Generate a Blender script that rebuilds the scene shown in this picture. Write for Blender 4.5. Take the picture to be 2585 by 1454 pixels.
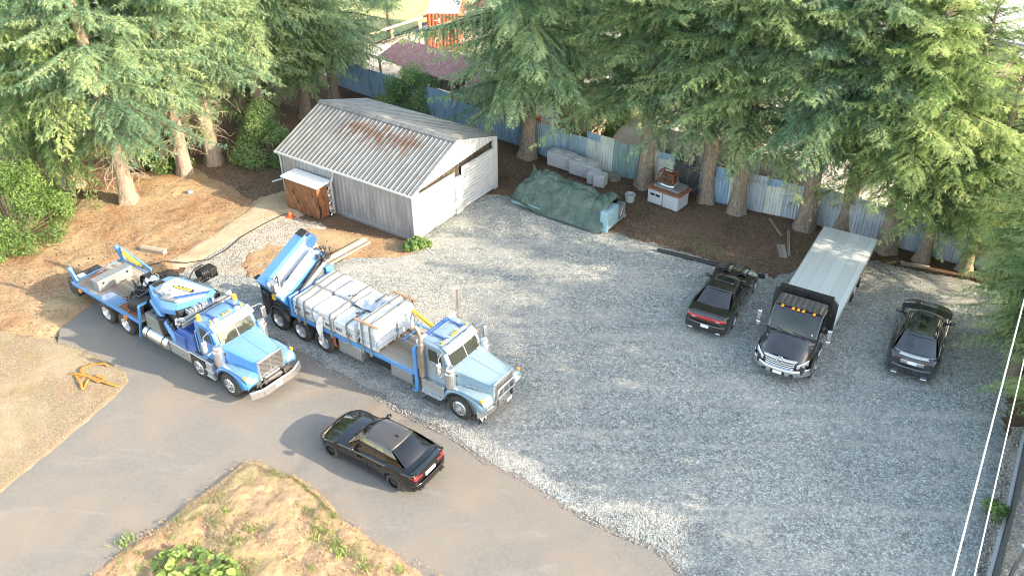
import bpy, bmesh, math, random
import numpy as np
from mathutils import Vector, Matrix, geometry

for _o in list(bpy.data.objects):
    bpy.data.objects.remove(_o)
S = bpy.context.scene
C = S.collection
R = math.radians
rnd = random.Random(7)

# ------------------------------------------------------------------ camera
cd = bpy.data.cameras.new('camera')
cd.sensor_width = 36.0
cd.lens = 30.887
cd.clip_start = 0.3
cd.clip_end = 3000
cam = bpy.data.objects.new('camera', cd)
C.objects.link(cam)
cam.matrix_world = Matrix.Translation((0, 0, 22.446)) @ Matrix.Rotation(R(90 - 33.869), 4, 'X') @ Matrix.Rotation(R(-0.377), 4, 'Z')
S.camera = cam
# ------------------------------------------------------------------ sky and sun
SUN_EL, SUN_AZ = 21.5, -20.0            # azimuth counter-clockwise from +X
W = bpy.data.worlds.new('World')
S.world = W
W.use_nodes = True
nt = W.node_tree
bg = nt.nodes['Background']
sky = nt.nodes.new('ShaderNodeTexSky')
sky.sky_type = 'NISHITA'
sky.sun_disc = False
sky.sun_elevation = R(SUN_EL)
sky.sun_rotation = R(90 - SUN_AZ)
sky.air_density = 1.0
sky.dust_density = 1.0
tn_ = nt.nodes.new('ShaderNodeMix')          # slightly hazy, less violet sky
tn_.data_type = 'RGBA'; tn_.blend_type = 'MULTIPLY'
tn_.inputs[0].default_value = 1.0
tn_.inputs[7].default_value = (1.22, 1.05, .86, 1)
nt.links.new(sky.outputs[0], tn_.inputs[6])
nt.links.new(tn_.outputs[2], bg.inputs[0])
bg.inputs[1].default_value = 0.15
ld = bpy.data.lights.new('sun', 'SUN')
ld.energy = 2.5
ld.angle = R(0.55)
ld.color = (1.0, 0.84, 0.62)
sun = bpy.data.objects.new('sun', ld)
C.objects.link(sun)
sv = Vector((math.cos(R(SUN_EL)) * math.cos(R(SUN_AZ)), math.cos(R(SUN_EL)) * math.sin(R(SUN_AZ)), math.sin(R(SUN_EL))))
sun.rotation_euler = sv.to_track_quat('Z', 'Y').to_euler()
sun.location = (40, -15, 40)
S.view_settings.view_transform = 'Standard'
S.view_settings.look = 'None'
S.view_settings.exposure = 2.55
S.view_settings.gamma = 1.0
S.cycles.max_bounces = 10
S.cycles.diffuse_bounces = 6
S.cycles.glossy_bounces = 3
S.cycles.transmission_bounces = 6
S.cycles.transparent_max_bounces = 8
S.cycles.use_denoising = True
S.cycles.filter_width = 1.0
S.cycles.use_adaptive_sampling = False
S.cycles.denoising_prefilter = 'ACCURATE'
S.cycles.sample_clamp_indirect = 4.0

# ------------------------------------------------------------------ helpers: objects
def tag(o, label=None, cat=None, group=None, kind=None):
    if label: o['label'] = label
    if cat: o['category'] = cat
    if group: o['group'] = group
    if kind: o['kind'] = kind
    return o

def thing(name, label, cat, loc=(0, 0, 0), rz=0.0, group=None):
    o = bpy.data.objects.new(name, None)
    C.objects.link(o)
    o.empty_display_size = 0.3
    o.location = loc
    o.rotation_euler = (0, 0, rz)
    return tag(o, label, cat, group)

def link(name, me, parent=None, mats=()):
    for m in mats: me.materials.append(m)
    o = bpy.data.objects.new(name, me)
    C.objects.link(o)
    if parent is not None: o.parent = parent
    return o

def copy_tree(o, parent=None):
    c = o.copy()
    C.objects.link(c)
    if parent is not None: c.parent = parent
    for ch in list(o.children):
        copy_tree(ch, c)
    return c

class MB:
    """collects shapes and links them as ONE mesh object"""
    def __init__(s):
        s.v, s.f, s.m = [], [], []
        s.mi = 0
    def add(s, vs, fs):
        n = len(s.v)
        s.v += [tuple(p) for p in vs]
        s.f += [tuple(i + n for i in f) for f in fs]
        s.m += [s.mi] * len(fs)
        return s
    def box(s, x0, x1, y0, y1, z0, z1, M=None):
        vs = [(x, y, z) for z in (z0, z1) for y in (y0, y1) for x in (x0, x1)]
        if M is not None: vs = [M @ Vector(p) for p in vs]
        return s.add(vs, [(0, 2, 3, 1), (4, 5, 7, 6), (0, 1, 5, 4), (2, 6, 7, 3), (0, 4, 6, 2), (1, 3, 7, 5)])
    def obox(s, p0, p1, w, h, w1=None, h1=None, up=(0, 0, 1)):
        """beam from p0 to p1, width w (sideways) and height h"""
        p0, p1 = Vector(p0), Vector(p1)
        d = (p1 - p0).normalized()
        sd = d.cross(Vector(up))
        if sd.length < 1e-4: sd = d.cross(Vector((1, 0, 0)))
        sd.normalize()
        u = sd.cross(d)
        w1 = w if w1 is None else w1
        h1 = h if h1 is None else h1
        vs = []
        for p, a, b in ((p0, w, h), (p1, w1, h1)):
            vs += [p - sd * a / 2 - u * b / 2, p + sd * a / 2 - u * b / 2, p + sd * a / 2 + u * b / 2, p - sd * a / 2 + u * b / 2]
        return s.add(vs, [(3, 2, 1, 0), (4, 5, 6, 7), (0, 1, 5, 4), (1, 2, 6, 5), (2, 3, 7, 6), (3, 0, 4, 7)])
    def hexbeam(s, p0, p1, w, h, k=0.28, up=(0, 0, 1), sc=1.0):
        """box beam with its long edges cut off (crane boom section)"""
        p0, p1 = Vector(p0), Vector(p1)
        d = (p1 - p0).normalized()
        sd = d.cross(Vector(up)).normalized()
        u = sd.cross(d)
        pr = [(-.5, -.5 + k), (-.5 + k, -.5), (.5 - k, -.5), (.5, -.5 + k), (.5, .5 - k), (.5 - k, .5), (-.5 + k, .5), (-.5, .5 - k)]
        vs = [p0 + sd * a * w + u * b * h for a, b in pr] + [p1 + sd * a * w * sc + u * b * h * sc for a, b in pr]
        n = 8
        return s.add(vs, [tuple(range(n))[::-1], tuple(range(n, 2 * n))] + [(i, (i + 1) % n, n + (i + 1) % n, n + i) for i in range(n)])
    def cyl(s, p0, p1, r0, r1=None, n=14, caps=True):
        p0, p1 = Vector(p0), Vector(p1)
        r1 = r0 if r1 is None else r1
        d = (p1 - p0).normalized()
        a = d.orthogonal().normalized()
        b = d.cross(a)
        vs = []
        for p, r in ((p0, r0), (p1, r1)):
            for i in range(n):
                t = 2 * math.pi * i / n
                vs.append(p + a * r * math.cos(t) + b * r * math.sin(t))
        fs = [(i, (i + 1) % n, n + (i + 1) % n, n + i) for i in range(n)]
        if caps: fs += [tuple(range(n))[::-1], tuple(range(n, 2 * n))]
        return s.add(vs, fs)
    def tube(s, pts, r, n=8, rr=None):
        pts = [Vector(p) for p in pts]
        vs, fs = [], []
        ref = None
        for k, p in enumerate(pts):
            d = (pts[min(k + 1, len(pts) - 1)] - pts[max(k - 1, 0)]).normalized()
            if ref is None: ref = d.orthogonal().normalized()
            ref = (ref - d * ref.dot(d)).normalized()
            b = d.cross(ref)
            q = r if rr is None else rr[k]
            for i in range(n):
                t = 2 * math.pi * i / n
                vs.append(p + ref * q * math.cos(t) + b * q * math.sin(t))
        for k in range(len(pts) - 1):
            for i in range(n):
                fs.append((k * n + i, k * n + (i + 1) % n, (k + 1) * n + (i + 1) % n, (k + 1) * n + i))
        fs += [tuple(range(n))[::-1], tuple(range((len(pts) - 1) * n, len(pts) * n))]
        return s.add(vs, fs)
    def prism(s, poly, a, b, axis='y'):
        """extrude a 2-D outline between a and b along an axis"""
        def P(u, v, w):
            return {'y': (u, w, v), 'x': (w, u, v), 'z': (u, v, w)}[axis]
        n = len(poly)
        vs = [P(u, v, a) for u, v in poly] + [P(u, v, b) for u, v in poly]
        return s.add(vs, [tuple(range(n)), tuple(range(n, 2 * n))[::-1]] + [(i, n + i, n + (i + 1) % n, (i + 1) % n) for i in range(n)])
    def lathe(s, prof, o, ax='y', n=28):
        """prof: list of (radius, position along axis)"""
        vs, fs = [], []
        for r, w in prof:
            for i in range(n):
                t = 2 * math.pi * i / n
                c, q = r * math.cos(t), r * math.sin(t)
                p = {'y': (c, w, q), 'z': (c, q, w), 'x': (w, c, q)}[ax]
                vs.append((p[0] + o[0], p[1] + o[1], p[2] + o[2]))
        for k in range(len(prof) - 1):
            for i in range(n):
                fs.append((k * n + i, k * n + (i + 1) % n, (k + 1) * n + (i + 1) % n, (k + 1) * n + i))
        return s.add(vs, fs)
    def grid(s, P, nu, nv):
        vs = [P(i / nu, j / nv) for j in range(nv + 1) for i in range(nu + 1)]
        fs = [(j * (nu + 1) + i, j * (nu + 1) + i + 1, (j + 1) * (nu + 1) + i + 1, (j + 1) * (nu + 1) + i) for j in range(nv) for i in range(nu)]
        return s.add(vs, fs)
    def corrug(s, a, b, c, d, n, dep, nrm, prof=(0, 0, 1, 1), rows=1, sag=None):
        """ribbed sheet a-b along the bottom, d-c along the top"""
        a, b, c, d, nrm = Vector(a), Vector(b), Vector(c), Vector(d), Vector(nrm).normalized()
        k = len(prof)
        xs = [(i / k + .0) / n for i in range(n * k)] + [1.0]
        of = [prof[i % k] for i in range(n * k)] + [prof[0]]
        vs, fs = [], []
        m = len(xs)
        for r in range(rows + 1):
            t = r / rows
            for x, q in zip(xs, of):
                p = (a * (1 - x) + b * x) * (1 - t) + (d * (1 - x) + c * x) * t + nrm * (q * dep)
                if sag: p = p + Vector(sag(x, t))
                vs.append(p)
        for r in range(rows):
            for i in range(m - 1):
                fs.append((r * m + i, r * m + i + 1, (r + 1) * m + i + 1, (r + 1) * m + i))
        return s.add(vs, fs)
    def build(s, name, mats, parent=None, smooth=35, bevel=0.0, seg=2, solid=0.0):
        me = bpy.data.meshes.new(name)
        me.from_pydata(s.v, [], s.f)
        me.validate()
        if not isinstance(mats, (list, tuple)): mats = [mats]
        for m in mats: me.materials.append(m)
        if len(mats) > 1 and len(me.polygons) == len(s.m):
            me.polygons.foreach_set('material_index', s.m)
        bm = bmesh.new()
        bm.from_mesh(me)
        bmesh.ops.recalc_face_normals(bm, faces=bm.faces)
        bm.to_mesh(me)
        bm.free()
        if smooth:
            me.polygons.foreach_set('use_smooth', [True] * len(me.polygons))
            me.set_sharp_from_angle(angle=R(smooth))
        o = bpy.data.objects.new(name, me)
        C.objects.link(o)
        if parent is not None: o.parent = parent
        if solid:
            md = o.modifiers.new('solid', 'SOLIDIFY')
            md.thickness = solid
            md.offset = -1
        if bevel:
            md = o.modifiers.new('bevel', 'BEVEL')
            md.width = bevel
            md.segments = seg
            md.limit_method = 'ANGLE'
            md.angle_limit = R(32)
            md.harden_normals = False
        return o

def lettering(name, txt, size, m, parent, M, ext=0.004, align='CENTER', sx=1.0, shear=0.0):
    cu = bpy.data.curves.new(name, 'FONT')
    cu.body = txt
    cu.size = size
    cu.extrude = ext
    cu.align_x = align
    cu.align_y = 'CENTER'
    cu.offset = size * 0.018
    cu.shear = shear
    t = bpy.data.objects.new(name + '_tmp', cu)
    C.objects.link(t)
    dg = bpy.context.evaluated_depsgraph_get()
    me = bpy.data.meshes.new_from_object(t.evaluated_get(dg))
    bpy.data.objects.remove(t)
    bpy.data.curves.remove(cu)
    me.name = name
    me.transform(Matrix.Diagonal((sx, 1, 1, 1)))
    me.transform(M)
    me.materials.clear()
    o = link(name, me, parent, [m])
    return o

def frame(o, x, z=None):
    """matrix with text running along x (right), its face normal along z"""
    x = Vector(x).normalized()
    z = Vector(z)
    z = (z - x * z.dot(x)).normalized()
    y = z.cross(x)
    m = Matrix((x, y, z)).transposed().to_4x4()
    return Matrix.Translation(o) @ m

# ------------------------------------------------------------------ helpers: numpy noise
_tab = np.random.RandomState(3).rand(256, 256)
def vnoise(x, y):
    xi, yi = np.floor(x).astype(int), np.floor(y).astype(int)
    fx, fy = x - xi, y - yi
    fx, fy = fx * fx * (3 - 2 * fx), fy * fy * (3 - 2 * fy)
    a = _tab[xi % 256, yi % 256]; b = _tab[(xi + 1) % 256, yi % 256]
    c = _tab[xi % 256, (yi + 1) % 256]; d = _tab[(xi + 1) % 256, (yi + 1) % 256]
    return (a * (1 - fx) + b * fx) * (1 - fy) + (c * (1 - fx) + d * fx) * fy
def fnoise(x, y, oc=4):
    s, a, t = 0, 1, 0
    for k in range(oc):
        s = s + a * vnoise(x * 2 ** k + 17 * k, y * 2 ** k + 31 * k); t += a; a *= .55
    return s / t - .5
def poly_dist(px, py, poly):
    """signed distance to an outline, positive inside"""
    P = np.array(poly); Q = np.roll(P, -1, 0)
    d = np.full(px.shape, 1e9); ins = np.zeros(px.shape, bool)
    for (ax, ay), (bx, by) in zip(P, Q):
        ex, ey = bx - ax, by - ay
        t = np.clip(((px - ax) * ex + (py - ay) * ey) / (ex * ex + ey * ey + 1e-12), 0, 1)
        d = np.minimum(d, np.hypot(px - ax - t * ex, py - ay - t * ey))
        c = ((ay > py) != (by > py)) & (px < (bx - ax) * (py - ay) / (by - ay + 1e-12) + ax)
        ins ^= c
    return np.where(ins, d, -d)

def soup(name, V, F, mat, parent=None, tint=None, smooth=False):
    """fast mesh from numpy arrays; F is (n,3) or (n,4)"""
    me = bpy.data.meshes.new(name)
    n, k = F.shape
    me.vertices.add(len(V)); me.vertices.foreach_set('co', V.astype(np.float32).ravel())
    me.loops.add(n * k); me.loops.foreach_set('vertex_index', F.astype(np.int32).ravel())
    me.polygons.add(n); me.polygons.foreach_set('loop_start', np.arange(0, n * k, k, dtype=np.int32))
    if smooth: me.polygons.foreach_set('use_smooth', np.ones(n, bool))
    me.update(calc_edges=True)
    if tint is not None:
        at = me.attributes.new('tint', 'FLOAT', 'POINT')
        at.data.foreach_set('value', tint.astype(np.float32))
    for m in (mat if isinstance(mat, (list, tuple)) else [mat]): me.materials.append(m)
    o = bpy.data.objects.new(name, me)
    C.objects.link(o)
    if parent is not None: o.parent = parent
    return o

# ------------------------------------------------------------------ helpers: materials
def N(t, kind, **kw):
    n = t.nodes.new('ShaderNode' + kind)
    for k, v in kw.items():
        if hasattr(n, k): setattr(n, k, v)
    return n
def ramp(t, fac, stops, interp='LINEAR'):
    n = t.nodes.new('ShaderNodeValToRGB')
    n.color_ramp.interpolation = interp
    e = n.color_ramp.elements
    while len(e) < len(stops): e.new(0.5)
    for q, (p, c) in zip(e, stops):
        q.position = p
        q.color = (*c, 1) if len(c) == 3 else c
    t.links.new(fac, n.inputs[0])
    return n.outputs[0]
def mixc(t, fac, a, b, mode='MIX'):
    n = t.nodes.new('ShaderNodeMix')
    n.data_type = 'RGBA'
    n.blend_type = mode
    for sck, v in ((n.inputs[0], fac), (n.inputs[6], a), (n.inputs[7], b)):
        if hasattr(v, 'is_linked'): t.links.new(v, sck)
        elif isinstance(v, (int, float)): sck.default_value = v
        else: sck.default_value = (*v, 1)
    return n.outputs[2]
def noise_tex(t, co, sc, det=4, rough=.6, dist=0.0):
    n = N(t, 'TexNoise')
    n.inputs['Scale'].default_value = sc
    n.inputs['Detail'].default_value = det
    n.inputs['Roughness'].default_value = rough
    n.inputs['Distortion'].default_value = dist
    t.links.new(co, n.inputs['Vector'])
    return n.outputs['Fac']
def newmat(name):
    m = bpy.data.materials.new(name)
    m.use_nodes = True
    t = m.node_tree
    return m, t, t.nodes['Principled BSDF']
def scaled(t, co, s):
    n = N(t, 'VectorMath', operation='MULTIPLY')
    n.inputs[1].default_value = s
    t.links.new(co, n.inputs[0])
    return n.outputs[0]
def bumped(t, b, h, strength=.4, dist=.02):
    n = N(t, 'Bump')
    n.inputs['Strength'].default_value = strength
    n.inputs['Distance'].default_value = dist
    t.links.new(h, n.inputs['Height'])
    t.links.new(n.outputs[0], b.inputs['Normal'])
def mat(name, col, rough=.5, metal=0.0, var=.18, sc=6.0, bump=0.0, coat=0.0, dust=0.0, dustc=(.36, .32, .26), spec=None, top=None):
    m, t, b = newmat(name)
    co = N(t, 'TexCoord').outputs['Object']
    f = noise_tex(t, co, sc, 5, .65)
    dk = tuple(c * (1 - var) for c in col); lt = tuple(min(1, c * (1 + var)) for c in col)
    c = ramp(t, f, [(.3, dk), (.7, lt)])
    if dust:
        f2 = noise_tex(t, co, sc * .37 + .4, 6, .7)
        k = ramp(t, f2, [(.42, (0, 0, 0)), (.75, (dust,) * 3)])
        c = mixc(t, k, c, dustc)
        rr = ramp(t, f2, [(.4, (rough,) * 3), (.8, (min(1, rough + .35 * dust + .1),) * 3)])
        t.links.new(rr, b.inputs['Roughness'])
    else:
        b.inputs['Roughness'].default_value = rough
    if top:                                  # panels facing up coloured paler: painted sky sheen, plus some dust
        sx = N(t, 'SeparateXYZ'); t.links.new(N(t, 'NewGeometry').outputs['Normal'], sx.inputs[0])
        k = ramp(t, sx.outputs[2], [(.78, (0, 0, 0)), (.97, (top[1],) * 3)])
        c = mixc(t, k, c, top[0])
    t.links.new(c, b.inputs['Base Color'])
    b.inputs['Metallic'].default_value = metal
    if coat:
        b.inputs['Coat Weight'].default_value = coat
        b.inputs['Coat Roughness'].default_value = .04
    if spec is not None: b.inputs['Specular IOR Level'].default_value = spec
    if bump: bumped(t, b, noise_tex(t, co, sc * 9, 4, .7), bump, .01)
    return m
# ------------------------------------------------------------------ materials
def ground_mat(name, cols, sc, bump=.5, speck=None, big=None, rough=.95, bdist=.03, stretch=None):
    """cols: ramp stops for the fine pattern; speck: (colour, threshold, scale) small marks; big: (colour, amount, scale) broad patches"""
    m, t, b = newmat(name)
    co = N(t, 'TexCoord').outputs['Object']
    if stretch: co = scaled(t, co, stretch)
    f = noise_tex(t, co, sc, 8, .72, .3)
    c = ramp(t, f, cols)
    if big:
        for col, amt, s in big:
            k = ramp(t, noise_tex(t, co, s, 4, .6, .4), [(.45, (0, 0, 0)), (.68, (amt,) * 3)])
            c = mixc(t, k, c, col)
    if speck:
        for col, thr, s in speck:
            k = ramp(t, noise_tex(t, co, s, 3, .6), [(thr, (0, 0, 0)), (thr + .05, (1, 1, 1))])
            c = mixc(t, k, c, col)
    t.links.new(c, b.inputs['Base Color'])
    b.inputs['Roughness'].default_value = rough
    b.inputs['Specular IOR Level'].default_value = .2
    bumped(t, b, noise_tex(t, co, sc * 1.7, 6, .75), bump, bdist)
    return m

def gravel_mat(name, dk, lt, cell=17.0, dust=(.46, .43, .375), damt=.4):
    m, t, b = newmat(name)
    co = N(t, 'TexCoord').outputs['Object']
    w = N(t, 'TexNoise'); w.inputs['Scale'].default_value = 9; t.links.new(co, w.inputs['Vector'])
    wc = mixc(t, .03, co, w.outputs['Color'])
    v = N(t, 'TexVoronoi'); v.inputs['Scale'].default_value = cell; t.links.new(wc, v.inputs['Vector'])
    v2 = N(t, 'TexVoronoi'); v2.inputs['Scale'].default_value = cell * .55; t.links.new(wc, v2.inputs['Vector'])
    sp = N(t, 'SeparateColor'); t.links.new(v.outputs['Color'], sp.inputs[0])
    sp2 = N(t, 'SeparateColor'); t.links.new(v2.outputs['Color'], sp2.inputs[0])
    c = ramp(t, sp.outputs[0], [(0.0, dk), (.5, tuple((a + q) / 2 for a, q in zip(dk, lt))), (.86, lt), (1.0, tuple(min(1, x * 1.45) for x in lt))])
    c2 = ramp(t, sp2.outputs[1], [(0, tuple(x * .8 for x in dk)), (.7, lt), (1, tuple(min(1, x * 1.3) for x in lt))])
    c = mixc(t, .35, c, c2)
    gap = ramp(t, v.outputs['Distance'], [(.38, (0, 0, 0)), (.8, (.55, .55, .55))])
    c = mixc(t, gap, c, tuple(x * .45 for x in dk))
    k = ramp(t, noise_tex(t, co, .42, 5, .62, .6), [(.46, (0, 0, 0)), (.72, (damt,) * 3)])
    c = mixc(t, k, c, dust)
    k2 = ramp(t, noise_tex(t, co, .16, 3, .5, .3), [(.4, (.86, .88, .89)), (.62, (1.08, 1.06, 1.03))])
    c = mixc(t, 1.0, c, k2, 'MULTIPLY')
    c = mixc(t, 1.0, c, ramp(t, noise_tex(t, co, 4.5, 6, .8), [(.3, (.78,) * 3), (.7, (1.2,) * 3)]), 'MULTIPLY')
    mp = N(t, 'Mapping'); mp.inputs['Rotation'].default_value = (0, 0, .62); mp.inputs['Scale'].default_value = (.10, 1.25, 1); t.links.new(co, mp.inputs['Vector'])
    k = ramp(t, noise_tex(t, mp.outputs[0], .75, 5, .6, .9), [(.5, (0, 0, 0)), (.66, (.42,) * 3)])
    c = mixc(t, k, c, tuple(x * 1.02 for x in dust))
    k = ramp(t, noise_tex(t, co, 1.15, 4, .65, .6), [(.68, (0, 0, 0)), (.76, (.6,) * 3)])
    c = mixc(t, k, c, tuple(x * .62 for x in dk))
    t.links.new(c, b.inputs['Base Color'])
    b.inputs['Roughness'].default_value = .9
    b.inputs['Specular IOR Level'].default_value = .25
    inv = N(t, 'Math', operation='SUBTRACT'); inv.inputs[0].default_value = 1; t.links.new(v.outputs['Distance'], inv.inputs[1])
    bumped(t, b, inv.outputs[0], .75, .045)
    return m

def asphalt_mat():
    m, t, b = newmat('weathered_asphalt')
    co = N(t, 'TexCoord').outputs['Object']
    f = noise_tex(t, co, 38, 5, .8)
    f9 = ramp(t, noise_tex(t, co, 8, 6, .8), [(.3, (.82,) * 3), (.7, (1.16,) * 3)])
    c = ramp(t, f, [(.3, (.135, .129, .119)), (.5, (.172, .164, .151)), (.7, (.22, .207, .19))])
    c = mixc(t, 1.0, c, f9, 'MULTIPLY')
    k = ramp(t, noise_tex(t, co, .33, 6, .62, .5), [(.42, (0, 0, 0)), (.66, (.7,) * 3)])
    c = mixc(t, k, c, (.235, .195, .155))
    st = scaled(t, co, (.5, 1.6, 1))
    k = ramp(t, noise_tex(t, st, .55, 6, .7, 1.2), [(.56, (0, 0, 0)), (.75, (.55,) * 3)])
    c = mixc(t, k, c, (.26, .25, .235))
    k = ramp(t, noise_tex(t, co, 1.7, 5, .7, .8), [(.64, (0, 0, 0)), (.76, (.5,) * 3)])
    c = mixc(t, k, c, (.13, .125, .12))
    k = ramp(t, noise_tex(t, co, 6.5, 2, .5, 0), [(.755, (0, 0, 0)), (.78, (.8,) * 3)])
    c = mixc(t, k, c, (.06, .055, .05))
    t.links.new(c, b.inputs['Base Color'])
    b.inputs['Roughness'].default_value = .92
    b.inputs['Specular IOR Level'].default_value = .25
    bumped(t, b, noise_tex(t, co, 55, 4, .8), .35, .012)
    return m

M = {}
M['asphalt'] = asphalt_mat()
M['gravel'] = gravel_mat('blue_grey_crushed_gravel', (.165, .172, .16), (.45, .465, .435))
M['palegravel'] = gravel_mat('pale_dusty_gravel', (.2, .18, .155), (.5, .46, .4), 15, (.46, .4, .32), .7)
M['litter'] = ground_mat('needle_litter_soil', [(.25, (.035, .02, .013)), (.45, (.12, .068, .044)), (.6, (.19, .112, .074)), (.8, (.33, .22, .155))], 9, .8,
                         speck=[((.42, .33, .25), .66, 17), ((.03, .02, .014), .66, 11)], big=[((.055, .035, .022), .7, .35), ((.2, .145, .075), .4, .22)])
M['redsoil'] = ground_mat('orange_bark_soil', [(.25, (.07, .036, .018)), (.42, (.24, .15, .082)), (.58, (.385, .265, .16)), (.8, (.53, .41, .28))], 6, 1.0,
                          speck=[((.05, .026, .015), .62, 6), ((.05, .026, .015), .64, 15), ((.55, .43, .3), .7, 9)], big=[((.27, .125, .06), .7, .5), ((.44, .34, .2), .7, .3)], bdist=.06)
M['drygrass'] = ground_mat('dry_mown_grass', [(.25, (.11, .07, .045)), (.42, (.215, .16, .108)), (.6, (.315, .255, .185)), (.8, (.43, .36, .28))], 15, .8,
                           speck=[((.2, .12, .06), .68, 8)], big=[((.27, .165, .085), .7, .5), ((.42, .35, .24), .6, .33), ((.22, .2, .09), .4, .9)])
M['dirt'] = ground_mat('bare_tan_dirt', [(.25, (.15, .085, .05)), (.45, (.30, .2, .125)), (.6, (.385, .27, .175)), (.8, (.5, .375, .265))], 5, .8,
                       speck=[((.15, .08, .045), .68, 14)], big=[((.42, .24, .14), .6, .5), ((.3, .26, .12), .65, .8)], bdist=.07)
M['weedy'] = ground_mat('sparse_weedy_grass', [(.25, (.12, .09, .045)), (.45, (.26, .2, .11)), (.6, (.35, .28, .17)), (.8, (.45, .37, .24))], 16, .9, speck=[((.14, .16, .055), .6, 9)])
M['sandpath'] = ground_mat('sandy_concrete_path', [(.25, (.27, .2, .13)), (.5, (.4, .32, .225)), (.75, (.5, .42, .31))], 11, .35, big=[((.33, .2, .11), .7, .7)])
M['yard'] = ground_mat('pale_concrete_yard', [(.3, (.30, .27, .24)), (.5, (.42, .39, .35)), (.7, (.52, .49, .45))], 3, .3, big=[((.32, .27, .22), .6, .25), ((.55, .5, .46), .8, .12)])
M['lawn'] = ground_mat('pale_dry_lawn', [(.25, (.22, .23, .09)), (.5, (.36, .35, .16)), (.75, (.46, .43, .22))], 6, .6, big=[((.42, .36, .2), .7, .3)])
M['concrete'] = ground_mat('grey_cast_concrete', [(.25, (.42, .42, .43)), (.5, (.56, .56, .57)), (.75, (.66, .66, .67))], 7, .35, big=[((.25, .24, .22), .5, 1.3)], bdist=.01)
M['stone'] = mat('grey_stone', (.30, .305, .31), .9, 0, .45, 11, .3)
M['palestone'] = mat('pale_stone', (.33, .295, .25), .9, 0, .3, 11, .3)

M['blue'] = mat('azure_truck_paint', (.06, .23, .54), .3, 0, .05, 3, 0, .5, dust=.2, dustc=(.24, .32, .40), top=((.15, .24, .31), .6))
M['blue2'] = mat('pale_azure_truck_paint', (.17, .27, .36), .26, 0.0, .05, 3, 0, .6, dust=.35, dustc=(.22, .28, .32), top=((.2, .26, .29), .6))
M['greydoor'] = mat('blue_grey_door_paint', (.24, .29, .33), .3, .1, .06, 4, 0, .4, dust=.2)
M['bluedk'] = mat('deep_blue_steel', (.022, .09, .33), .4, 0, .1, 5, 0, .3, dust=.2)
M['white'] = mat('white_paint', (.78, .78, .77), .4, 0, .05, 3, 0, .2, dust=.12)
M['chrome'] = mat('polished_aluminium', (.68, .68, .69), .2, .9, .08, 5)
M['alu'] = mat('brushed_aluminium', (.55, .56, .57), .38, .85, .12, 9, .1, dust=.25)
M['steelgrey'] = mat('grey_checker_plate', (.32, .33, .35), .42, .6, .2, 12, .25, dust=.35)
M['darksteel'] = mat('dark_greasy_steel', (.035, .036, .04), .45, .3, .5, 9, .2, dust=.3)
M['black'] = mat('black_plastic', (.018, .018, .02), .45, 0, .3, 8, .1)
M['rubber'] = mat('tyre_rubber', (.028, .027, .027), .85, 0, .3, 12, .3, dust=.45, dustc=(.17, .15, .13))
M['hose'] = mat('black_hydraulic_hose', (.02, .02, .022), .4, 0, .2, 9)
M['amber'] = mat('amber_lens', (.95, .36, .02), .2, 0, .1, 9, 0, .6)
M['redlens'] = mat('red_lens', (.62, .02, .025), .15, 0, .1, 9, 0, .8)
M['lamp'] = mat('clear_headlamp', (.72, .75, .78), .08, .4, .12, 16, 0, 1.0)
M['yellow'] = mat('yellow_paint', (.85, .52, .03), .4, 0, .08, 5, 0, .2, dust=.2)
M['signyellow'] = mat('yellow_sign_paint', (.85, .78, .1), .45, 0, .04, 5)
M['ink'] = mat('dark_lettering', (.012, .012, .016), .5, 0, 0, 5)
M['whiteink'] = mat('white_lettering', (.82, .82, .8), .5, 0, .05, 5)
M['rust'] = mat('rusty_steel', (.26, .09, .035), .85, .1, .5, 8, .5)
M['strap'] = mat('grey_webbing_strap', (.15, .147, .132), .8, 0, .2, 16, .2)
M['orange'] = mat('orange_webbing', (.5, .19, .035), .7, 0, .15, 9, .2)
M['redstrap'] = mat('rust_red_strap', (.42, .12, .06), .7, 0, .2, 9)
def glass(name, col, rough=.03, spec=.8, coat=.5):
    m, t, b = newmat(name)
    co = N(t, 'TexCoord').outputs['Object']
    f = noise_tex(t, co, 2.2, 5, .7)
    t.links.new(ramp(t, f, [(.35, tuple(c * .7 for c in col)), (.7, col)]), b.inputs['Base Color'])
    t.links.new(ramp(t, noise_tex(t, co, 5, 4, .7), [(.4, (rough,) * 3), (.8, (rough + .06,) * 3)]), b.inputs['Roughness'])
    b.inputs['Specular IOR Level'].default_value = spec
    b.inputs['Coat Weight'].default_value = coat
    b.inputs['Coat Roughness'].default_value = .02
    return m
M['glass'] = glass('dark_tinted_glass', (.014, .016, .018))
M['cabglass'] = glass('cab_window_glass', (.035, .042, .038), .03, .5, .1)
M['plate'] = mat('white_licence_plate', (.75, .76, .8), .4, 0, .08, 12)
M['carblack'] = mat('glossy_black_car_paint', (.005, .005, .006), .09, 0, .3, 3, 0, .6)
M['carroof'] = mat('carbon_black_roof', (.05, .047, .045), .28, 0, .15, 4, 0, .4)
M['cardusk'] = mat('dusty_black_car_paint', (.017, .015, .014), .2, .0, .2, 3, 0, 1.0, dust=.2, dustc=(.12, .1, .085))
M['cargrey'] = mat('dark_blue_grey_car_paint', (.03, .036, .046), .18, .3, .15, 3, 0, 1.0, dust=.1)
M['cabblack'] = mat('black_cab_paint', (.02, .02, .023), .17, .0, .2, 3, 0, 1.0, dust=.16, dustc=(.15, .13, .11))
M['cabroof'] = mat('dusty_cab_roof', (.075, .07, .064), .4, 0, .3, 5, 0, .3, dust=.4, dustc=(.2, .18, .15))
M['rim'] = mat('bright_wheel_alloy', (.62, .63, .65), .3, .75, .12, 12, 0, dust=.2)
M['blackrim'] = mat('black_wheel_alloy', (.016, .016, .018), .25, .3, .2, 9, 0, .5)

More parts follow.
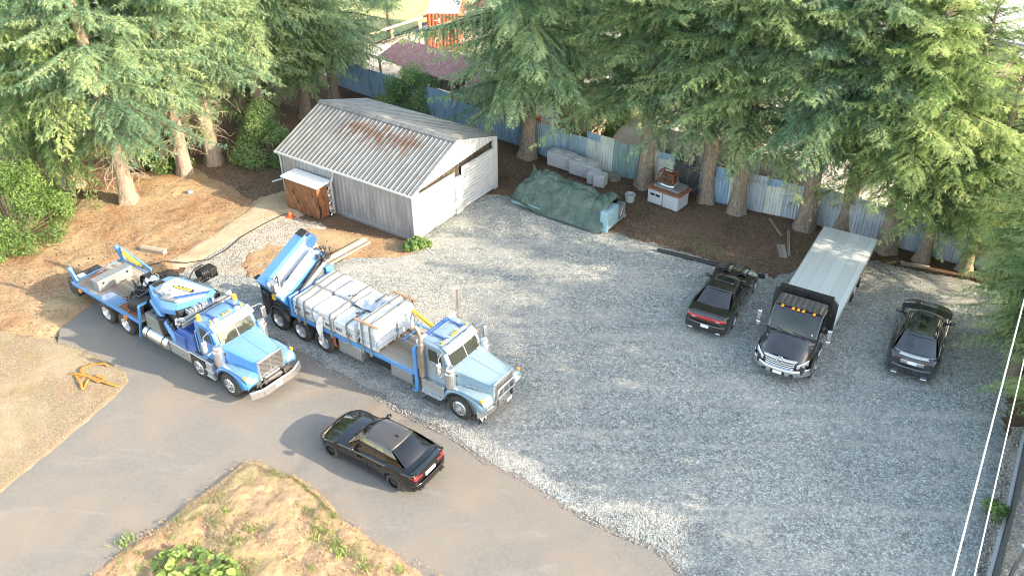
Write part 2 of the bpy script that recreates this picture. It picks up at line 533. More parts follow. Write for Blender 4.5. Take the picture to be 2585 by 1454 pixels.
def plank_mat(name, cols, n=6.0, axis=1, gap=.05, rough=.8, metal=0.0):
    """boards running along x (axis 1: stripes across y), n boards per metre"""
    m, t, b = newmat(name)
    co = N(t, 'TexCoord').outputs['Object']
    sp = N(t, 'SeparateXYZ'); t.links.new(co, sp.inputs[0])
    q = N(t, 'Math', operation='MULTIPLY'); q.inputs[1].default_value = n; t.links.new(sp.outputs[axis], q.inputs[0])
    fl = N(t, 'Math', operation='FLOOR'); t.links.new(q.outputs[0], fl.inputs[0])
    fr = N(t, 'Math', operation='FRACT'); t.links.new(q.outputs[0], fr.inputs[0])
    wn = N(t, 'TexWhiteNoise', noise_dimensions='1D'); t.links.new(fl.outputs[0], wn.inputs['W'])
    st = [1.2, 1.2, 1.2]; st[axis] = 16
    g = noise_tex(t, scaled(t, co, tuple(st)), 2.2, 6, .7)
    mx = N(t, 'Math', operation='MULTIPLY_ADD'); t.links.new(wn.outputs[0], mx.inputs[0]); mx.inputs[1].default_value = .45
    gg = N(t, 'Math', operation='MULTIPLY'); gg.inputs[1].default_value = .75; t.links.new(g, gg.inputs[0]); t.links.new(gg.outputs[0], mx.inputs[2])
    c = ramp(t, mx.outputs[0], cols)
    k = ramp(t, fr.outputs[0], [(0, (1, 1, 1)), (gap, (0, 0, 0)), (1 - gap, (0, 0, 0)), (1, (1, 1, 1))])
    c = mixc(t, k, c, tuple(x * .12 for x in cols[0][1]))
    t.links.new(c, b.inputs['Base Color'])
    b.inputs['Roughness'].default_value = rough
    b.inputs['Metallic'].default_value = metal
    bumped(t, b, g, .3, .01)
    return m
M['deck'] = plank_mat('weathered_deck_planks', [(.2, (.10, .075, .055)), (.5, (.22, .18, .14)), (.85, (.37, .32, .27))], 7)
M['aludeck'] = plank_mat('aluminium_deck_planks', [(.2, (.52, .535, .52)), (.5, (.63, .64, .62)), (.85, (.72, .73, .71))], 2.02, 1, .012, .5, .25)
M['wood'] = plank_mat('grey_weathered_wood', [(.2, (.17, .13, .095)), (.5, (.3, .245, .19)), (.85, (.44, .38, .31))], 5)
M['newwood'] = plank_mat('pale_sawn_timber', [(.2, (.5, .36, .2)), (.5, (.62, .48, .3)), (.85, (.72, .6, .42))], 4)
M['boards'] = plank_mat('weathered_fence_boards', [(.2, (.12, .10, .085)), (.5, (.26, .235, .2)), (.85, (.42, .4, .36))], 6, 0)

def corr_mat(name, col, var=.2, rust=0.0, streak=1.0, rough=.5, metal=.2, stain=(.09, .085, .08)):
    """ribbed sheet metal: streaks down the sheet (z), stains, rust"""
    m, t, b = newmat(name)
    co = N(t, 'TexCoord').outputs['Object']
    f = noise_tex(t, scaled(t, co, (3.2, 3.2, .35)), 1.6, 6, .7)
    c = ramp(t, f, [(.3, tuple(x * (1 - var) for x in col)), (.5, col), (.72, tuple(min(1, x * (1 + var)) for x in col))])
    k = ramp(t, noise_tex(t, scaled(t, co, (2, 2, .5)), .9, 6, .72, .5), [(.5, (0, 0, 0)), (.75, (.6 * streak,) * 3)])
    c = mixc(t, k, c, stain)
    if rust:
        k = ramp(t, noise_tex(t, co, 1.1, 7, .75, .4), [(.62 - .12 * rust, (0, 0, 0)), (.74 - .1 * rust, (.9,) * 3)])
        c = mixc(t, k, c, (.22, .085, .035))
    t.links.new(c, b.inputs['Base Color'])
    b.inputs['Roughness'].default_value = rough
    b.inputs['Metallic'].default_value = metal
    bumped(t, b, f, .15, .01)
    return m
M['fblue'] = corr_mat('blue_ribbed_sheet', (.27, .41, .56))
M['flight'] = corr_mat('pale_blue_ribbed_sheet', (.35, .46, .54))
M['fpale'] = corr_mat('chalky_white_ribbed_sheet', (.58, .6, .56), .2, 0, .9, .6, 0, (.19, .2, .16))
M['fgrey'] = corr_mat('galvanised_ribbed_sheet', (.44, .48, .53), .22, 0, .8, .5, .15)
M['fteal'] = corr_mat('faded_teal_ribbed_sheet', (.26, .37, .37), .25)
M['fdark'] = corr_mat('dark_grey_sheet', (.09, .092, .095), .3)
M['shedwall'] = corr_mat('weathered_zinc_wall', (.33, .33, .345), .25, 0, .9, .42, .35, (.13, .125, .12))
M['shedwhite'] = mat('chalk_white_sheet', (.46, .48, .49), .55, 0, .07, 2.5, .05, dust=.12)
M['foil'] = mat('crumpled_foil', (.6, .6, .6), .3, .7, .3, 7, .9)
M['browntarp'] = mat('brown_wrap_sheet', (.20, .085, .038), .5, 0, .25, 4, .3)

def shed_roof_mat():
    m, t, b = newmat('rust_flecked_zinc_roof')
    co = N(t, 'TexCoord').outputs['Object']
    f = noise_tex(t, scaled(t, co, (.5, 3.5, 1)), 1.5, 6, .7)
    c = ramp(t, f, [(.3, (.14, .144, .146)), (.5, (.205, .21, .21)), (.72, (.28, .285, .283))])
    st = ramp(t, noise_tex(t, scaled(t, co, (.55, 2.4, 1)), 1.25, 7, .75, .3), [(.52, (0, 0, 0)), (.7, (.65,) * 3)])
    c = mixc(t, st, c, (.12, .1, .09))
    # a rusty band below the ridge (shape of its own, on the slope facing the yard)
    sp = N(t, 'SeparateXYZ'); t.links.new(co, sp.inputs[0])
    bx = ramp(t, N_map(t, sp.outputs[0], .9, 3.6), [(0, (0, 0, 0)), (.35, (.5,) * 3), (.62, (1,) * 3), (.9, (.35,) * 3), (1, (0, 0, 0))])
    by = ramp(t, N_map(t, sp.outputs[1], .5, 7.8), [(0, (0, 0, 0)), (.2, (1,) * 3), (.75, (1,) * 3), (1, (0, 0, 0))])
    n1 = noise_tex(t, scaled(t, co, (.8, 2.2, 1)), 2.1, 7, .75, .3)
    a = N(t, 'Math', operation='MULTIPLY'); t.links.new(bx, a.inputs[0]); t.links.new(by, a.inputs[1])
    a2 = N(t, 'Math', operation='MULTIPLY_ADD'); t.links.new(a.outputs[0], a2.inputs[0]); a2.inputs[1].default_value = .22; t.links.new(n1, a2.inputs[2])
    k = ramp(t, a2.outputs[0], [(.6, (0, 0, 0)), (.72, (.9,) * 3)])
    c = mixc(t, k, c, ramp(t, n1, [(.4, (.07, .048, .036)), (.62, (.15, .078, .048))]))
    k = ramp(t, noise_tex(t, co, 3.6, 5, .7), [(.68, (0, 0, 0)), (.74, (.8,) * 3)])
    c = mixc(t, k, c, (.24, .12, .06))
    t.links.new(c, b.inputs['Base Color'])
    b.inputs['Roughness'].default_value = .5
    b.inputs['Metallic'].default_value = .25
    return m
def N_map(t, s, a, b):
    n = N(t, 'MapRange')
    t.links.new(s, n.inputs[0])
    n.inputs[1].default_value = a; n.inputs[2].default_value = b
    return n.outputs[0]
M['shedroof'] = shed_roof_mat()
M['rustroof'] = corr_mat('rust_red_roof_sheet', (.33, .17, .15), .3, .5, .9, .7, 0, (.5, .42, .4))
M['whiteroof'] = corr_mat('white_roof_sheet', (.72, .72, .74), .06, 0, .2, .5, 0, (.5, .5, .5))
M['brownroof'] = corr_mat('brown_roof_sheet', (.35, .2, .17), .15, 0, .3, .6, 0)
M['container'] = corr_mat('orange_red_container_steel', (.46, .11, .05), .2, .2, .5, .6, 0, (.2, .05, .03))

def tarp_mat():
    m, t, b = newmat('dark_green_tarpaulin')
    co = N(t, 'TexCoord').outputs['Object']
    f = noise_tex(t, co, 2.4, 7, .7, .5)
    c = ramp(t, f, [(.3, (.04, .07, .058)), (.5, (.075, .12, .098)), (.72, (.15, .2, .168))])
    k = ramp(t, noise_tex(t, co, 1.1, 6, .7, 1), [(.55, (0, 0, 0)), (.75, (.5,) * 3)])
    c = mixc(t, k, c, (.2, .23, .19))
    t.links.new(c, b.inputs['Base Color'])
    b.inputs['Roughness'].default_value = .45
    bumped(t, b, noise_tex(t, scaled(t, co, (1, 1.5, 1)), 2.6, 6, .7, 2.5), .8, .12)
    return m
M['tarp'] = tarp_mat()
M['machine'] = mat('pale_blue_machine_paint', (.25, .40, .46), .5, 0, .12, 4, .1, dust=.2)

def wrap_mat():
    m, t, b = newmat('white_plastic_wrap')
    co = N(t, 'TexCoord').outputs['Object']
    f = noise_tex(t, co, 3.5, 6, .7, 1.2)
    t.links.new(ramp(t, f, [(.3, (.42, .43, .45)), (.5, (.56, .565, .57)), (.75, (.64, .645, .64))]), b.inputs['Base Color'])
    b.inputs['Roughness'].default_value = .32
    bumped(t, b, noise_tex(t, scaled(t, co, (1, 1.6, 2.2)), 5, 5, .7, 2.2), .5, .035)
    return m
M['wrap'] = wrap_mat()
def stretch_mat():
    m, t, b = newmat('stretch_film_over_bags')
    co = N(t, 'TexCoord').outputs['Object']
    sp = N(t, 'SeparateXYZ'); t.links.new(co, sp.inputs[0])
    v = N(t, 'TexBrick')
    v.inputs['Scale'].default_value = 3.4
    v.inputs['Color1'].default_value = (.52, .57, .64, 1); v.inputs['Color2'].default_value = (.68, .72, .76, 1); v.inputs['Mortar'].default_value = (.34, .4, .48, 1)
    v.inputs['Mortar Size'].default_value = .03
    cb = N(t, 'CombineXYZ')
    sm = N(t, 'Math', operation='ADD'); t.links.new(sp.outputs[0], sm.inputs[0]); t.links.new(sp.outputs[1], sm.inputs[1])
    t.links.new(sm.outputs[0], cb.inputs[0]); t.links.new(sp.outputs[2], cb.inputs[1])
    t.links.new(cb.outputs[0], v.inputs['Vector'])
    t.links.new(v.outputs[0], b.inputs['Base Color'])
    b.inputs['Roughness'].default_value = .22
    bumped(t, b, noise_tex(t, scaled(t, co, (3, 3, 1)), 4, 5, .7, 2), .5, .03)
    return m
M['film'] = stretch_mat()

def leaf_mat(name, dk, md, lt, trans=.5):
    m, t, b = newmat(name)
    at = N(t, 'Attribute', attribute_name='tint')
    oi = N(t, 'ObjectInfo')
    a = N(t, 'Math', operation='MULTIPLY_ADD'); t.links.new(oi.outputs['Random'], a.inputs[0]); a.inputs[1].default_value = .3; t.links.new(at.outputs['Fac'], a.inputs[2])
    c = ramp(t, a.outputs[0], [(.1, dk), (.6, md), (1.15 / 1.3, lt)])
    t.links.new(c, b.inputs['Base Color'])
    b.inputs['Roughness'].default_value = .55
    b.inputs['Specular IOR Level'].default_value = .3
    tr = N(t, 'BsdfTranslucent'); t.links.new(c, tr.inputs[0])
    mx = N(t, 'MixShader'); mx.inputs[0].default_value = trans
    t.links.new(b.outputs[0], mx.inputs[1]); t.links.new(tr.outputs[0], mx.inputs[2])
    t.links.new(mx.outputs[0], t.nodes['Material Output'].inputs[0])
    return m
M['needles'] = leaf_mat('fir_needles', (.12, .21, .10), (.28, .40, .18), (.50, .57, .27))
M['bluneedles'] = leaf_mat('blue_green_needles', (.12, .225, .145), (.26, .40, .24), (.47, .57, .30))
M['cedar'] = leaf_mat('cedar_sprays', (.11, .205, .08), (.26, .38, .145), (.47, .56, .24))
M['leaves'] = leaf_mat('broad_leaves', (.06, .125, .035), (.125, .22, .06), (.26, .36, .11), .35)
M['weedleaf'] = leaf_mat('weed_leaves', (.13, .18, .05), (.21, .31, .08), (.34, .44, .13), .35)
M['dryblade'] = leaf_mat('straw_blades', (.17, .135, .075), (.32, .265, .165), (.47, .41, .29), .25)
def bark_mat(name, a, b_, c_):
    m, t, b = newmat(name)
    co = N(t, 'TexCoord').outputs['Object']
    f = noise_tex(t, scaled(t, co, (1, 1, .22)), 14, 6, .75, .5)
    t.links.new(ramp(t, f, [(.3, a), (.5, b_), (.72, c_)]), b.inputs['Base Color'])
    b.inputs['Roughness'].default_value = .95
    bumped(t, b, f, .9, .05)
    return m
M['bark'] = bark_mat('grey_brown_bark', (.1, .07, .052), (.27, .21, .16), (.46, .38, .3))
M['limb'] = bark_mat('dark_limb_bark', (.04, .03, .022), (.1, .078, .056), (.17, .135, .1))
M['twig'] = bark_mat('dead_twig_bark', (.17, .14, .1), (.33, .28, .21), (.48, .42, .33))
# ------------------------------------------------------------------ the ground
def field(name, pts, m, res=.2, base=-.05, rise=.07, width=.45, amp=.03, fr=2.2, edge=.25, efr=.9, kind='structure', slope=None, zmax=None):
    """a patch of ground that swells out of the sheet below along an uneven outline"""
    P = np.array(pts)
    x0, y0 = P.min(0) - .6; x1, y1 = P.max(0) + .6
    nx, ny = int((x1 - x0) / res) + 1, int((y1 - y0) / res) + 1
    X, Y = np.meshgrid(x0 + np.arange(nx) * res, y0 + np.arange(ny) * res)
    d = poly_dist(X, Y, pts) + edge * 2 * fnoise(X * efr, Y * efr, 5) + edge * .8 * fnoise(X * 4, Y * 4, 3)
    k = np.clip(d / width + .5, 0, 1); k = k * k * (3 - 2 * k)
    Z = base + k * rise + k * amp * 2 * fnoise(X * fr, Y * fr, 5)
    if slope is not None: Z = Z + k * slope(X, Y)
    keep = k > 0
    kc = keep[:-1, :-1] | keep[1:, :-1] | keep[:-1, 1:] | keep[1:, 1:]
    idx = np.arange(nx * ny).reshape(ny, nx)
    F = np.stack([idx[:-1, :-1], idx[:-1, 1:], idx[1:, 1:], idx[1:, :-1]], -1)[kc]
    used, inv = np.unique(F, return_inverse=True)
    V = np.stack([X.ravel(), Y.ravel(), Z.ravel()], -1)[used]
    o = soup(name, V, inv.reshape(F.shape), m, smooth=True)
    tag(o, kind=kind)
    return o
def flat(name, pts, z, m, kind='structure'):
    b = MB(); b.add([(x, y, z) for x, y in pts], [tuple(range(len(pts)))])
    o = b.build(name, m, smooth=0)
    bm = bmesh.new(); bm.from_mesh(o.data)
    bmesh.ops.triangulate(bm, faces=bm.faces)
    for f in bm.faces:
        if f.normal.z < 0: f.normal_flip()
    bm.to_mesh(o.data); bm.free()
    return tag(o, kind=kind)
def inside(pts, n, rs, margin=0.0):
    P = np.array(pts)
    out = []
    while sum(len(q) for q in out) < n:
        x = rs.uniform(P[:, 0].min(), P[:, 0].max(), n * 2); y = rs.uniform(P[:, 1].min(), P[:, 1].max(), n * 2)
        k = poly_dist(x, y, pts) > margin
        out.append(np.stack([x[k], y[k]], -1))
    return np.concatenate(out)[:n]

flat('ground', [(-900, -300), (900, -300), (900, 1500), (-900, 1500)], -.10, M['litter'])
DRIVE = [(-18.88,19.54),(-17.89,21.83),(-18.06,26.02),(-19.46,30.44),(-18.63,33.16),(-16.14,34.45),(-13.00,32.46),(-9.98,30.05),(-8.25,28.93),(-5.66,26.85),(-3.48,25.19),(-1.32,23.66),(0.55,22.23),(2.79,20.55),(4.97,19.01),(6.29,17.91),(6.94,15.39),(-18.35,15.58)]
flat('driveway', DRIVE, 0.0, M['asphalt'])
DRY = [(-24.57,31.37),(-20.82,30.03),(-18.51,29.36),(-16.79,28.44),(-15.58,27.55),(-15.19,26.90),(-15.36,26.23),(-15.66,25.49),(-16.48,23.39),(-17.54,21.09),(-18.52,18.89)]
field('dry_grass_verge', DRY, M['drygrass'], .12, -.06, .10, .35, .03, 3, .12)
TRI = [(-9.47,22.52),(-10.09,21.68),(-10.68,20.85),(-11.24,20.05),(-11.74,19.40),(-12.23,18.76),(-12.65,18.18),(-13.24,17.18),(-13.73,16.07),(-0.04,15.97),(-1.73,17.09),(-2.88,17.83),(-4.20,18.61),(-5.51,19.73),(-6.66,20.99),(-7.60,21.64),(-8.40,22.12)]
field('dirt_bank', TRI, M['dirt'], .07, -.08, .19, .9, .17, 1.3, .10, .8)
TRI2 = [(-9.42,22.42),(-10.64,20.70),(-11.73,19.15),(-12.45,18.33),(-11.98,18.06),(-10.93,19.47),(-10.16,19.97),(-9.44,18.34),(-8.97,17.52),(-8.42,17.28),(-8.04,17.72),(-8.98,18.97),(-9.68,20.14),(-8.83,21.01),(-8.25,21.46),(-7.29,20.12),(-6.44,19.77),(-5.66,19.80),(-6.98,21.27),(-8.23,22.01)]
field('weedy_grass_patch', TRI2, M['weedy'], .08, -.08, .20, .8, .11, 1.5, .3, 1.1)
LOT = [(-8.58,28.53),(-7.00,27.36),(-5.58,26.25),(-4.22,25.09),(-2.95,24.20),(-1.89,23.45),(-0.93,22.44),(0.12,21.76),(1.33,20.74),(2.59,19.69),(3.69,19.02),(4.63,18.46),(5.25,17.62),(5.90,15.92),(14.25,15.86),(15.17,18.93),(16.93,21.89),(18.52,25.66),(20.86,28.62),(22.28,32.68),(21.02,33.51),(19.29,34.19),(17.44,35.25),(15.80,35.45),(13.43,34.43),(12.13,33.71),(11.21,34.46),(9.68,35.24),(7.96,36.27),(6.16,37.34),(4.48,38.42),(2.74,39.66),(0.91,40.97),(-0.14,42.09),(-1.54,42.34),(-2.26,41.23),(-3.59,38.93),(-4.63,37.37),(-5.54,36.26),(-7.42,35.92),(-9.12,34.71),(-11.11,34.39),(-13.62,34.76),(-15.31,34.78),(-15.40,33.28),(-12.75,31.54),(-10.25,29.77)]
field('gravel_lot', LOT, M['gravel'], .14, -.07, .095, .7, .035, 2.5, .26, 1.3)
PALE = [(-14.73,38.87),(-13.40,40.09),(-11.47,40.27),(-9.93,39.21),(-9.11,38.00),(-10.22,36.50),(-11.75,34.74),(-13.62,34.76),(-15.31,35.41),(-14.88,36.56)]
field('pale_gravel_strip', PALE, M['palegravel'], .16, -.09, .125, .4, .02, 2.5, .2, 1.2)
SOIL = [(-28.95,36.73),(-24.56,38.20),(-23.16,40.64),(-22.70,43.81),(-21.44,45.27),(-18.49,45.99),(-16.04,43.72),(-13.71,41.39),(-14.13,39.68),(-15.21,37.69),(-16.50,35.57),(-17.95,34.81),(-18.39,34.48),(-18.63,33.16),(-19.31,31.31),(-20.07,29.88),(-25.97,31.38)]
field('orange_soil', SOIL, M['redsoil'], .10, -.09, .11, .6, .12, 1.3, .3, .7)
PATH = [(-13.61,42.28),(-11.98,43.28),(-10.52,41.34),(-12.06,39.65),(-13.52,38.06),(-14.78,36.19),(-15.96,35.67),(-16.65,36.03),(-15.83,37.13),(-14.84,39.28),(-14.03,40.95)]
field('sandy_path', PATH, M['sandpath'], .15, -.09, .135, .35, .01, 2, .15, 1.2)
FENCE = [(-12.5, 59.6), (-10.2, 57.6), (0.79, 48.84), (2.1, 47.5), (4.31, 46.4), (6.41, 44.75), (9.64, 42.9), (10.62, 42.02), (12.35, 40.98), (14.86, 39.75), (18.67, 37.19), (20.39, 36.05), (23.5, 34.0)]
flat('neighbour_yard', [(-12.5, 60.1), (1, 49.3), (11, 42.3), (23.5, 34.5), (60, 20), (120, 60), (90, 140), (-5, 76), (-14, 62)], -.085, M['yard'])
flat('lawn', [(-14.5, 62.6), (-5.2, 76.4), (20, 110), (20, 220), (-120, 220), (-60, 100), (-22, 66)], -.08, M['lawn'])
flat('left_pavement', [(-45, 56), (-24, 64), (-14, 63), (-18, 70), (-40, 130), (-120, 120), (-90, 50)], -.075, mat('pale_blue_pavement', (.5, .52, .58), .8, 0, .12, .4))
NEEDLE = [(-11.16,39.23),(-9.25,38.80),(-7.12,37.98),(-5.09,37.56),(-4.79,36.43),(-6.29,36.09),(-8.08,36.47),(-10.04,37.63)]
field('bark_litter_patch', NEEDLE, M['redsoil'], .12, -.09, .145, .4, .03, 2, .25, 1.2)
field('bark_litter_heap', [(-12.94,36.53),(-12.01,37.58),(-11.15,37.26),(-11.22,35.79),(-11.67,34.40),(-12.36,34.58),(-12.97,35.52)], M['redsoil'], .12, -.09, .145, .4, .04, 2, .25, 1.2)
field('roadside_gravel', [(13.32,15.86),(14.89,18.30),(17.20,21.89),(18.58,23.89),(19.75,23.88),(17.10,19.74),(14.71,15.85)], M['palegravel'], .15, -.06, .17, .4, .04, 2, .2, 1.2)

# loose stones, needles and tufts on the ground
def stones(name, pts, n, s0, s1, m, seed, z=.02, margin=-.15, edgebias=False):
    rs = np.random.RandomState(seed)
    p = inside(pts, n, rs, margin)
    sz = s0 + (s1 - s0) * rs.rand(n) ** 2.2
    oc = np.array([(1, 0, 0), (-.5, .8, 0), (-.5, -.8, 0), (0, 0, .7), (0, 0, -.4)])
    tri = np.array([(0, 1, 3), (1, 2, 3), (2, 0, 3), (1, 0, 4), (2, 1, 4), (0, 2, 4)])
    a = rs.rand(n) * 6.283
    ca, sa = np.cos(a), np.sin(a)
    J = oc[None] * (1 + .6 * (rs.rand(n, 5, 1) - .5)) * sz[:, None, None]
    V = np.stack([J[..., 0] * ca[:, None] - J[..., 1] * sa[:, None], J[..., 0] * sa[:, None] + J[..., 1] * ca[:, None], J[..., 2]], -1)
    V[..., 0] += p[:, 0, None]; V[..., 1] += p[:, 1, None]; V[..., 2] += z + .3 * sz[:, None]
    F = tri[None] + 5 * np.arange(n)[:, None, None]
    return tag(soup(name, V.reshape(-1, 3), F.reshape(-1, 3), m), kind='stuff')
LOTNEAR = [(-8.58,28.53),(-7.00,27.36),(-5.58,26.25),(-4.22,25.09),(-2.95,24.20),(-1.89,23.45),(-0.93,22.44),(0.12,21.76),(1.33,20.74),(2.59,19.69),(3.69,19.02),(4.63,18.46),(5.25,17.62),(5.90,15.92),(8.22,15.90),(5.95,19.50),(2.82,20.91),(0.13,23.03),(-1.35,24.73),(-6.28,27.86)]
stones('loose_gravel', LOTNEAR, 6000, .018, .045, M['stone'], 5)
stones('loose_gravel', [(-9.08,28.94),(-6.77,26.87),(-4.36,24.98),(-2.79,23.88),(-1.15,22.84),(0.12,21.30),(1.44,20.21),(3.90,18.70),(5.20,17.32),(4.27,17.62),(1.41,19.70),(-1.26,21.87),(-4.29,24.32),(-6.83,26.26)], 450, .010, .028, M['palestone'], 12, .0)
stones('clods', [(-9.71,22.33),(-10.89,20.67),(-12.31,19.00),(-13.54,17.32),(-13.73,16.90),(-12.46,18.37),(-10.92,20.32),(-9.52,22.13),(-8.19,21.84),(-5.49,19.59),(-2.35,17.38),(-1.73,17.09),(-5.41,19.93),(-8.26,22.12)], 600, .010, .03, M['palestone'], 13, .0)
stones('loose_gravel', LOT, 26000, .022, .05, M['stone'], 6)
stones('pebbles', PALE, 3000, .015, .04, M['palestone'], 8, .035)
stones('pebbles', [(13.32,15.86),(14.89,18.30),(17.20,21.89),(18.58,23.89),(19.75,23.88),(17.10,19.74),(14.71,15.85)], 2500, .03, .09, M['palestone'], 9, .06)
stones('clods', TRI, 3500, .015, .05, mat('clod_soil', (.36, .235, .14), .95, 0, .3, 8), 10, .09)
stones('clods', SOIL, 4000, .015, .06, mat('bark_clod', (.25, .14, .07), .95, 0, .4, 8), 11, .03)

def blades(name, pts, n, h0, h1, w, m, seed, z=.03, lean=.6, clump=0, margin=0.0, thr=None, tint=(0, 1), lie=False):
    """grass blades or fallen needles as single thin triangles"""
    rs = np.random.RandomState(seed)
    if clump:
        cts = inside(pts, clump, rs, margin)
        p = cts[rs.randint(0, clump, n)] + rs.normal(0, .09, (n, 2))
    else:
        p = inside(pts, n, rs, margin)
    if thr is not None:
        k = fnoise(p[:, 0] * .9, p[:, 1] * .9, 4) > thr
        p = p[k]; n = len(p)
    h = h0 + (h1 - h0) * rs.rand(n)
    a = rs.rand(n) * 6.283; l = lean * rs.rand(n) if not lie else np.full(n, 1.35)
    d = np.stack([np.cos(a) * np.sin(l), np.sin(a) * np.sin(l), np.cos(l)], -1)
    q = np.stack([-np.sin(a), np.cos(a), np.zeros(n)], -1) * w
    b = np.stack([p[:, 0], p[:, 1], np.full(n, z)], -1)
    V = np.stack([b - q, b + q, b + d * h[:, None]], 1).reshape(-1, 3)
    tn = np.repeat(tint[0] + (tint[1] - tint[0]) * rs.rand(n), 3)
    return tag(soup(name, V, np.arange(3 * n).reshape(n, 3), m, tint=tn), kind='stuff')
blades('dry_grass', DRY, 26000, .03, .09, .007, M['dryblade'], 21, .03, 1.1, tint=(.1, 1))
blades('weeds', TRI2, 8000, .04, .12, .010, M['weedleaf'], 22, .08, 1.0, thr=.0, tint=(.0, .6))
blades('weeds', TRI2, 15000, .03, .10, .010, M['dryblade'], 23, .08, 1.0, tint=(.1, .9))
blades('weeds', TRI, 4200, .03, .10, .011, M['weedleaf'], 24, .10, 1.1, clump=70, margin=.2, tint=(.2, .9))
blades('fallen_needles', SOIL, 15000, .05, .16, .006, M['twig'], 25, .05, lie=True)
blades('dry_grass', SOIL, 12000, .04, .12, .008, M['dryblade'], 28, .04, 1.0, thr=.05, tint=(.1, .9))
LITT = [(-0.61,48.12),(2.61,45.93),(6.89,43.39),(10.82,41.05),(15.26,38.88),(18.13,36.15),(20.65,34.35),(19.35,34.36),(17.44,35.25),(13.43,34.43),(11.21,34.46),(7.96,36.27),(4.48,38.42),(0.29,41.86)]
blades('fallen_needles', LITT, 14000, .06, .22, .006, M['twig'], 26, -.08, lie=True)
blades('fallen_needles', [(-19.79,45.75),(-17.00,47.28),(-14.08,51.24),(-11.52,43.18),(-13.50,41.38),(-16.04,43.72)], 7000, .05, .2, .006, M['twig'], 27, -.05, lie=True)
blades('dry_grass', [(4.98,39.43),(7.22,39.40),(9.45,38.16),(10.84,36.24),(11.47,34.80),(9.77,35.71),(7.82,36.64),(6.19,37.61),(4.85,38.14)], 6000, .05, .12, .007, M['dryblade'], 29, -.09, 1.2, thr=-.05, tint=(0, .6))
# ------------------------------------------------------------------ the metal shed  (local x along the door front, y away along the long wall)
SHA = math.atan2(5.82, 3.99)
shed = thing('metal_shed', 'zinc shed with two white roller doors and rust-flecked gable roof', 'shed', (-4.79, 37.68, 0), SHA)
LW, LD, ZN, ZF, ZR, XR = 7.10, 9.15, 2.62, 3.06, 4.14, 3.56
b = MB(); b.corrug((0, LD, -.05), (0, 0, -.05), (0, 0, ZN), (0, LD, ZN), 34, .035, (-1, 0, 0), (0, 0, 0, 1, 1))
b.build('side_wall', M['shedwall'], shed, smooth=0)
b = MB(); b.corrug((LW, 0, -.05), (LW, LD, -.05), (LW, LD, ZF), (LW, 0, ZF), 34, .035, (1, 0, 0), (0, 0, 0, 1, 1))
b.build('side_wall', M['shedwall'], shed, smooth=0)
b = MB(); b.prism([(0, -.05), (LW, -.05), (LW, ZF - .02), (XR, ZR - .03), (0, ZN - .02)], LD - .05, LD + .03, 'y')
b.build('back_wall', M['shedwall'], shed, smooth=0)
# front: gable sheet above a slanted dark opening, posts, two doors
b = MB()
gx = np.linspace(.02, LW - .02, 96)
top = lambda x: ZN - .03 + (ZR - ZN) * x / XR if x < XR else ZR - .03 + (ZF - ZR) * (x - XR) / (LW - XR)
lo = lambda x: 2.60 + .34 * (x - .3) / 6.3 if .5 < x < 6.6 else (2.46 if x <= .5 else 2.96)
vs, fs = [], []
for i, x in enumerate(gx):
    dy = -.028 if i % 4 < 2 else 0.0
    z0 = min(lo(x), top(x) - .01)
    vs += [(x, -.02 + dy, z0), (x, -.02 + dy, top(x))]
for i in range(len(gx) - 1): fs.append((2 * i, 2 * i + 2, 2 * i + 3, 2 * i + 1))
b.add(vs, fs); b.build('gable_sheet', M['shedwhite'], shed, smooth=0)
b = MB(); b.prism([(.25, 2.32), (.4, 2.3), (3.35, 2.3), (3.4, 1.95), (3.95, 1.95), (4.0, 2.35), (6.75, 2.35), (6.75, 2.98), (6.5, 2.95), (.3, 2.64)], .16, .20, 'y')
b.build('inner_boards', plank_mat('shade_dark_boards', [(.2, (.02, .016, .012)), (.5, (.045, .036, .028)), (.85, (.1, .08, .05))], 5, 0), shed, smooth=0)  # boards coloured dark to put the opening's shade into them
for x0, x1 in ((-.02, .2), (3.36, 3.94), (6.78, 7.12)):
    b = MB(); b.box(x0, x1, -.04, .12, -.05, 2.02 if x0 > 3 and x0 < 4 else (ZN - .04 if x0 < 1 else ZF - .04))
    b.build('door_post', M['shedwhite'], shed, bevel=.01)
for x0, x1, zt in ((.2, 3.36, 2.43), (3.94, 6.78, 2.5)):
    b = MB(); n = 13
    vs, fs = [], []
    for k in range(n * 4 + 1):
        z = zt * k / (n * 4); q = -.022 if k % 4 in (1, 2) else 0
        vs += [(x0, .03 + q, z), (x1, .03 + q, z)]
    for k in range(n * 4): fs.append((2 * k, 2 * k + 1, 2 * k + 3, 2 * k + 2))
    b.add(vs, fs)
    dr = b.build('roller_door', M['shedwhite'], shed, smooth=0)
    for za, zb_ in ((-.02, .06), (zt - .05, zt + .01)):
        b = MB(); b.box(x0, x1, -.015, .05, za, zb_); b.build('door_rail', M['alu'], dr)
# roof slopes with ribs
def slope(x0, z0, x1, z1, flip):
    b = MB()
    nr = Vector((-(z1 - z0), 0, x1 - x0)).normalized()
    if nr.z < 0: nr = -nr
    b.corrug((x0, -.12, z0), (x0, LD + .15, z0), (x1, LD + .15, z1), (x1, -.12, z1), 33, .028, nr, (0, 0, 0, 0, 0, 0, 0, 0, .9, 1), rows=4)
    return b
roof = slope(-.16, ZN - .02, XR, ZR + .01, 0).build('roof', M['shedroof'], shed, smooth=0)
slope(LW + .12, ZF - .01, XR, ZR + .01, 1).build('roof', M['shedroof'], shed, smooth=0)
b = MB(); b.add([(XR - .24, -.16, ZR - .04), (XR, -.16, ZR + .07), (XR + .24, -.16, ZR - .02), (XR + .24, LD + .18, ZR - .02), (XR, LD + .18, ZR + .07), (XR - .24, LD + .18, ZR - .04)], [(0, 1, 4, 5), (1, 2, 3, 4)])
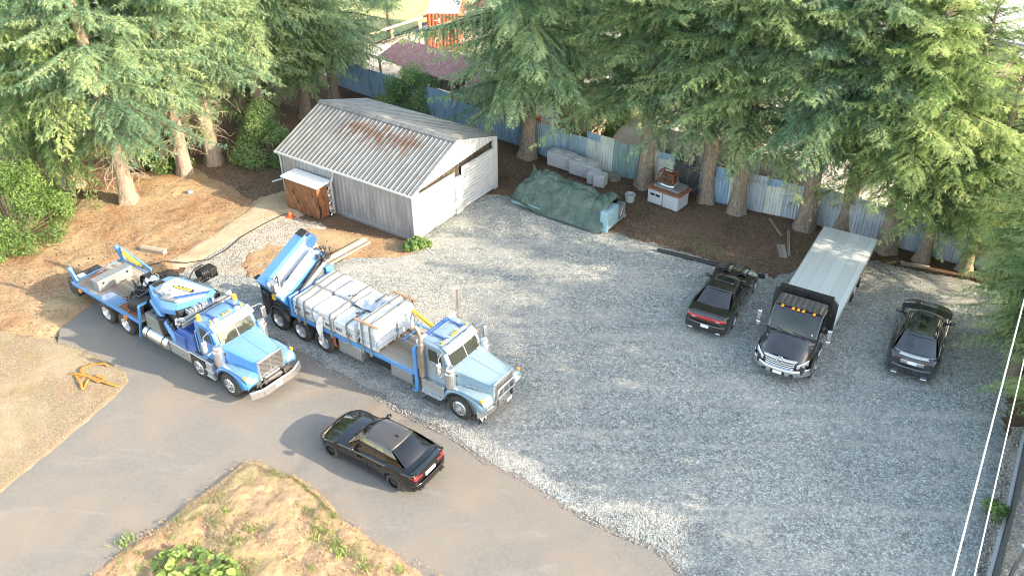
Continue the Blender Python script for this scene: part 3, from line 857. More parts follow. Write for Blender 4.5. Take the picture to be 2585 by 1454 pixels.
b.build('ridge_cap', M['shedroof'], shed, smooth=0)
b = MB(); b.box(-.26, -.15, -.15, LD + .15, ZN - .12, ZN - .02)
b.build('gutter', M['shedwhite'], shed, bevel=.02)
b = MB(); b.tube([(-.18, LD - .12, ZN - .1), (-.1, LD - .12, 2.3), (-.07, LD - .1, .9), (-.07, LD - .1, .1)], .05); b.tube([(-.06, LD - .12, 1.0), (-.6, LD + .25, .9)], .05)
b.build('downspout', M['shedwhite'], shed)
b = MB(); b.tube([(-.2, 5.05, ZN - .1), (-.2, 5.1, 2.2), (-.32, 5.16, 1.9), (-.3, 5.17, .15)], .055)
b.build('downspout', M['foil'], shed)
b = MB(); b.tube([(-.06, -.02, ZN - .05), (-.06, -.03, .1), (-.3, -.9, .02), (-.5, -1.6, .0)], .05)
b.build('downspout', M['shedwhite'], shed)
b = MB(); b.box(-.07, 0, 0, LD, -.06, .10)
b.build('base_strip', M['alu'], shed)

# wrapped box leaning on the shed
lc = thing('lean_to_box', 'brown sheet-wrapped box with white lid against the shed wall', 'storage box', (-4.79, 37.68, 0), SHA)
b = MB()
def side(u0, u1, zt, ph):
    p0, p1 = Vector(u0), Vector(u1)
    nr = (p1 - p0).cross(Vector((0, 0, 1))).normalized()
    def P(u, v):
        p = p0.lerp(p1, u); z = .05 + (zt - .05) * v
        w = .05 * math.sin(u * 9 + v * 5 + ph) * math.sin(v * 3.1) + .03 * math.sin(u * 23 - v * 11 + ph) * (1 - v) + .02 * math.sin(u * 40 + v * 14)
        q = p + nr * w
        return (q.x, q.y, z - .06 * (1 - v) * (.5 + .5 * math.sin(u * 13)))
    return P
b.grid(side((-1.08, 7.82, 0), (-1.08, 5.5, 0), 1.84, 0), 36, 18)
b.grid(side((-1.08, 5.5, 0), (-.42, 5.42, 0), 1.86, 2), 12, 18)
b.grid(side((-.12, 7.85, 0), (-1.08, 7.82, 0), 1.86, 4), 14, 18)
b.build('wrap', M['browntarp'], lc, smooth=60)
b = MB(); b.box(-1.2, -.1, 5.33, 7.95, 1.83, 1.93); b.build('lid', M['white'], lc, bevel=.03)
b = MB(); b.grid(lambda u, v: (-.42 + .3 * u + .04 * math.sin(v * 31), 5.40 - .05 * math.sin(v * 17 + u * 7), .0 + 1.85 * v), 4, 26)
b.build('foil_side', M['foil'], lc, smooth=0)
b = MB(); b.box(-1.02, -.2, 5.5, 7.8, .0, 1.83); b.build('carcass', M['black'], lc)
# ------------------------------------------------------------------ yard items in front of the fence
def world_line(name, pts, r, m, label, cat, **kw):
    b = MB(); b.tube(pts, r); o = b.build(name, m); return tag(o, label, cat, **kw)
def plank(p0, p1, w, t, label, m='wood', z=.0, name='wooden_plank', group=None, cat='plank'):
    p0, p1 = Vector((*p0, 0)), Vector((*p1, 0))
    d = p1 - p0
    b = MB(); b.box(-d.length / 2, d.length / 2, -w / 2, w / 2, 0, t)
    o = b.build(name, M[m], bevel=.008)
    o.location = ((p0 + p1) / 2 + Vector((0, 0, z))); o.rotation_euler = (0, 0, math.atan2(d.y, d.x))
    return tag(o, label, cat, group)
# tarpaulin-covered machine
TA = math.atan2(-3.29, 4.77)
mc = thing('machine', 'pale blue machine on skids showing below the green tarpaulin', 'machine', (0, 41.46, 0), TA)
b = MB(); b.box(-.05, 5.75, .05, .22, .06, .24); b.box(-.05, 5.75, 1.95, 2.12, .06, .24)
for x in (.1, 1.4, 2.9, 4.3, 5.6): b.box(x - .1, x + .1, .2, 2.0, .08, .22)
b.build('skid_frame', M['machine'], mc, bevel=.015)
b = MB(); b.box(.1, .75, .2, 1.8, .24, .62); b.box(.9, 4.9, .45, 1.65, .24, .62); b.box(.25, .6, .04, .2, .24, .5)
b.build('machine_body', M['machine'], mc, bevel=.04)
b = MB(); b.box(5.3, 5.72, .12, 1.35, .22, 1.12); b.build('end_cabinet', M['machine'], mc, bevel=.05)
b = MB(); b.cyl((5.72, .75, .68), (5.76, .75, .68), .42, n=24); b.build('round_cover', M['machine'], mc)
b = MB(); b.box(5.35, 5.75, 1.38, 2.0, .22, .95); b.tube([(5.76, 1.45, .4), (5.8, 1.6, .8), (5.7, 1.9, .9)], .04); b.tube([(5.78, 1.6, .35), (5.83, 1.75, .55), (5.75, 1.9, .4)], .03)
b.build('end_fittings', M['steelgrey'], mc, bevel=.03)
def tarp_top(u, v):
    """height of what the tarpaulin lies on; u along 0..5.7, v across 0..2.1"""
    def bump(cu, cv, su, sv, h): return h * math.exp(-((u - cu) / su) ** 4 - ((v - cv) / sv) ** 4)
    z = max(bump(1.5, 1.25, 1.25, .8, 1.5), bump(3.3, 1.1, 1.5, .95, 1.35), bump(5.1, 1.15, .75, 1.0, 1.28), bump(.4, 1.7, .45, .6, 1.15), bump(.35, .6, .4, .6, .95))
    return max(z + .22 * min(1, z), 1.0 * max(0, min(1, (u - .05) / .25)) * min(1, max(0, (5.45 - u) / .2)) * max(0, min(1, (v - .12) / .25)) * max(0, min(1, (2.1 - v) / .2)))
def tarp_pt(a, c):
    u, v = -.12 + 5.62 * a, -.30 + 2.72 * c
    h = 0
    for du in (-.2, 0, .2):
        for dv in (-.12, 0, .12): h += tarp_top(u + du, v + dv)
    h /= 9
    eu = min(u + .12, 5.5 - u) ; 
    fl = 0.0
    if c < .3: fl = max(0, .52 - .27 * u) * (1 - c / .3)        # edge lifted at the near left end
    h = max(h, .05 + fl)
    # radiating creases from two tie points
    for (cu, cv, am, fq) in ((1.35, .75, .055, 11), (4.75, 1.5, .07, 13), (3.2, .9, .04, 9)):
        ang = math.atan2(v - cv, u - cu); rr = math.hypot(v - cv, u - cu)
        h += 1.7 * am * (abs(math.sin(ang * fq * .5 + cu)) - .5) * math.exp(-((rr - .7) / .75) ** 2) * min(1, h * 1.5)
    h += .05 * math.sin(u * 7 + v * 3) * math.sin(v * 6 - u * 2) * min(1, h)
    d = math.hypot(u - 4.75, v - 1.5)
    if d < .3: h -= .22 * (1 - d / .3)
    return (u, v, h + .06)
b = MB(); b.grid(tarp_pt, 110, 64)
b.grid(lambda s, t: (.25 - .25 * s, 1.95 + .2 * t + .1 * s, 1.1 + .35 * s * math.sin(t * 3.1) + .15 * t), 8, 8)
tp = b.build('green_tarpaulin', M['tarp'], None, smooth=70)
tp.location = (0, 41.46, 0); tp.rotation_euler = (0, 0, TA)
tag(tp, 'dark green tarpaulin creased over a long machine beside the gravel', 'tarpaulin')

# cast concrete blocks
def concrete_block(cx, cy, a, label):
    t = thing('concrete_block', label, 'concrete block', (cx, cy, 0), a, 'concrete blocks by the fence')
    b = MB(); b.box(-.78, .78, -.40, .40, 0, .86); b.build('block_body', M['concrete'], t, bevel=.035)
    b = MB()
    for x in (-.4, .4): b.lathe([(0, .92), (.1, .92), (.16, .895), (.18, .855)], (x, 0, 0), 'z', 16)
    b.build('lifting_key', M['concrete'], t)
concrete_block(2.92, 46.05, -.66, 'pale concrete block beside the thick trunk, farther of the pair')
concrete_block(4.12, 44.92, -.66, 'pale concrete block touching the small grey cubes, nearer of the pair')
for i, (x, y, a, tl, lb) in enumerate(((4.62, 43.95, -.5, .12, 'small dark grey concrete cube leaning on its neighbour'), (4.92, 43.62, -.45, 0, 'small grey concrete cube standing upright, front of the two'))):
    b = MB(); b.box(-.32, .32, -.32, .32, 0, .7); o = b.build('concrete_cube', M['concrete'], bevel=.02)
    o.location = (x, y, .0 + .03 * (tl > 0)); o.rotation_euler = (tl, 0, a); tag(o, lb, 'concrete cube', 'concrete cubes')
b = MB(); b.lathe([(0, .16), (.42, .17), (.46, .12), (.46, -.05)], (0, 0, 0), 'z', 18); o = b.build('tree_stump', M['wood'], None)
o.location = (5.75, 44.6, -.08); tag(o, 'low sawn stump disc at the foot of the white fence panel', 'stump')
b = MB(); b.lathe([(0, .1), (.24, .1), (.27, .46), (.3, .48), (.28, .52), (.22, .5), (.2, .2), (0, .2)], (0, 0, 0), 'z', 20)
o = b.build('plastic_pail', mat('dirty_white_plastic', (.42, .44, .42), .5, 0, .2, 8, 0, dust=.4)); o.location = (6.35, 41.75, -.1); tag(o, 'dirty white pail standing behind the green tarpaulin', 'pail')

# crate with an engine on it
CA = math.atan2(-1.2, 1.4)
cr = thing('crate', 'two grey plastic bins under a brown board by the fence', 'crate', (7.27, 41.7, -.08), CA)
b = MB(); b.box(0, .88, 0, 1.1, .08, .88); b.box(.92, 1.85, 0, 1.1, .06, .84)
b.build('bin', mat('light_grey_plastic', (.5, .51, .54), .5, 0, .1, 5, 0, dust=.2), cr, bevel=.04)
b = MB()
for x in (.3, .62): b.box(x - .13, x + .13, -.015, .01, .55, .68)
b.build('hand_slot', M['black'], cr, bevel=.02)
b = MB(); b.box(-.1, 1.95, -.06, 1.25, .9, .99); b.build('board', mat('red_brown_board', (.26, .11, .055), .7, 0, .3, 5, .2), cr, bevel=.01)
en = thing('scrap_engine', 'rusty engine with pale pipes lying on a grey panel above the bins', 'engine', (7.27, 41.7, .91), CA)
b = MB(); b.box(.2, 1.75, .2, 1.2, .0, .12); b.box(.35, 1.25, .3, 1.1, .12, .25); b.build('panel', M['steelgrey'], en, bevel=.02)
b = MB()
for a, c in (((.3, .5), (1.15, .5)), ((.3, 1.0), (1.15, 1.0)), ((.3, .5), (.3, 1.0)), ((1.15, .5), (1.15, 1.0))):
    for z in (.3, .78): b.obox((*a, z), (*c, z), .045, .045)
for p in ((.3, .5), (1.15, .5), (.3, 1.0), (1.15, 1.0)): b.obox((*p, .25), (*p, .8), .045, .045)
b.build('cage', M['rust'], en)
b = MB(); b.box(.42, 1.05, .58, .95, .28, .62); b.cyl((.55, .5, .5), (.55, 1.0, .5), .16); b.cyl((.9, .52, .52), (.9, .98, .52), .2)
for k in range(6): b.cyl((.45 + .1 * k, .6, .62), (.45 + .1 * k, .9, .7), .035)
b.build('engine_block', mat('oily_brown_iron', (.12, .075, .045), .6, .4, .5, 9, .4), en, bevel=.02)
b = MB(); b.tube([(.2, .35, .3), (.1, .6, .45), (.15, .95, .7), (.3, 1.1, .5)], .06); b.tube([(1.3, .4, .2), (1.1, .28, .2), (.6, .28, .22)], .09)
b.build('pipe', M['alu'], en)
# boards lying about
plank((13.38, 39.81), (13.54, 38.1), .11, .05, 'thin board lying on the litter, the one nearest the fence', z=-.07, group='loose boards')
plank((14.03, 38.59), (13.43, 36.15), .13, .05, 'long narrow board lying on the litter beside the short plank', z=-.07, group='loose boards')
plank((13.28, 37.2), (13.12, 35.98), .42, .05, 'short wide grey plank on the litter near the flatbed', z=-.07, group='loose boards')
plank((18.55, 35.41), (19.76, 34.96), .26, .08, 'grey plank lying at the trunk right of the flatbed', z=-.07, group='loose boards')
plank((-7.3, 37.72), (-9.15, 35.45), .2, .16, 'pale timber beam lying on bark litter by the shed', 'newwood', z=.02, name='timber_beam', cat='timber')
plank((-7.05, 37.5), (-8.9, 35.25), .14, .10, 'thin weathered rail lying alongside the pale timber', 'wood', z=.02, name='timber_beam', cat='timber')
world_line('drain_pipe', [(7.1, 36.56, .08), (9.4, 35.38, .08), (11.75, 34.12, .08)], .10, M['black'], 'long black plastic pipe lying along the gravel edge', 'pipe')
hz = [(-11.3, 40.1, .08), (-11.84, 40.5, .06), (-12.6, 39.6, .06), (-13.58, 38.1, .07), (-14.0, 36.9, .06), (-14.6, 36.0, .06), (-15.6, 35.7, .06), (-16.7, 35.85, .07), (-17.6, 35.3, .05)]
world_line('air_hose', hz, .022, M['hose'], 'dark hose trailing from the brown box across the path', 'hose')
b = MB(); b.lathe([(0, .34), (.09, .33), (.12, .25), (.13, .06), (.22, .05), (.22, 0)], (0, 0, 0), 'z', 14)
o = b.build('orange_cone', mat('red_orange_plastic', (.75, .12, .04), .5, 0, .1, 6)); o.location = (-11.55, 40.2, .03); o.scale = (1, 1, .8); tag(o, 'small red-orange cone at the foot of the brown box', 'cone')
b = MB(); b.lathe([(0, .3), (.1, .3), (.14, .22), (.14, 0)], (0, 0, 0), 'z', 14); o = b.build('gas_bottle', mat('grey_bottle_paint', (.25, .3, .34), .4, .2, .1, 5)); o.location = (-17.6, 43.0, 0); o.rotation_euler = (.9, .3, 0)
tag(o, 'small grey bottle lying on the orange soil by the trunks', 'bottle')
plank((-18.2, 37.0), (-16.9, 36.6), .3, .22, 'dark split log lying on the orange soil behind the crane truck', 'wood', z=.0, name='split_log', cat='log')
# orange sling on the dry grass
def ribbon(name, pts, w, m, label, cat):
    P = [Vector(p) for p in pts]
    # smooth the line
    Q = []
    for i in range(len(P) - 1):
        p0, p1, p2, p3 = P[max(i - 1, 0)], P[i], P[i + 1], P[min(i + 2, len(P) - 1)]
        for k in range(8):
            t = k / 8
            Q.append(.5 * ((2 * p1) + (p2 - p0) * t + (2 * p0 - 5 * p1 + 4 * p2 - p3) * t * t + (3 * p1 - p0 - 3 * p2 + p3) * t ** 3))
    b = MB(); vs, fs = [], []
    for i, p in enumerate(Q):
        d = (Q[min(i + 1, len(Q) - 1)] - Q[max(i - 1, 0)]).normalized()
        s = Vector((-d.y, d.x, 0)).normalized()
        if s.length < .1: s = Vector((1, 0, 0))
        vs += [p - s * w / 2, p + s * w / 2 + Vector((0, 0, .01 * math.sin(i)))]
    for i in range(len(Q) - 1): fs.append((2 * i, 2 * i + 1, 2 * i + 3, 2 * i + 2))
    b.add(vs, fs); o = b.build(name, m, smooth=60, solid=.012)
    return tag(o, label, cat)
SL = [(-15.49,26.59),(-16.02,26.76),(-16.62,27.09),(-17.26,27.29),(-17.70,27.40)]
SL2 = [(-17.07,27.22),(-17.38,27.59),(-17.19,27.92),(-16.61,27.97),(-16.35,27.84)]
SL3 = [(-17.52,27.34),(-17.11,26.85),(-16.83,26.44)]
SL4 = [(-16.86,27.09),(-16.37,26.84),(-16.27,27.08),(-16.69,27.26)]
zz = lambda L, h=.08: [(x, y, h + .05 * (i % 2)) for i, (x, y) in enumerate(L)]
ribbon('lifting_sling', zz(SL) + zz(SL2), .11, M['orange'], 'tangled orange webbing sling dropped on the dry grass', 'sling')
ribbon('lifting_sling', zz(SL3) + zz(SL4), .10, M['orange'], 'short orange sling end crossing the tangled one on dry grass', 'sling')

# ------------------------------------------------------------------ ribbed metal fence, trees stand in front of it
fence = thing('metal_fence', 'long patchwork fence of blue and grey ribbed metal sheets', 'fence', (0, 0, 0))
spec = [(0, 'fblue', 14), (1, 'fblue', 40), (2, 'fblue', 6), (3, 'flight', 8), (4, 'fpale', 0), (5, 'fpale', 0), (6, 'flight', 0), (7, 'fblue', 0), (8, 'fgrey', 0), (9, 'fgrey', 0), (10, 'fgrey', 0), (11, 'fgrey', 0)]
seq = [['fblue', 'fblue'], ['fblue'] * 9, ['fblue', 'flight'], ['flight', 'flight'], ['fpale', 'fpale', 'fteal'], ['fteal', 'fpale', 'fpale', 'fdark'], ['fdark', 'fblue'], ['fblue', 'fpale'], ['fgrey', 'fpale', 'fgrey'], ['fgrey', 'fgrey', 'fgrey', 'fgrey'], ['fgrey', 'flight'], ['fgrey', 'fgrey', 'fgrey']]
frs = random.Random(12)
for i, cols in enumerate(seq):
    p, q = Vector((*FENCE[i], 0)), Vector((*FENCE[i + 1], 0))
    d = (q - p).normalized(); nr = Vector((d.y, -d.x, 0))
    n = len(cols); L = (q - p).length
    for k, cname in enumerate(cols):
        a = p.lerp(q, k / n) + nr * frs.uniform(0, .05); e = p.lerp(q, (k + 1) / n + .012) + nr * frs.uniform(0, .05)
        ht = frs.uniform(1.45, 1.62)
        t0 = Vector((0, 0, ht + frs.uniform(-.04, .04))); t1 = Vector((0, 0, ht + frs.uniform(-.04, .04)))
        z0 = Vector((0, 0, -.16))
        b = MB(); b.corrug(a + z0, e + z0, e + t1, a + t0, max(4, int(L / n / .15)), .03, nr, (0, 0, 0, 1, 1))
        b.build('ribbed_panel', M[cname], fence, smooth=0)
        b = MB(); b.corrug(a - nr * .07 + Vector((0, 0, ht - .1)), e - nr * .07 + Vector((0, 0, ht - .1)), e - nr * .07 + Vector((0, 0, ht + .38)), a - nr * .07 + Vector((0, 0, ht + .38)), max(4, int(L / n / .15)), .03, nr, (0, 0, 0, 1, 1))
        if not (cname == 'fdark' or frs.random() < .12): b.build('top_strip', M['fblue' if cname in ('fpale', 'fdark', 'fblue', 'flight') and frs.random() < .7 else cname], fence, smooth=0)
        if k == 0 or n > 3 and k % 2 == 0:
            b = MB(); w = a - nr * .16; b.box(w.x - .06, w.x + .06, w.y - .06, w.y + .06, -.1, 2.0); b.build('post', M['wood'], fence)
    b = MB(); b.obox(p - nr * .1 + Vector((0, 0, 1.45)), q - nr * .1 + Vector((0, 0, 1.45)), .05, .09); b.build('rail', M['wood'], fence)
# ------------------------------------------------------------------ conifers
def curve_pts(h, az, L, e0, droop, up, n=9, wob=0.0, rs=None):
    t = np.linspace(0, 1, n)
    r = L * t * math.cos(e0)
    z = h + L * (t * math.sin(e0) - droop * t ** 2 + up * t ** 4)
    a = az + (wob * (rs.rand() - .5) if rs is not None else 0) * t
    return np.stack([r * np.cos(a), r * np.sin(a), z], -1)

def sprays(P, L, rs, dens, twl, hang, bw, bl, tint0, t0=.10):
    """needle blades along side twigs of one branch; returns (k,3,3) triangles and tints"""
    nt_ = max(4, int(L * (1 - t0) / (.15 / dens)))
    t = t0 + (1 - t0) * (np.arange(nt_) + rs.rand(nt_)) / nt_
    t = np.repeat(t, 2); side = np.tile([1., -1.], nt_)
    n = len(P) - 1
    i = np.minimum((t * n).astype(int), n - 1); f = (t * n - i)[:, None]
    B = P[i] * (1 - f) + P[i + 1] * f
    D = P[i + 1] - P[i]; D /= np.linalg.norm(D, axis=1)[:, None]
    Sd = np.stack([-D[:, 1], D[:, 0], np.zeros(len(D))], -1); Sd /= np.linalg.norm(Sd, axis=1)[:, None] + 1e-9
    tl = np.clip(twl * L * (1.05 - t) , .18, 1.15) * (.65 + .7 * rs.rand(len(t)))
    an = .5 + .9 * rs.rand(len(t))
    T = D * np.cos(an)[:, None] + Sd * (side * np.sin(an))[:, None]
    T[:, 2] += .7 * (rs.rand(len(t)) - .45)
    T /= np.linalg.norm(T, axis=1)[:, None]
    # blades along each twig
    m = np.maximum(3, (tl * 58 * dens).astype(int))
    k = np.repeat(np.arange(len(t)), m)
    s = rs.rand(len(k)) ** .8
    q = B[k] + T[k] * (tl[k] * s)[:, None]
    q[:, 2] += .05 - hang * tl[k] * s ** 1.6
    q += rs.normal(0, .025, q.shape)
    dirn = T[k] * (.7 + .3 * rs.rand(len(k)))[:, None] + rs.normal(0, .5, (len(k), 3))
    dirn[:, 2] -= hang * 1.1 * s
    dirn /= np.linalg.norm(dirn, axis=1)[:, None]
    side2 = np.cross(dirn, rs.normal(0, 1, (len(k), 3)) + np.array([0, 0, .6]))
    side2 /= np.linalg.norm(side2, axis=1)[:, None] + 1e-9
    ln = bl * (.7 + .6 * rs.rand(len(k)))
    w = bw * (.7 + .6 * rs.rand(len(k)))
    tri = np.stack([q - side2 * w[:, None], q + side2 * w[:, None], q + dirn * ln[:, None]], 1)
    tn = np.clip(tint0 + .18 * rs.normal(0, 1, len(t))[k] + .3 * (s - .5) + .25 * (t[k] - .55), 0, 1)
    return tri, tn

def conifer_meshes(seed, H, z0, R0, leafm, barkr=.42, dens=1.0, droop=.28, hang=.35, e_low=-.12, e_top=.65, step=.38, per=(6, 8), dead=26, dead0=1.2, bw=.0175, bl=.155, shape=.7, twl=.25, skip=.14, top_dens=.7, lump=.42):
    rs = np.random.RandomState(seed)
    tris, tns = [], []
    lb = MB()
    z = z0
    while z < H - .25:
        u = (z - z0) / (H - z0)
        Lm = R0 * (1 - u) ** shape * (1 if u > .1 else .8 + 2 * u) + .15
        for j in range(rs.randint(per[0], per[1] + 1)):
            if rs.rand() < skip: continue
            az = rs.rand() * 6.283
            L = Lm * (1 - lump + 2 * lump * rs.rand()) * (.66 + .68 * float(vnoise(np.array([az * 1.1 + seed]), np.array([z * .8]))[0]))
            e0 = e_low + (e_top - e_low) * u ** 1.3 + rs.normal(0, .09)
            P = curve_pts(z + .3 * (rs.rand() - .5), az, L, e0, droop * (1.1 - .6 * u) * (.7 + .6 * rs.rand()), .12, 10, .5, rs)
            dn = dens * (1 - (1 - top_dens) * min(1, max(0, (z - z0 - 6.5) / 3)))
            tr, tn = sprays(P, L, rs, dn, twl, hang, bw, bl, .12 + .62 * rs.rand())
            tris.append(tr); tns.append(tn)
            rad = .012 + .007 * L
            lb.tube(P[:8], rad, 5, [rad * (1 - .1 * i) for i in range(8)])
        z += step * (.75 + .5 * rs.rand())
    # dead lower limbs with bare forks
    db = MB()
    for j in range(dead):
        zz_ = dead0 + (z0 + 1.4 - dead0) * rs.rand()
        L = .6 + 2.4 * rs.rand() * min(1, zz_ / z0)
        az = rs.rand() * 6.283
        P = curve_pts(zz_, az, L, .15 * rs.normal(0, 1) - .05, .3 * rs.rand(), -.1, 7, .8, rs)
        db.tube(P, .02, 4, [.024 - .003 * i for i in range(7)])
        for q in range(rs.randint(2, 6)):
            i = rs.randint(2, 7)
            d = rs.normal(0, 1, 3); d[2] -= .5; d /= np.linalg.norm(d)
            e = P[i] + d * (.25 + .6 * rs.rand())
            mid = (P[i] + e) / 2 + rs.normal(0, .06, 3)
            db.tube([P[i], mid, e], .008, 3, [.011, .008, .004])
    # trunk with flared foot
    tb = MB()
    pts, rr = [], []
    for i in range(15):
        z = -.25 + (H - .1 + .25) * (i / 14) ** 1.25
        pts.append((.08 * math.sin(z * .3 + seed), .08 * math.cos(z * .23 + seed) - .08, z))
        f = 1 + .55 * math.exp(-max(z, 0) / .35)
        rr.append(max(.03, barkr * (1 - .9 * max(0, z) / H) * f))
    tb.tube(pts, .3, 14, rr)
    for i, v in enumerate(tb.v):
        a = math.atan2(v[1], v[0]); k = 1 + (.07 * math.sin(5 * a + seed) + .05 * math.sin(11 * a + v[2] * 2)) * (1.4 if v[2] < .6 else .8)
        tb.v[i] = (v[0] * k, v[1] * k, v[2])
    return (np.concatenate(tris), np.concatenate(tns)), lb, db, tb

def make_conifer(name, seed, leaf, H, z0, R0, **kw):
    (tr, tn), lb, db, tb = conifer_meshes(seed, H, z0, R0, leaf, **kw)
    root = thing(name, None, None)
    tb.build('trunk', M['bark'], root, smooth=60)
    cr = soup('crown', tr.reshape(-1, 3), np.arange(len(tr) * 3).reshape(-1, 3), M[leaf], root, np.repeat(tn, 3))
    lb.build('limbs', M['limb'], cr, smooth=60)
    if db.v: db.build('dead_limbs', M['twig'], root, smooth=60)
    return root
protos = {
    'g': make_conifer('fir_tree', 18, 'bluneedles', 19, 3.3, 5.2, dens=1.0, dead=34, hang=.75, droop=.36, e_low=-.02, shape=.6),
    'a': make_conifer('fir_tree', 11, 'needles', 20, 5.3, 5.2, dens=.85, shape=.6, dead=44, hang=.45, e_low=0.0),
    'b': make_conifer('fir_tree', 12, 'bluneedles', 19, 5.0, 4.6, dens=.85, shape=.6, dead=40, hang=.6, droop=.32, e_low=0.0),
    'c': make_conifer('fir_tree', 13, 'bluneedles', 21, 4.8, 4.2, dens=.85, dead=80, dead0=1.6, e_low=.02, droop=.32, hang=.5),
    'd': make_conifer('cedar_tree', 14, 'cedar', 18, 2.2, 4.3, dens=.85, dead=16, hang=.85, droop=.38, bw=.019, twl=.24),
    'e': make_conifer('fir_tree', 15, 'needles', 18, 3.6, 4.2, dens=.85, shape=.6, dead=16, hang=.5),
    'f': make_conifer('fir_tree', 17, 'cedar', 19, 4.0, 4.7, dens=.9, e_low=.02, shape=.6, dead=24, hang=.5, droop=.28),
    's': make_conifer('fir_tree', 16, 'needles', 10, .4, 2.9, dead=0, dens=.45, step=.36, per=(6, 8), barkr=.2, skip=.02, lump=.15, bw=.05, bl=.3, shape=.55, top_dens=.9),
}
for k, p in protos.items(): p['_free'] = True
GT = 'conifers round the yard'
def tree(k, x, y, s, rz, label, cat='fir tree', group=GT, sz=None, z=0.0):
    p = protos[k]
    if p.get('_free'):
        del p['_free']; o = p
    else:
        o = copy_tree(p)
    o.location = (x, y, z); o.rotation_euler = (0, 0, rz); o.scale = (s, s, sz or s)
    return tag(o, label, cat, group)
# along the fence, left to right
tree('g', 1.05, 47.62, 1.05, .3, 'dark fir with thick trunk between the shed and the concrete blocks')
tree('a', 7.36, 43.75, 1.0, 1.1, 'fir with mossy trunk between the tarpaulin and the bins')
tree('b', 10.45, 41.95, .9, 2.2, 'fir rising directly behind the right end of the bins')
tree('a', 11.85, 40.6, .92, 3.9, 'slim fir beside the bright blue fence sheet')
tree('b', 14.92, 38.88, .95, 4.4, 'fir at the fence left behind the flatbed')
tree('a', 16.95, 38.74, .98, 5.3, 'broad fir whose trunk stands directly behind the flatbed end')
tree('f', 18.25, 36.8, .95, .9, 'big yellow-green fir at the rear right corner of the flatbed')
tree('e', 19.7, 35.6, .72, 2.9, 'shorter fir with a slim trunk right of the flatbed')
tree('f', 21.3, 34.9, .68, 2.2, 'full yellow-green fir at the right end of the fence')
tree('e', 22.4, 33.7, .42, 4.1, 'low fir sapling drooping over the bare soil at the right edge')
tree('e', 20.7, 30.0, .58, .4, 'low fir spreading branches over the gravel behind the upper wire')
tree('e', 19.9, 27.0, .56, 2.4, 'small fir at the right edge crossed by the two wires')
tree('f', 19.3, 24.0, .36, 1.2, 'smallest fir at the right edge, nearest the dark fence')
# left of the shed
tree('c', -20.64, 42.01, .98, .2, 'fir with pale sunlit leaning trunk on the orange soil, nearest of the left trees')
tree('c', -18.58, 45.35, .95, 2.1, 'fir with bare pale twigs, second trunk from the left')
tree('c', -17.4, 47.0, 1.0, 4.0, 'fir with grey shaded trunk nearest the shed on its left')
tree('d', -24.6, 44.2, 1.15, 1.0, 'bright green cedar above the leafy bush at the left edge', 'cedar tree')
tree('f', -27.8, 48.5, 1.1, 3.0, 'tall fir at the far left edge with pale roofs behind it')
tree('d', -22.4, 50.5, 1.15, 4.6, 'yellow-green cedar behind the leaning sunlit trunk', 'cedar tree')
tree('a', -31.5, 54.0, 1.0, 1.4, 'fir in the upper left corner, farthest left')
tree('b', -15.6, 51.4, 1.0, 5.2, 'dark shaded fir behind the back corner of the shed')
tree('d', -17.4, 55.5, 1.2, 2.6, 'golden-lit cedar behind the bare-twigged trunks', 'cedar tree')
tree('g', -12.0, 56.8, .78, .8, 'dark blue-green fir beside the gap with the red container')
tree('e', -13.2, 53.6, .8, 3.7, 'dark dense fir low behind the zinc shed roof')
tree('b', -9.6, 69.5, .5, 2.0, 'small dark fir standing in the gap before the pale lawn')
tree('g', 3.6, 53.5, .85, 2.7, 'fir beyond the fence behind the thick shaded trunk')
tree('g', 8.8, 52.2, .9, 3.3, 'bright green fir beyond the fence at the top centre')
tree('a', 14.6, 49.0, .92, 5.9, 'fir beyond the fence behind the slim trunk')
# trees past the right edge that shade the gravel
tips = [(21.4, .8), (22.9, -2.8), (24.5, -3), (26.2, -2.8), (27.8, -2.2), (29.3, -.6), (30.8, 1.2), (32.4, 3.2), (33.9, 4.6), (35.2, .5)]
ux, uy = math.cos(R(SUN_AZ)), math.sin(R(SUN_AZ))
for i, (n, xt) in enumerate(tips):
    x = 29.0 + .8 * (i % 2)
    h = (x - xt) / ux * math.tan(R(SUN_EL))
    tree('s', x, (n + uy * x) / ux, h / 10, i * 1.3, 'fir in the row beyond the right edge that shades the gravel', group='shade row of firs', sz=h / 10)

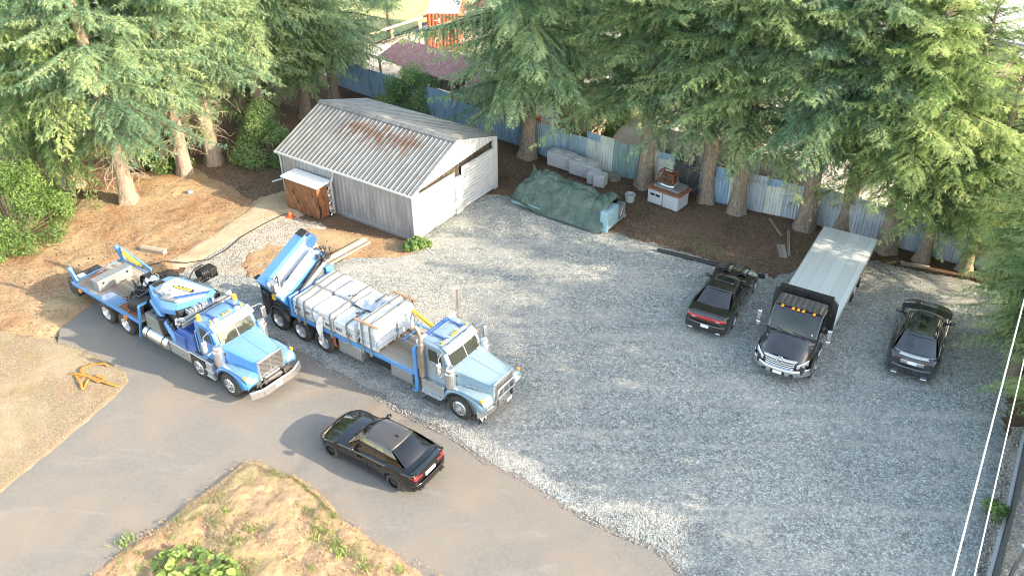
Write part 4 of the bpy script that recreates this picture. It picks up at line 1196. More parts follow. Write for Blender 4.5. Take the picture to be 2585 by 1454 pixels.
# leafy shrubs
def leafy(name, label, cat, loc, clumps, n, leaf, size, seed, group=None, stems=True, dome=True):
    rs = np.random.RandomState(seed)
    root = thing(name, label, cat, loc, 0, group)
    cl = np.array(clumps)                       # x, y, z, r
    k = rs.choice(len(cl), n, p=cl[:, 3] ** 2 / (cl[:, 3] ** 2).sum())
    d = rs.normal(0, 1, (n, 3)); d /= np.linalg.norm(d, axis=1)[:, None]
    rad = cl[k, 3] * (.45 + .6 * rs.rand(n) ** .6)
    p = cl[k, :3] + d * rad[:, None]
    p[:, 2] = np.maximum(p[:, 2], .03)
    nrm = d + rs.normal(0, .5, d.shape) + np.array([0, 0, .5]); nrm /= np.linalg.norm(nrm, axis=1)[:, None]
    a = np.cross(nrm, rs.normal(0, 1, d.shape)); a /= np.linalg.norm(a, axis=1)[:, None]
    b = np.cross(nrm, a)
    s = (size * (.6 + .8 * rs.rand(n)))[:, None]
    V = np.stack([p - a * s, p - b * s * .55 + nrm * s * .15, p + a * s, p + b * s * .55 + nrm * s * .15], 1)
    tn = np.repeat(np.clip(.15 + .5 * rs.rand(len(cl))[k] + .2 * rs.normal(0, 1, n), 0, 1), 4)
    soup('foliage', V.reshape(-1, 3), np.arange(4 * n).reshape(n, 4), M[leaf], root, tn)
    if stems:
        sb = MB()
        for c in cl:
            sb.tube([(c[0] * .2, c[1] * .2, -.1), (c[0] * .7, c[1] * .7, c[2] * .6), (c[0], c[1], c[2])], .03, 5, [.05, .03, .012])
        sb.build('stems', M['bark'], root)
    return root
rs_ = random.Random(4)
def dome(rx, ry, h, n, r0, r1, s=1):
    q = random.Random(s); out = []
    for i in range(n):
        a = q.random() * 6.283; f = math.sqrt(q.random())
        x, y = rx * f * math.cos(a), ry * f * math.sin(a)
        out.append((x, y, h * (1 - f * f) * (.6 + .4 * q.random()) + .25, r0 + (r1 - r0) * q.random()))
    return out
leafy('leafy_bush', 'large bright green leafy bush at the left edge by the orange soil', 'bush', (-25.2, 38.6, 0), dome(2.6, 3.2, 3.6, 70, .45, .85, 1), 42000, 'leaves', .05, 31)
leafy('leafy_bush', 'small green bush under the bare twigs between the left trunks', 'bush', (-19.9, 46.4, 0), dome(1.5, 1.2, 1.5, 18, .3, .6, 2), 7000, 'leaves', .055, 32)
leafy('leafy_bush', 'dark green shrub behind the left corner of the shed', 'bush', (-14.4, 47.6, 0), dome(1.6, 1.5, 2.8, 26, .4, .8, 3), 15000, 'cedar', .06, 33)
leafy('leafy_bush', 'light green shrub at the fence behind the shed roof', 'bush', (-6.6, 54.4, 0), dome(2.2, 1.4, 2.6, 28, .4, .8, 5), 17000, 'cedar', .06, 34)
leafy('leafy_bush', 'brown-green shrub beyond the fence behind the concrete blocks', 'bush', (5.6, 50.2, 0), dome(2.0, 1.4, 2.6, 24, .4, .8, 6), 12000, 'cedar', .06, 35)
leafy('leafy_bush', 'dull green shrub under the small firs at the right edge', 'bush', (21.6, 28.3, 0), dome(1.0, 2.2, 1.1, 22, .3, .55, 7), 6000, 'cedar', .07, 36)
leafy('leafy_bush', 'tiny green weed clump beside the kerb at the lower right', 'weed', (15.75, 19.6, .05), dome(.35, .5, .3, 8, .12, .22, 8), 700, 'leaves', .05, 37, stems=False)
leafy('grass_tuft', 'bright lime grass tuft at the near corner of the shed', 'grass tuft', (-4.55, 36.85, .03), dome(.75, .5, .08, 16, .14, .26, 9), 3800, 'leaves', .055, 38, stems=False)
# weeds on the dirt bank
def big_weed(loc, n, r, label, seed, leaf='weedleaf', s0=.12):
    rs = random.Random(seed)
    root = thing('broadleaf_weed', label, 'weed', loc, 0)
    fv, sb, tn = MB(), MB(), []
    for i in range(n):
        a = rs.random() * 6.283; q = r * math.sqrt(rs.random()); h = .1 + .34 * rs.random() ** 1.5 * (1 - .5 * q / r)
        c = Vector((q * math.cos(a), q * math.sin(a), h))
        s = s0 * (.6 + .8 * rs.random())
        nr = Vector((rs.gauss(0, .28), rs.gauss(0, .28), 1)).normalized(); t = nr.orthogonal().normalized(); u = nr.cross(t); ph = rs.random() * 6.28
        vs = [c - nr * s * .2]
        for k in range(9):
            w = ph + 6.283 * k / 9; e = s * (1 + .12 * math.sin(3 * w)) * (.75 if k == 0 else 1)
            vs.append(c + (t * math.cos(w) + u * math.sin(w)) * e)
        fv.add(vs, [(0, 1 + k, 1 + (k + 1) % 9) for k in range(9)]); tn += [rs.random()] * 10
        sb.tube([(c.x * .3, c.y * .3, -.05), (c.x * .8, c.y * .8, h * .6), c], .008, 4)
    o = fv.build('leaves', M[leaf], root, smooth=60)
    at = o.data.attributes.new('tint', 'FLOAT', 'POINT'); at.data.foreach_set('value', tn[:len(o.data.vertices)])
    sb.build('stalks', M[leaf], root)
big_weed((-10.35, 17.75, .1), 85, .85, 'big round-leaved weed at the bottom edge, left of the pair', 41)
big_weed((-9.15, 17.45, .1), 70, .75, 'big round-leaved weed at the bottom edge, right of the pair', 42)
def tuft(x, y, r, n, h, label, seed, m='weedleaf'):
    rs = np.random.RandomState(seed)
    a = rs.rand(n) * 6.283; l = .25 + .9 * rs.rand(n); hh = h * (.5 + .6 * rs.rand(n))
    d = np.stack([np.cos(a) * np.sin(l), np.sin(a) * np.sin(l), np.cos(l)], -1)
    b = np.stack([r * .5 * rs.normal(0, 1, n), r * .5 * rs.normal(0, 1, n), np.full(n, -.05)], -1)
    q = np.stack([-np.sin(a), np.cos(a), 0 * a], -1) * .012
    mid = b + d * (hh * .6)[:, None]; tip = b + d * hh[:, None] * 1.05 - np.array([0, 0, .2]) * hh[:, None] * l[:, None]
    V = np.stack([b - q, b + q, mid + q, tip, mid - q], 1)
    F = np.concatenate([np.array([[0, 1, 2], [0, 2, 4], [4, 2, 3]]) + 5 * i for i in range(n)])
    o = soup('grass_tuft', V.reshape(-1, 3), F, M[m], None, np.repeat(rs.rand(n), 5))
    o.location = (x, y, .08); tag(o, label, 'grass tuft')
TW = [(-9.57,20.14),(-8.66,19.49),(-8.93,18.68),(-7.93,18.05),(-5.60,18.78),(-6.35,19.27),(-7.40,20.64),(-5.44,18.43),(-7.71,19.04),(-10.19,18.74),(-9.59,18.42),(-4.62,17.92),(-3.55,17.76),(-12.43,18.96)]
for i, ((x, y), lb) in enumerate(zip(TW, ['dark grass tuft on the dirt bank near its left rim', 'lime tuft in the middle of the dirt bank', 'small dark tuft below the lime one', 'spreading tuft near the bottom of the bank', 'bright tuft near the right rim of the bank', 'olive tuft left of the bright right-rim one', 'tuft below the dark clump on the right rim', 'second bright tuft below the right-rim one', 'thin tuft between the lime and bright tufts', 'dark leafy tuft above the big weed', 'dark leafy tuft right above the big weed', 'sparse tuft low on the right side of the bank', 'dry tuft nearest the driveway on the lower right', 'dark tuft on the lower left rim of the bank'])):
    tuft(x, y, .2 + .1 * (i % 3), 90, .17 + .05 * (i % 3), lb, 60 + i)
# ------------------------------------------------------------------ wheels
def wheel(root, x, y, r, w, out, style='dual', rimm='rim', steer=0.0):
    """out: +1/-1 side the face looks to; style dual (dished in), front (hub out), car"""
    piv = Vector((x, y, r))
    b = MB()
    p = [(r * .60, -w / 2), (r * .93, -w / 2 + .005), (r * .985, -w / 2 + .03), (r, -w / 2 + .06), (r, w / 2 - .06), (r * .985, w / 2 - .03), (r * .93, w / 2 - .005), (r * .60, w / 2)]
    b.lathe(p, (0, 0, 0), 'y', 40)
    nb = 40 if style != 'car' else 0
    for i in range(nb):                         # tread lugs
        a = 6.283 * (i + .5) / nb
        for s in (-1, 1):
            Mx = Matrix.Rotation(-a, 4, 'Y')
            b.box(r - .012, r + .012, s * (w / 4) - w * .17, s * (w / 4) + w * .17, -.018, .018, Mx)
    ty = b.build('wheel', M['rubber'], root, smooth=40)
    ty.location = piv; ty.rotation_euler = (0, 0, steer)
    b = MB(); o = out
    if style == 'dual':
        prof = [(r * .62, w / 2 * o), (r * .585, (w / 2 - .01) * o), (r * .56, (w / 2 - .05) * o), (r * .5, (w / 2 - .17) * o), (r * .3, (w / 2 - .19) * o), (r * .27, (w / 2 - .10) * o), (r * .17, (w / 2 - .06) * o), (0, (w / 2 - .05) * o)]
    elif style == 'front':
        prof = [(r * .62, w / 2 * o), (r * .585, (w / 2 - .01) * o), (r * .55, (w / 2 - .05) * o), (r * .46, (w / 2 + .0) * o), (r * .33, (w / 2 + .035) * o), (r * .2, (w / 2 + .035) * o), (r * .19, (w / 2 + .09) * o), (0, (w / 2 + .10) * o)]
    else:
        prof = [(r * .72, w / 2 * o), (r * .69, (w / 2 - .005) * o), (r * .66, (w / 2 - .07) * o), (0, (w / 2 - .08) * o)]
    b.lathe(prof, (0, 0, 0), 'y', 32)
    rim = b.build('rim', M[rimm], ty, smooth=35)
    b = MB()
    if style == 'car':
        for i in range(10):
            a = 6.283 * i / 10
            Mx = Matrix.Rotation(a, 4, 'Y')
            b.box(.03, r * .69, (w / 2 - .04) * o - .012, (w / 2 - .04) * o + .012, -.022, .022, Mx)
        b.cyl((0, (w / 2 - .06) * o, 0), (0, (w / 2 - .02) * o, 0), r * .14)
        b.build('spokes', M[rimm], ty, bevel=.006)
    else:
        q = r * (.42 if style == 'dual' else .39)
        yy = (w / 2 - .18) * o if style == 'dual' else (w / 2 + .02) * o
        for i in range(10):                    # hand holes and nuts
            a = 6.283 * i / 10
            b.cyl((q * math.cos(a), yy, q * math.sin(a)), (q * math.cos(a), yy + .012 * o, q * math.sin(a)), r * .055, n=8)
        for i in range(10):
            a = 6.283 * (i + .5) / 10; q2 = r * .26
            b.cyl((q2 * math.cos(a), yy - .02 * o, q2 * math.sin(a)), (q2 * math.cos(a), yy + .05 * o, q2 * math.sin(a)), r * .022, n=6)
        b.build('hub', M['darksteel'], ty)
    return ty

def pane(P, u0, u1, v0, v1, off, name, m, parent, nu=8, nv=4, solid=0):
    """panel lying on a curved patch P(u, v), lifted by off along its normal"""
    def Q(a, c):
        u, v = u0 + (u1 - u0) * a, v0 + (v1 - v0) * c
        p = Vector(P(u, v)); e = .004
        t1 = Vector(P(u + e, v)) - Vector(P(u - e, v)); t2 = Vector(P(u, v + e)) - Vector(P(u, v - e))
        nr = t1.cross(t2)
        nr = nr.normalized() if nr.length > 1e-12 else Vector((0, 0, 1))
        return p + nr * off
    b = MB(); b.grid(Q, nu, nv)
    return b.build(name, m, parent, smooth=50)
def quad(bl, br, tl, tr, bulge=(0, 0, 0)):
    bl, br, tl, tr, bulge = map(Vector, (bl, br, tl, tr, bulge))
    def P(u, v):
        return bl.lerp(br, u).lerp(tl.lerp(tr, u), v) + bulge * (4 * u * (1 - u)) * (.6 + .4 * 4 * v * (1 - v))
    return P
def loft(rings, close=False):
    b = MB(); n = len(rings[0])
    for r in rings: b.v += [tuple(p) for p in r]
    for i in range(len(rings) - 1):
        for j in range(n - 1 + close):
            b.f.append((i * n + j, i * n + (j + 1) % n, (i + 1) * n + (j + 1) % n, (i + 1) * n + j)); b.m.append(0)
    b.f.append(tuple(range(n))[::-1]); b.f.append(tuple(range((len(rings) - 1) * n, len(rings) * n))); b.m += [0, 0]
    return b

# ------------------------------------------------------------------ long-nosed crane truck
def star_truck(root, ax, paint, rear, steer, silver_cab=False, duals=(), nose=1.15, vis='white'):
    """ax: x of the foremost axle; everything of cab and nose is placed from it"""
    X = lambda e: ax + e
    P = M[paint]
    b = MB()
    for s in (-1, 1): b.box(rear, X(nose + .1), s * .43 - .05, s * .43 + .05, .72, 1.0)
    for x in np.arange(rear + .4, X(.8), 1.1): b.box(x - .06, x + .06, -.4, .4, .74, .92)
    b.build('chassis', M['darksteel'], root)
    b = MB()
    for x in list(duals) + list(steer): b.cyl((x, -1.05, .52), (x, 1.05, .52), .1, n=10); b.lathe([(0, -.3), (.24, -.2), (.26, 0), (.24, .2), (0, .3)], (x, 0, .52), 'y', 14)
    b.build('axle', M['darksteel'], root)
    for x in duals:
        for s in (-1, 1): wheel(root, x, s * .95, .525, .54, s, 'dual')
    for x in steer:
        for s in (-1, 1): wheel(root, x, s * 1.03, .525, .34, s, 'front')
    # ---- cab
    cb, cm = (-1.85, P)
    zb, zt = 1.02, 2.72
    b = MB()
    b.prism([(X(-1.88), zb), (X(-.62), zb), (X(-.55), 1.95), (X(-.86), 2.62), (X(-1.0), zt), (X(-1.8), zt + .03), (X(-1.9), zt - .1)], -.97, .97, 'y')
    cab = b.build('cab', P, root, bevel=.07, seg=3)
    # roof panel crown with pressed edge
    b = MB(); b.grid(lambda u, v: (X(-1.84 + .9 * u), -.86 + 1.72 * v, zt + .035 + .06 * (1 - (2 * u - 1) ** 2) * (1 - (2 * v - 1) ** 4)), 8, 12); b.build('roof_panel', P, cab, smooth=60)
    ws = quad((X(-.53), .86, 1.97), (X(-.53), -.86, 1.97), (X(-.84), .82, 2.58), (X(-.84), -.82, 2.58), (.07, 0, .02))
    for u0, u1 in ((.03, .485), (.515, .97)): pane(ws, u0, u1, .04, .82, -.018, 'windscreen', M['cabglass'], cab)
    b = MB(); b.tube([ws(.5, .02), ws(.5, .85)], .018, 6); b.build('screen_divider', M['white'], cab)
    b = MB()
    for u in (.18, .68): b.tube([Vector(ws(u, -.02)) + Vector((.03, 0, .02)), Vector(ws(u + .22, .3)) + Vector((.03, 0, .01))], .012, 5)
    b.build('wiper', M['black'], cab)
    # sun visor
    b = MB()
    b.grid(lambda u, v: (X(-.93 + .34 * v + .05 * (1 - (2 * u - 1) ** 2)), .93 - 1.86 * u, zt + .07 - .20 * v), 14, 4)
    b.build('sun_visor', M[vis], cab, smooth=60, solid=.015)
    for s in (-1, 1):
        sd = quad((X(-1.62), s * .985, 1.15), (X(-.66), s * .985, 1.15), (X(-1.62), s * .975, 2.62), (X(-.9), s * .975, 2.62))
        f = (lambda u, v, sd=sd: sd(u, v)) if s < 0 else (lambda u, v, sd=sd: sd(1 - u, v))
        d = pane(f, .0, 1.0, .0, .98, .012, 'door', P if not silver_cab else M['greydoor'], root, 2, 2)
        pane(f, .1, .66, .57, .93, .022, 'window', M['cabglass'], d, 2, 2)
        pane(f, .72, .9, .57, .84, .022, 'vent_window', M['cabglass'], d, 2, 2)
        b = MB(); b.box(X(-1.5), X(-1.3), s * 1.0, s * 1.03, 1.78, 1.83); b.build('handle', M['chrome'], d)
        b = MB(); b.tube([(X(-1.78), s * 1.0, 1.2), (X(-1.78), s * 1.06, 1.3), (X(-1.78), s * 1.06, 2.2), (X(-1.78), s * 1.0, 2.3)], .02); b.build('grab_rail', M['chrome'], root)
    # ---- nose
    zs = lambda e: 1.98 - .23 * (e + .6) / 1.75
    hw = lambda e: .90 - .30 * (e + .6) / 1.75
    rings = []
    for e in np.linspace(-.6, nose, 9):
        w, z = hw(e), zs(e)
        rings.append([(X(e), -w - .03, 1.12), (X(e), -w - .02, z - .2), (X(e), -w + .01, z - .06), (X(e), -w + .09, z - .005), (X(e), -w * .45, z + .04), (X(e), 0, z + .05), (X(e), w * .45, z + .04), (X(e), w - .09, z - .005), (X(e), w - .01, z - .06), (X(e), w + .02, z - .2), (X(e), w + .03, 1.12)])
    hood = loft(rings).build('hood', P, root, smooth=30)
    b = MB(); b.tube([(X(-.3), 0, zs(-.3) + .052), (X(nose - .02), 0, zs(nose) + .052)], .007, 4); b.build('hood_seam', M['bluedk'], hood)
    # grille
    zg = zs(nose) + .03
    gx = X(nose)
    b = MB()
    b.box(gx - .02, gx + .05, -.60, -.54, .92, zg); b.box(gx - .02, gx + .05, .54, .60, .92, zg); b.box(gx - .02, gx + .05, -.6, .6, zg - .07, zg + .01); b.box(gx - .02, gx + .05, -.6, .6, .9, .96); b.box(gx, gx + .04, -.012, .012, .95, zg - .05)
    g = b.build('grille', M['chrome'], root, bevel=.01)
    b = MB()
    for i in range(26):
        y = -.52 + 1.04 * i / 25
        b.box(gx + .0, gx + .03, y - .010, y + .010, .96, zg - .06)
    b.build('grille_bars', M['chrome'], g)
    b = MB(); b.box(gx - .04, gx + .005, -.55, .55, .95, zg - .05); b.build('radiator', M['black'], g)
    # fenders: arched panel with a flat top
    for s in (-1, 1):
        b = MB(); vs, fs = [], []
        arc = []
        for k in range(13):
            t = math.pi * (1.02 - 1.0 * k / 12)
            arc.append((X(.66 * math.cos(t)), .525 + .64 * math.sin(t)))
        outer = [(X(-.74), .62), (X(-.70), 1.0), (X(-.52), 1.24), (X(-.2), 1.33), (X(.2), 1.36), (X(.7), 1.34), (X(nose - .12), 1.30), (X(nose - .02), 1.18), (X(nose - .02), .86), (X(.72), .72)]
        poly = outer + [p for p in reversed(arc)][0:]
        y0, y1 = (s * .56, s * 1.19)
        top = [(X(-.74), .62), (X(-.70), 1.0), (X(-.52), 1.24), (X(-.2), 1.33), (X(.2), 1.36), (X(.7), 1.34), (X(nose - .12), 1.30), (X(nose - .0), 1.16), (X(nose + .0), .86)]
        for (x, z) in top: vs += [(x, y0, z + .02), (x, s * 1.0, z + .01), (x, s * 1.15, z - .02), (x, y1, z - .1)]
        for i in range(len(top) - 1):
            for j in range(3): fs.append((i * 4 + j, i * 4 + j + 1, i * 4 + j + 5, i * 4 + j + 4))
        b.add(vs, fs)
        n = len(arc); q = [(X(-.74), .60), (X(-.72), .85), (X(-.66), 1.02), (X(-.5), 1.15), (X(-.3), 1.21), (X(-.1), 1.245), (X(.1), 1.25), (X(.3), 1.25), (X(.5), 1.24), (X(.75), 1.22), (X(.95), 1.17), (X(nose - .02), 1.05), (X(nose - .02), .86)]
        vs = [(x, y1 + s * .002, z) for x, z in arc] + [(x, y1 + s * .002, z) for x, z in q]
        b.add(vs, [(i, i + 1, n + i + 1, n + i) for i in range(n - 1)])
        fd = b.build('fender', P, root, smooth=40, solid=.02)
        b = MB(); b.tube([(x, s * 1.2, z) for x, z in arc], .035, 6); b.build('arch_trim', M['black'], fd)
        b = MB(); b.box(X(nose - .05), X(nose + .03), s * .72, s * 1.1, .98, 1.18); hl = b.build('headlight', M['chrome'], root, bevel=.03)
        b = MB()
        for yy in (.81, 1.0): b.box(X(nose + .03), X(nose + .04), s * yy - .08, s * yy + .08, 1.01, 1.15)
        b.build('lens', M['lamp'], hl, bevel=.01)
        b = MB(); b.box(X(nose - .2), X(nose - .06), s * 1.1, s * 1.2, 1.27, 1.38); b.build('turn_signal', M['amber'], root, bevel=.02)
        # air cleaner
        b = MB(); yy = s * 1.06
        b.lathe([(0, 2.14), (.13, 2.13), (.17, 2.08), (.17, 1.96), (.14, 1.94), (.2, 1.9), (.205, 1.3), (.17, 1.22), (0, 1.2)], (X(-.48), yy, 0), 'z', 24)
        ac = b.build('air_cleaner', M['chrome'], root, smooth=40)
        b = MB(); b.tube([(X(-.4), yy - s * .18, 1.7), (X(-.25), yy - s * .3, 1.72)], .07); b.build('intake_pipe', M['black'], ac)
        # mirrors
        b = MB(); b.tube([(X(-.86), s * .98, 2.62), (X(-.72), s * 1.38, 2.64), (X(-.7), s * 1.42, 2.5), (X(-.7), s * 1.42, 1.86), (X(-.72), s * 1.36, 1.78), (X(-.66), s * .98, 1.86)], .018)
        mb = b.build('mirror', M['chrome'], root)
        b = MB(); b.box(X(-.76), X(-.66), s * 1.42 - .11, s * 1.42 + .11, 1.95, 2.46); b.build('mirror_head', M['chrome'], mb, bevel=.04)
    # roof lights
    for y in (-.14, 0, .14, -.72, .72):
        b = MB(); b.lathe([(0, .1), (.035, .09), (.05, .03), (.05, -.03), (0, -.03)], (X(-1.06), y, zt + .07), 'z', 12); o = b.build('marker_light', M['amber'], root, smooth=60)
    for s in (-1, 1):
        b = MB(); b.tube([(X(-1.75), s * .5, zt + .13), (X(-1.2), s * .5, zt + .13)], .035, 8, ); b.lathe([(.03, 0), (.05, .1), (.1, .2)], (X(-1.2), s * .5, zt + .13), 'x', 12); b.build('air_horn', M['bluedk'], root)
        b = MB(); b.box(X(-1.12), X(-.98), s * .5 - .09, s * .5 + .09, zt + .03, zt + .12); b.build('roof_bracket', M['white'], root, bevel=.015)
    return cab

def deck_frame(root, x0, x1, z, paint):
    b = MB(); b.box(x0, x1, -1.14, 1.14, z - .06, z); d = b.build('deck', M['deck'], root)
    b = MB()
    for s in (-1, 1): b.box(x0, x1, s * 1.2 - .055, s * 1.2 + .055, z - .13, z + .03)
    b.box(x0 - .1, x0, -1.25, 1.25, z - .13, z + .03)
    for x in np.arange(x0 + .5, x1 - .2, .8): b.box(x - .04, x + .04, -1.13, 1.13, z - .16, z - .062)
    b.build('deck_rail', M[paint], root, bevel=.012)
    return d

T1A = -36.6
t1 = thing('crane_truck', 'bright blue crane truck with empty plank deck, parked on the driveway', 'crane truck', (-16.783, 31.909, 0), R(T1A), 'blue crane trucks')
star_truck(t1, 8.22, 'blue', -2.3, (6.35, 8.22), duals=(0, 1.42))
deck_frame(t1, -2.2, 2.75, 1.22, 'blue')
b = MB(); b.box(-.25, 1.0, -1.2, -.62, 1.222, 1.232); b.build('deck_patch', M['blue'], t1)
b = MB(); b.box(1.05, 2.3, -1.1, -.75, 1.222, 1.228); b.build('deck_plate', M['rust'], t1)
# rear ramp hinges and dark tail box
for y in (-1.05, 1.25):
    b = MB(); b.obox((-2.15, y, 1.2), (-2.55, y, 1.75), .1, .3); b.cyl((-2.5, y - .08, 1.72), (-2.5, y + .08, 1.72), .12)
    b.build('tail_bracket', M['blue'], t1, bevel=.02)
b = MB(); b.box(-3.0, -2.3, -1.1, .4, .35, 1.1); b.build('tail_box', M['darksteel'], t1, bevel=.04)
b = MB(); b.box(-2.75, -2.45, -.75, -.45, 1.12, 1.16); b.build('plate', M['plate'], t1)
b = MB(); b.tube([(-2.1, 1.25, 1.75), (-.8, 1.3, 1.38)], .05); b.tube([(-1.95, 1.2, 1.62), (-1.0, 1.27, 1.37)], .075, 10); b.build('yellow_cylinder', M['yellow'], t1)
b = MB(); b.obox((-2.3, 1.3, 1.75), (-.2, 1.38, 1.3), .09, .16); b.build('ramp_arm', M['blue'], t1, bevel=.02)
# steel trough standing on the deck
tr_ = thing('steel_trough', 'long grey steel trough lying across the deck of the blue crane truck', 'steel box', (-16.783, 31.909, 1.225), R(T1A))
b = MB(); b.box(-1.0, -.55, -.95, .7, .0, .52); b.box(-1.03, -.52, -.98, .73, .48, .53)
b.build('trough_body', M['steelgrey'], tr_, bevel=.02)
b = MB()
for y in (-.7, .45): b.cyl((-.52, y, .36), (-.54, y, .36), .05, n=10)
b.build('hole', M['black'], tr_)
# strap with orange hook across the deck
for x, xx in ((1.75, 1.95), (-1.62, -1.5)):
    b = MB(); b.obox((x, -1.27, 1.0), (x + .02, -1.1, 1.3), .05, .02); b.obox((x, -1.1, 1.28), (xx, .2, 1.95 if x > 0 else 1.7), .05, .02); sp_ = b.build('deck_strap', M['redstrap'], t1)
    b = MB(); b.box(x - .08, x + .08, -1.33, -1.24, .98, 1.16); b.build('ratchet', M['orange'], sp_, bevel=.02)
# headboard post and boxes
b = MB(); b.obox((2.42, -1.22, .3), (2.75, -1.22, 1.25), .1, .08); b.obox((2.75, -1.22, 1.2), (2.98, -1.22, 2.1), .1, .08); b.obox((2.98, -1.22, 2.1), (2.98, -.85, 2.1), .1, .08); b.obox((2.6, -1.2, .95), (2.95, -1.2, 1.8), .05, .05)
b.obox((2.78, 1.2, .3), (2.98, 1.2, 2.0), .1, .08)
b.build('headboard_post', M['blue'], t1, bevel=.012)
b = MB(); b.prism([(2.98, 1.0), (4.0, 1.0), (3.9, 1.7), (3.05, 1.75)], -1.1, -.45, 'y'); b.build('tool_box', mat('dull_green_grey_box', (.17, .19, .19), .5, .2, .15, 6, 0, dust=.4), t1, bevel=.03)
b = MB(); b.cyl((2.95, -1.08, .78), (4.55, -1.08, .78), .29, n=24)
ft = b.build('fuel_tank', M['chrome'], t1, smooth=40)
b = MB()
for x in (3.2, 4.2): b.cyl((x, -1.08, .78), (x + .06, -1.08, .78), .3, n=24)
b.build('tank_band', M['darksteel'], ft)
b = MB(); b.box(4.6, 5.9, -1.22, -.5, .55, 1.08); b.box(5.9, 7.3, -1.22, -.6, 1.08, 1.14)
b.build('side_fairing', M['alu'], t1, bevel=.02)
for q in ((6.95, 7.3, -1.24, -.85, .5, 1.08), (6.95, 7.45, -1.3, -1.0, .46, .498), (6.95, 7.45, -1.3, -1.0, .78, .82)):
    b = MB(); b.box(*q); b.build('step', M['alu'], t1, bevel=.01)
b = MB()
for i in range(6): b.box(6.9, 7.3, -1.15 + .09 * i, -1.1 + .09 * i, 1.142, 1.155)
b.build('step_grating', M['darksteel'], t1)
for xs in ((5.55, 7.0),):
    for s in (-1, 1):
        b = MB(); b.tube([(6.35 + .64 * math.cos(t), s * 1.05, .525 + .62 * math.sin(t)) for t in np.linspace(math.pi * .98, .1, 9)], .05, 6); b.build('mud_arch', M['black'], t1)
b = MB(); b.cyl((4.05, -.92, 1.15), (4.05, -.92, 1.8), .19, n=18); b.cyl((4.05, -.92, 1.8), (4.05, -.92, 1.88), .23, n=18); b.build('hydraulic_canister', M['black'], t1, bevel=.02)
b = MB(); b.box(3.4, 3.95, -1.0, -.6, 1.05, 1.5); b.cyl((4.5, -.95, 1.35), (4.5, -.7, 1.35), .35, n=18); b.build('valve_block', M['darksteel'], t1, bevel=.03)
b = MB(); b.box(4.95, 5.6, -1.12, -.3, .95, 1.5); b.box(5.2, 6.2, -1.05, -.9, 1.0, 1.9); b.box(5.0, 5.7, -1.15, 1.15, 1.5, 1.68); b.build('crane_base', M['bluedk'], t1, bevel=.03)
# crane: slewing column, folded boom housing, hoses, cross beams
b = MB(); b.cyl((4.6, 0, .9), (4.6, 0, 2.0), .42, n=24); b.box(4.0, 5.1, -.45, .45, 1.0, 1.4); b.build('slew_column', M['darksteel'], t1, bevel=.03)
b = MB()
top = [(2.75, -.42), (2.82, .45), (3.3, .72), (5.05, .95), (5.28, .42), (4.9, -.62), (4.2, -.85), (3.5, -.75)]
n = len(top)
vs = [(x, y, 2.62) for x, y in top] + [(x + .06 * (x > 4) - .06 * (x < 4), y * 1.14, 2.38) for x, y in top] + [(x, y * 1.1 - .02, 2.12) for x, y in top]
b.add(vs, [tuple(range(n))[::-1]] + [(i, (i + 1) % n, n + (i + 1) % n, n + i) for i in range(n)] + [(n + i, n + (i + 1) % n, 2 * n + (i + 1) % n, 2 * n + i) for i in range(n)] + [tuple(range(2 * n, 3 * n))])
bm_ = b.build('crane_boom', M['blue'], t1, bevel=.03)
b = MB(); b.prism([(3.2, .55), (5.02, .84), (5.22, .42), (4.88, -.5), (4.2, -.72), (3.45, -.45), (3.15, 0)], 2.622, 2.64, 'z'); b.build('white_cover', M['white'], bm_, bevel=.008)
b = MB(); b.prism([(2.84, -.38), (2.9, .1), (3.16, .1), (3.12, -.4)], 2.622, 2.66, 'z'); b.build('black_hatch', M['black'], bm_, bevel=.02)
b = MB(); b.prism([(3.62, .12), (3.72, .24), (4.62, .42), (4.7, .3), (4.58, .2), (3.75, .03)], 2.642, 2.65, 'z'); sg = b.build('maker_sign', M['black'], bm_)
b = MB(); b.prism([(3.7, .12), (3.76, .2), (4.5, .35), (4.55, .27), (4.48, .21), (3.76, .07)], 2.652, 2.658, 'z'); b.build('sign_face', M['signyellow'], sg)
lettering('sign_letters', 'PALFINGER', .125, M['ink'], sg, frame((4.12, .215, 2.660), (1, .18, 0), (0, 0, 1)), .002, sx=.95)
b = MB()
b.obox((3.55, -.5, 2.68), (4.2, -.55, 2.68), .16, .06); b.cyl((3.55, -.5, 2.62), (3.55, -.5, 2.76), .13, n=16); b.cyl((4.22, -.55, 2.62), (4.22, -.55, 2.78), .15, n=16)
b.build('link_plate', M['steelgrey'], bm_, bevel=.01)
b = MB(); b.cyl((3.5, .32, 2.63), (3.5, .32, 2.68), .06, n=12); b.build('pin', M['steelgrey'], bm_, bevel=.01)
b = MB(); b.cyl((3.85, -.18, 2.63), (3.85, -.18, 2.68), .07, n=12); b.build('pin', M['steelgrey'], bm_, bevel=.01)
b = MB(); b.prism([(4.05, -.8), (4.75, -.6), (4.8, -.42), (4.2, -.6)], 2.63, 2.75, 'z'); b.build('grey_cap', M['steelgrey'], bm_, bevel=.02)
b = MB(); b.hexbeam((3.25, -.72, 2.25), (4.95, -1.0, 1.1), .26, .34); b.build('lift_arm', M['blue'], t1, bevel=.02)
b = MB(); b.prism([(4.3, -.55), (5.2, .75), (5.25, .6), (4.45, -.65)], 2.645, 2.7, 'z'); b.build('blue_strip', M['bluedk'], bm_)
b = MB(); b.obox((4.95, -.75, 2.25), (5.05, 1.15, 2.25), .3, .34); b.build('cross_beam', M['black'], t1, bevel=.02)
b = MB(); b.obox((5.55, -1.12, 2.3), (5.5, 1.3, 2.3), .16, .16); b.obox((5.75, -1.12, 2.25), (5.72, 1.25, 2.25), .1, .2); b.build('cross_beam', M['steelgrey'], t1, bevel=.015)
hr = random.Random(5)
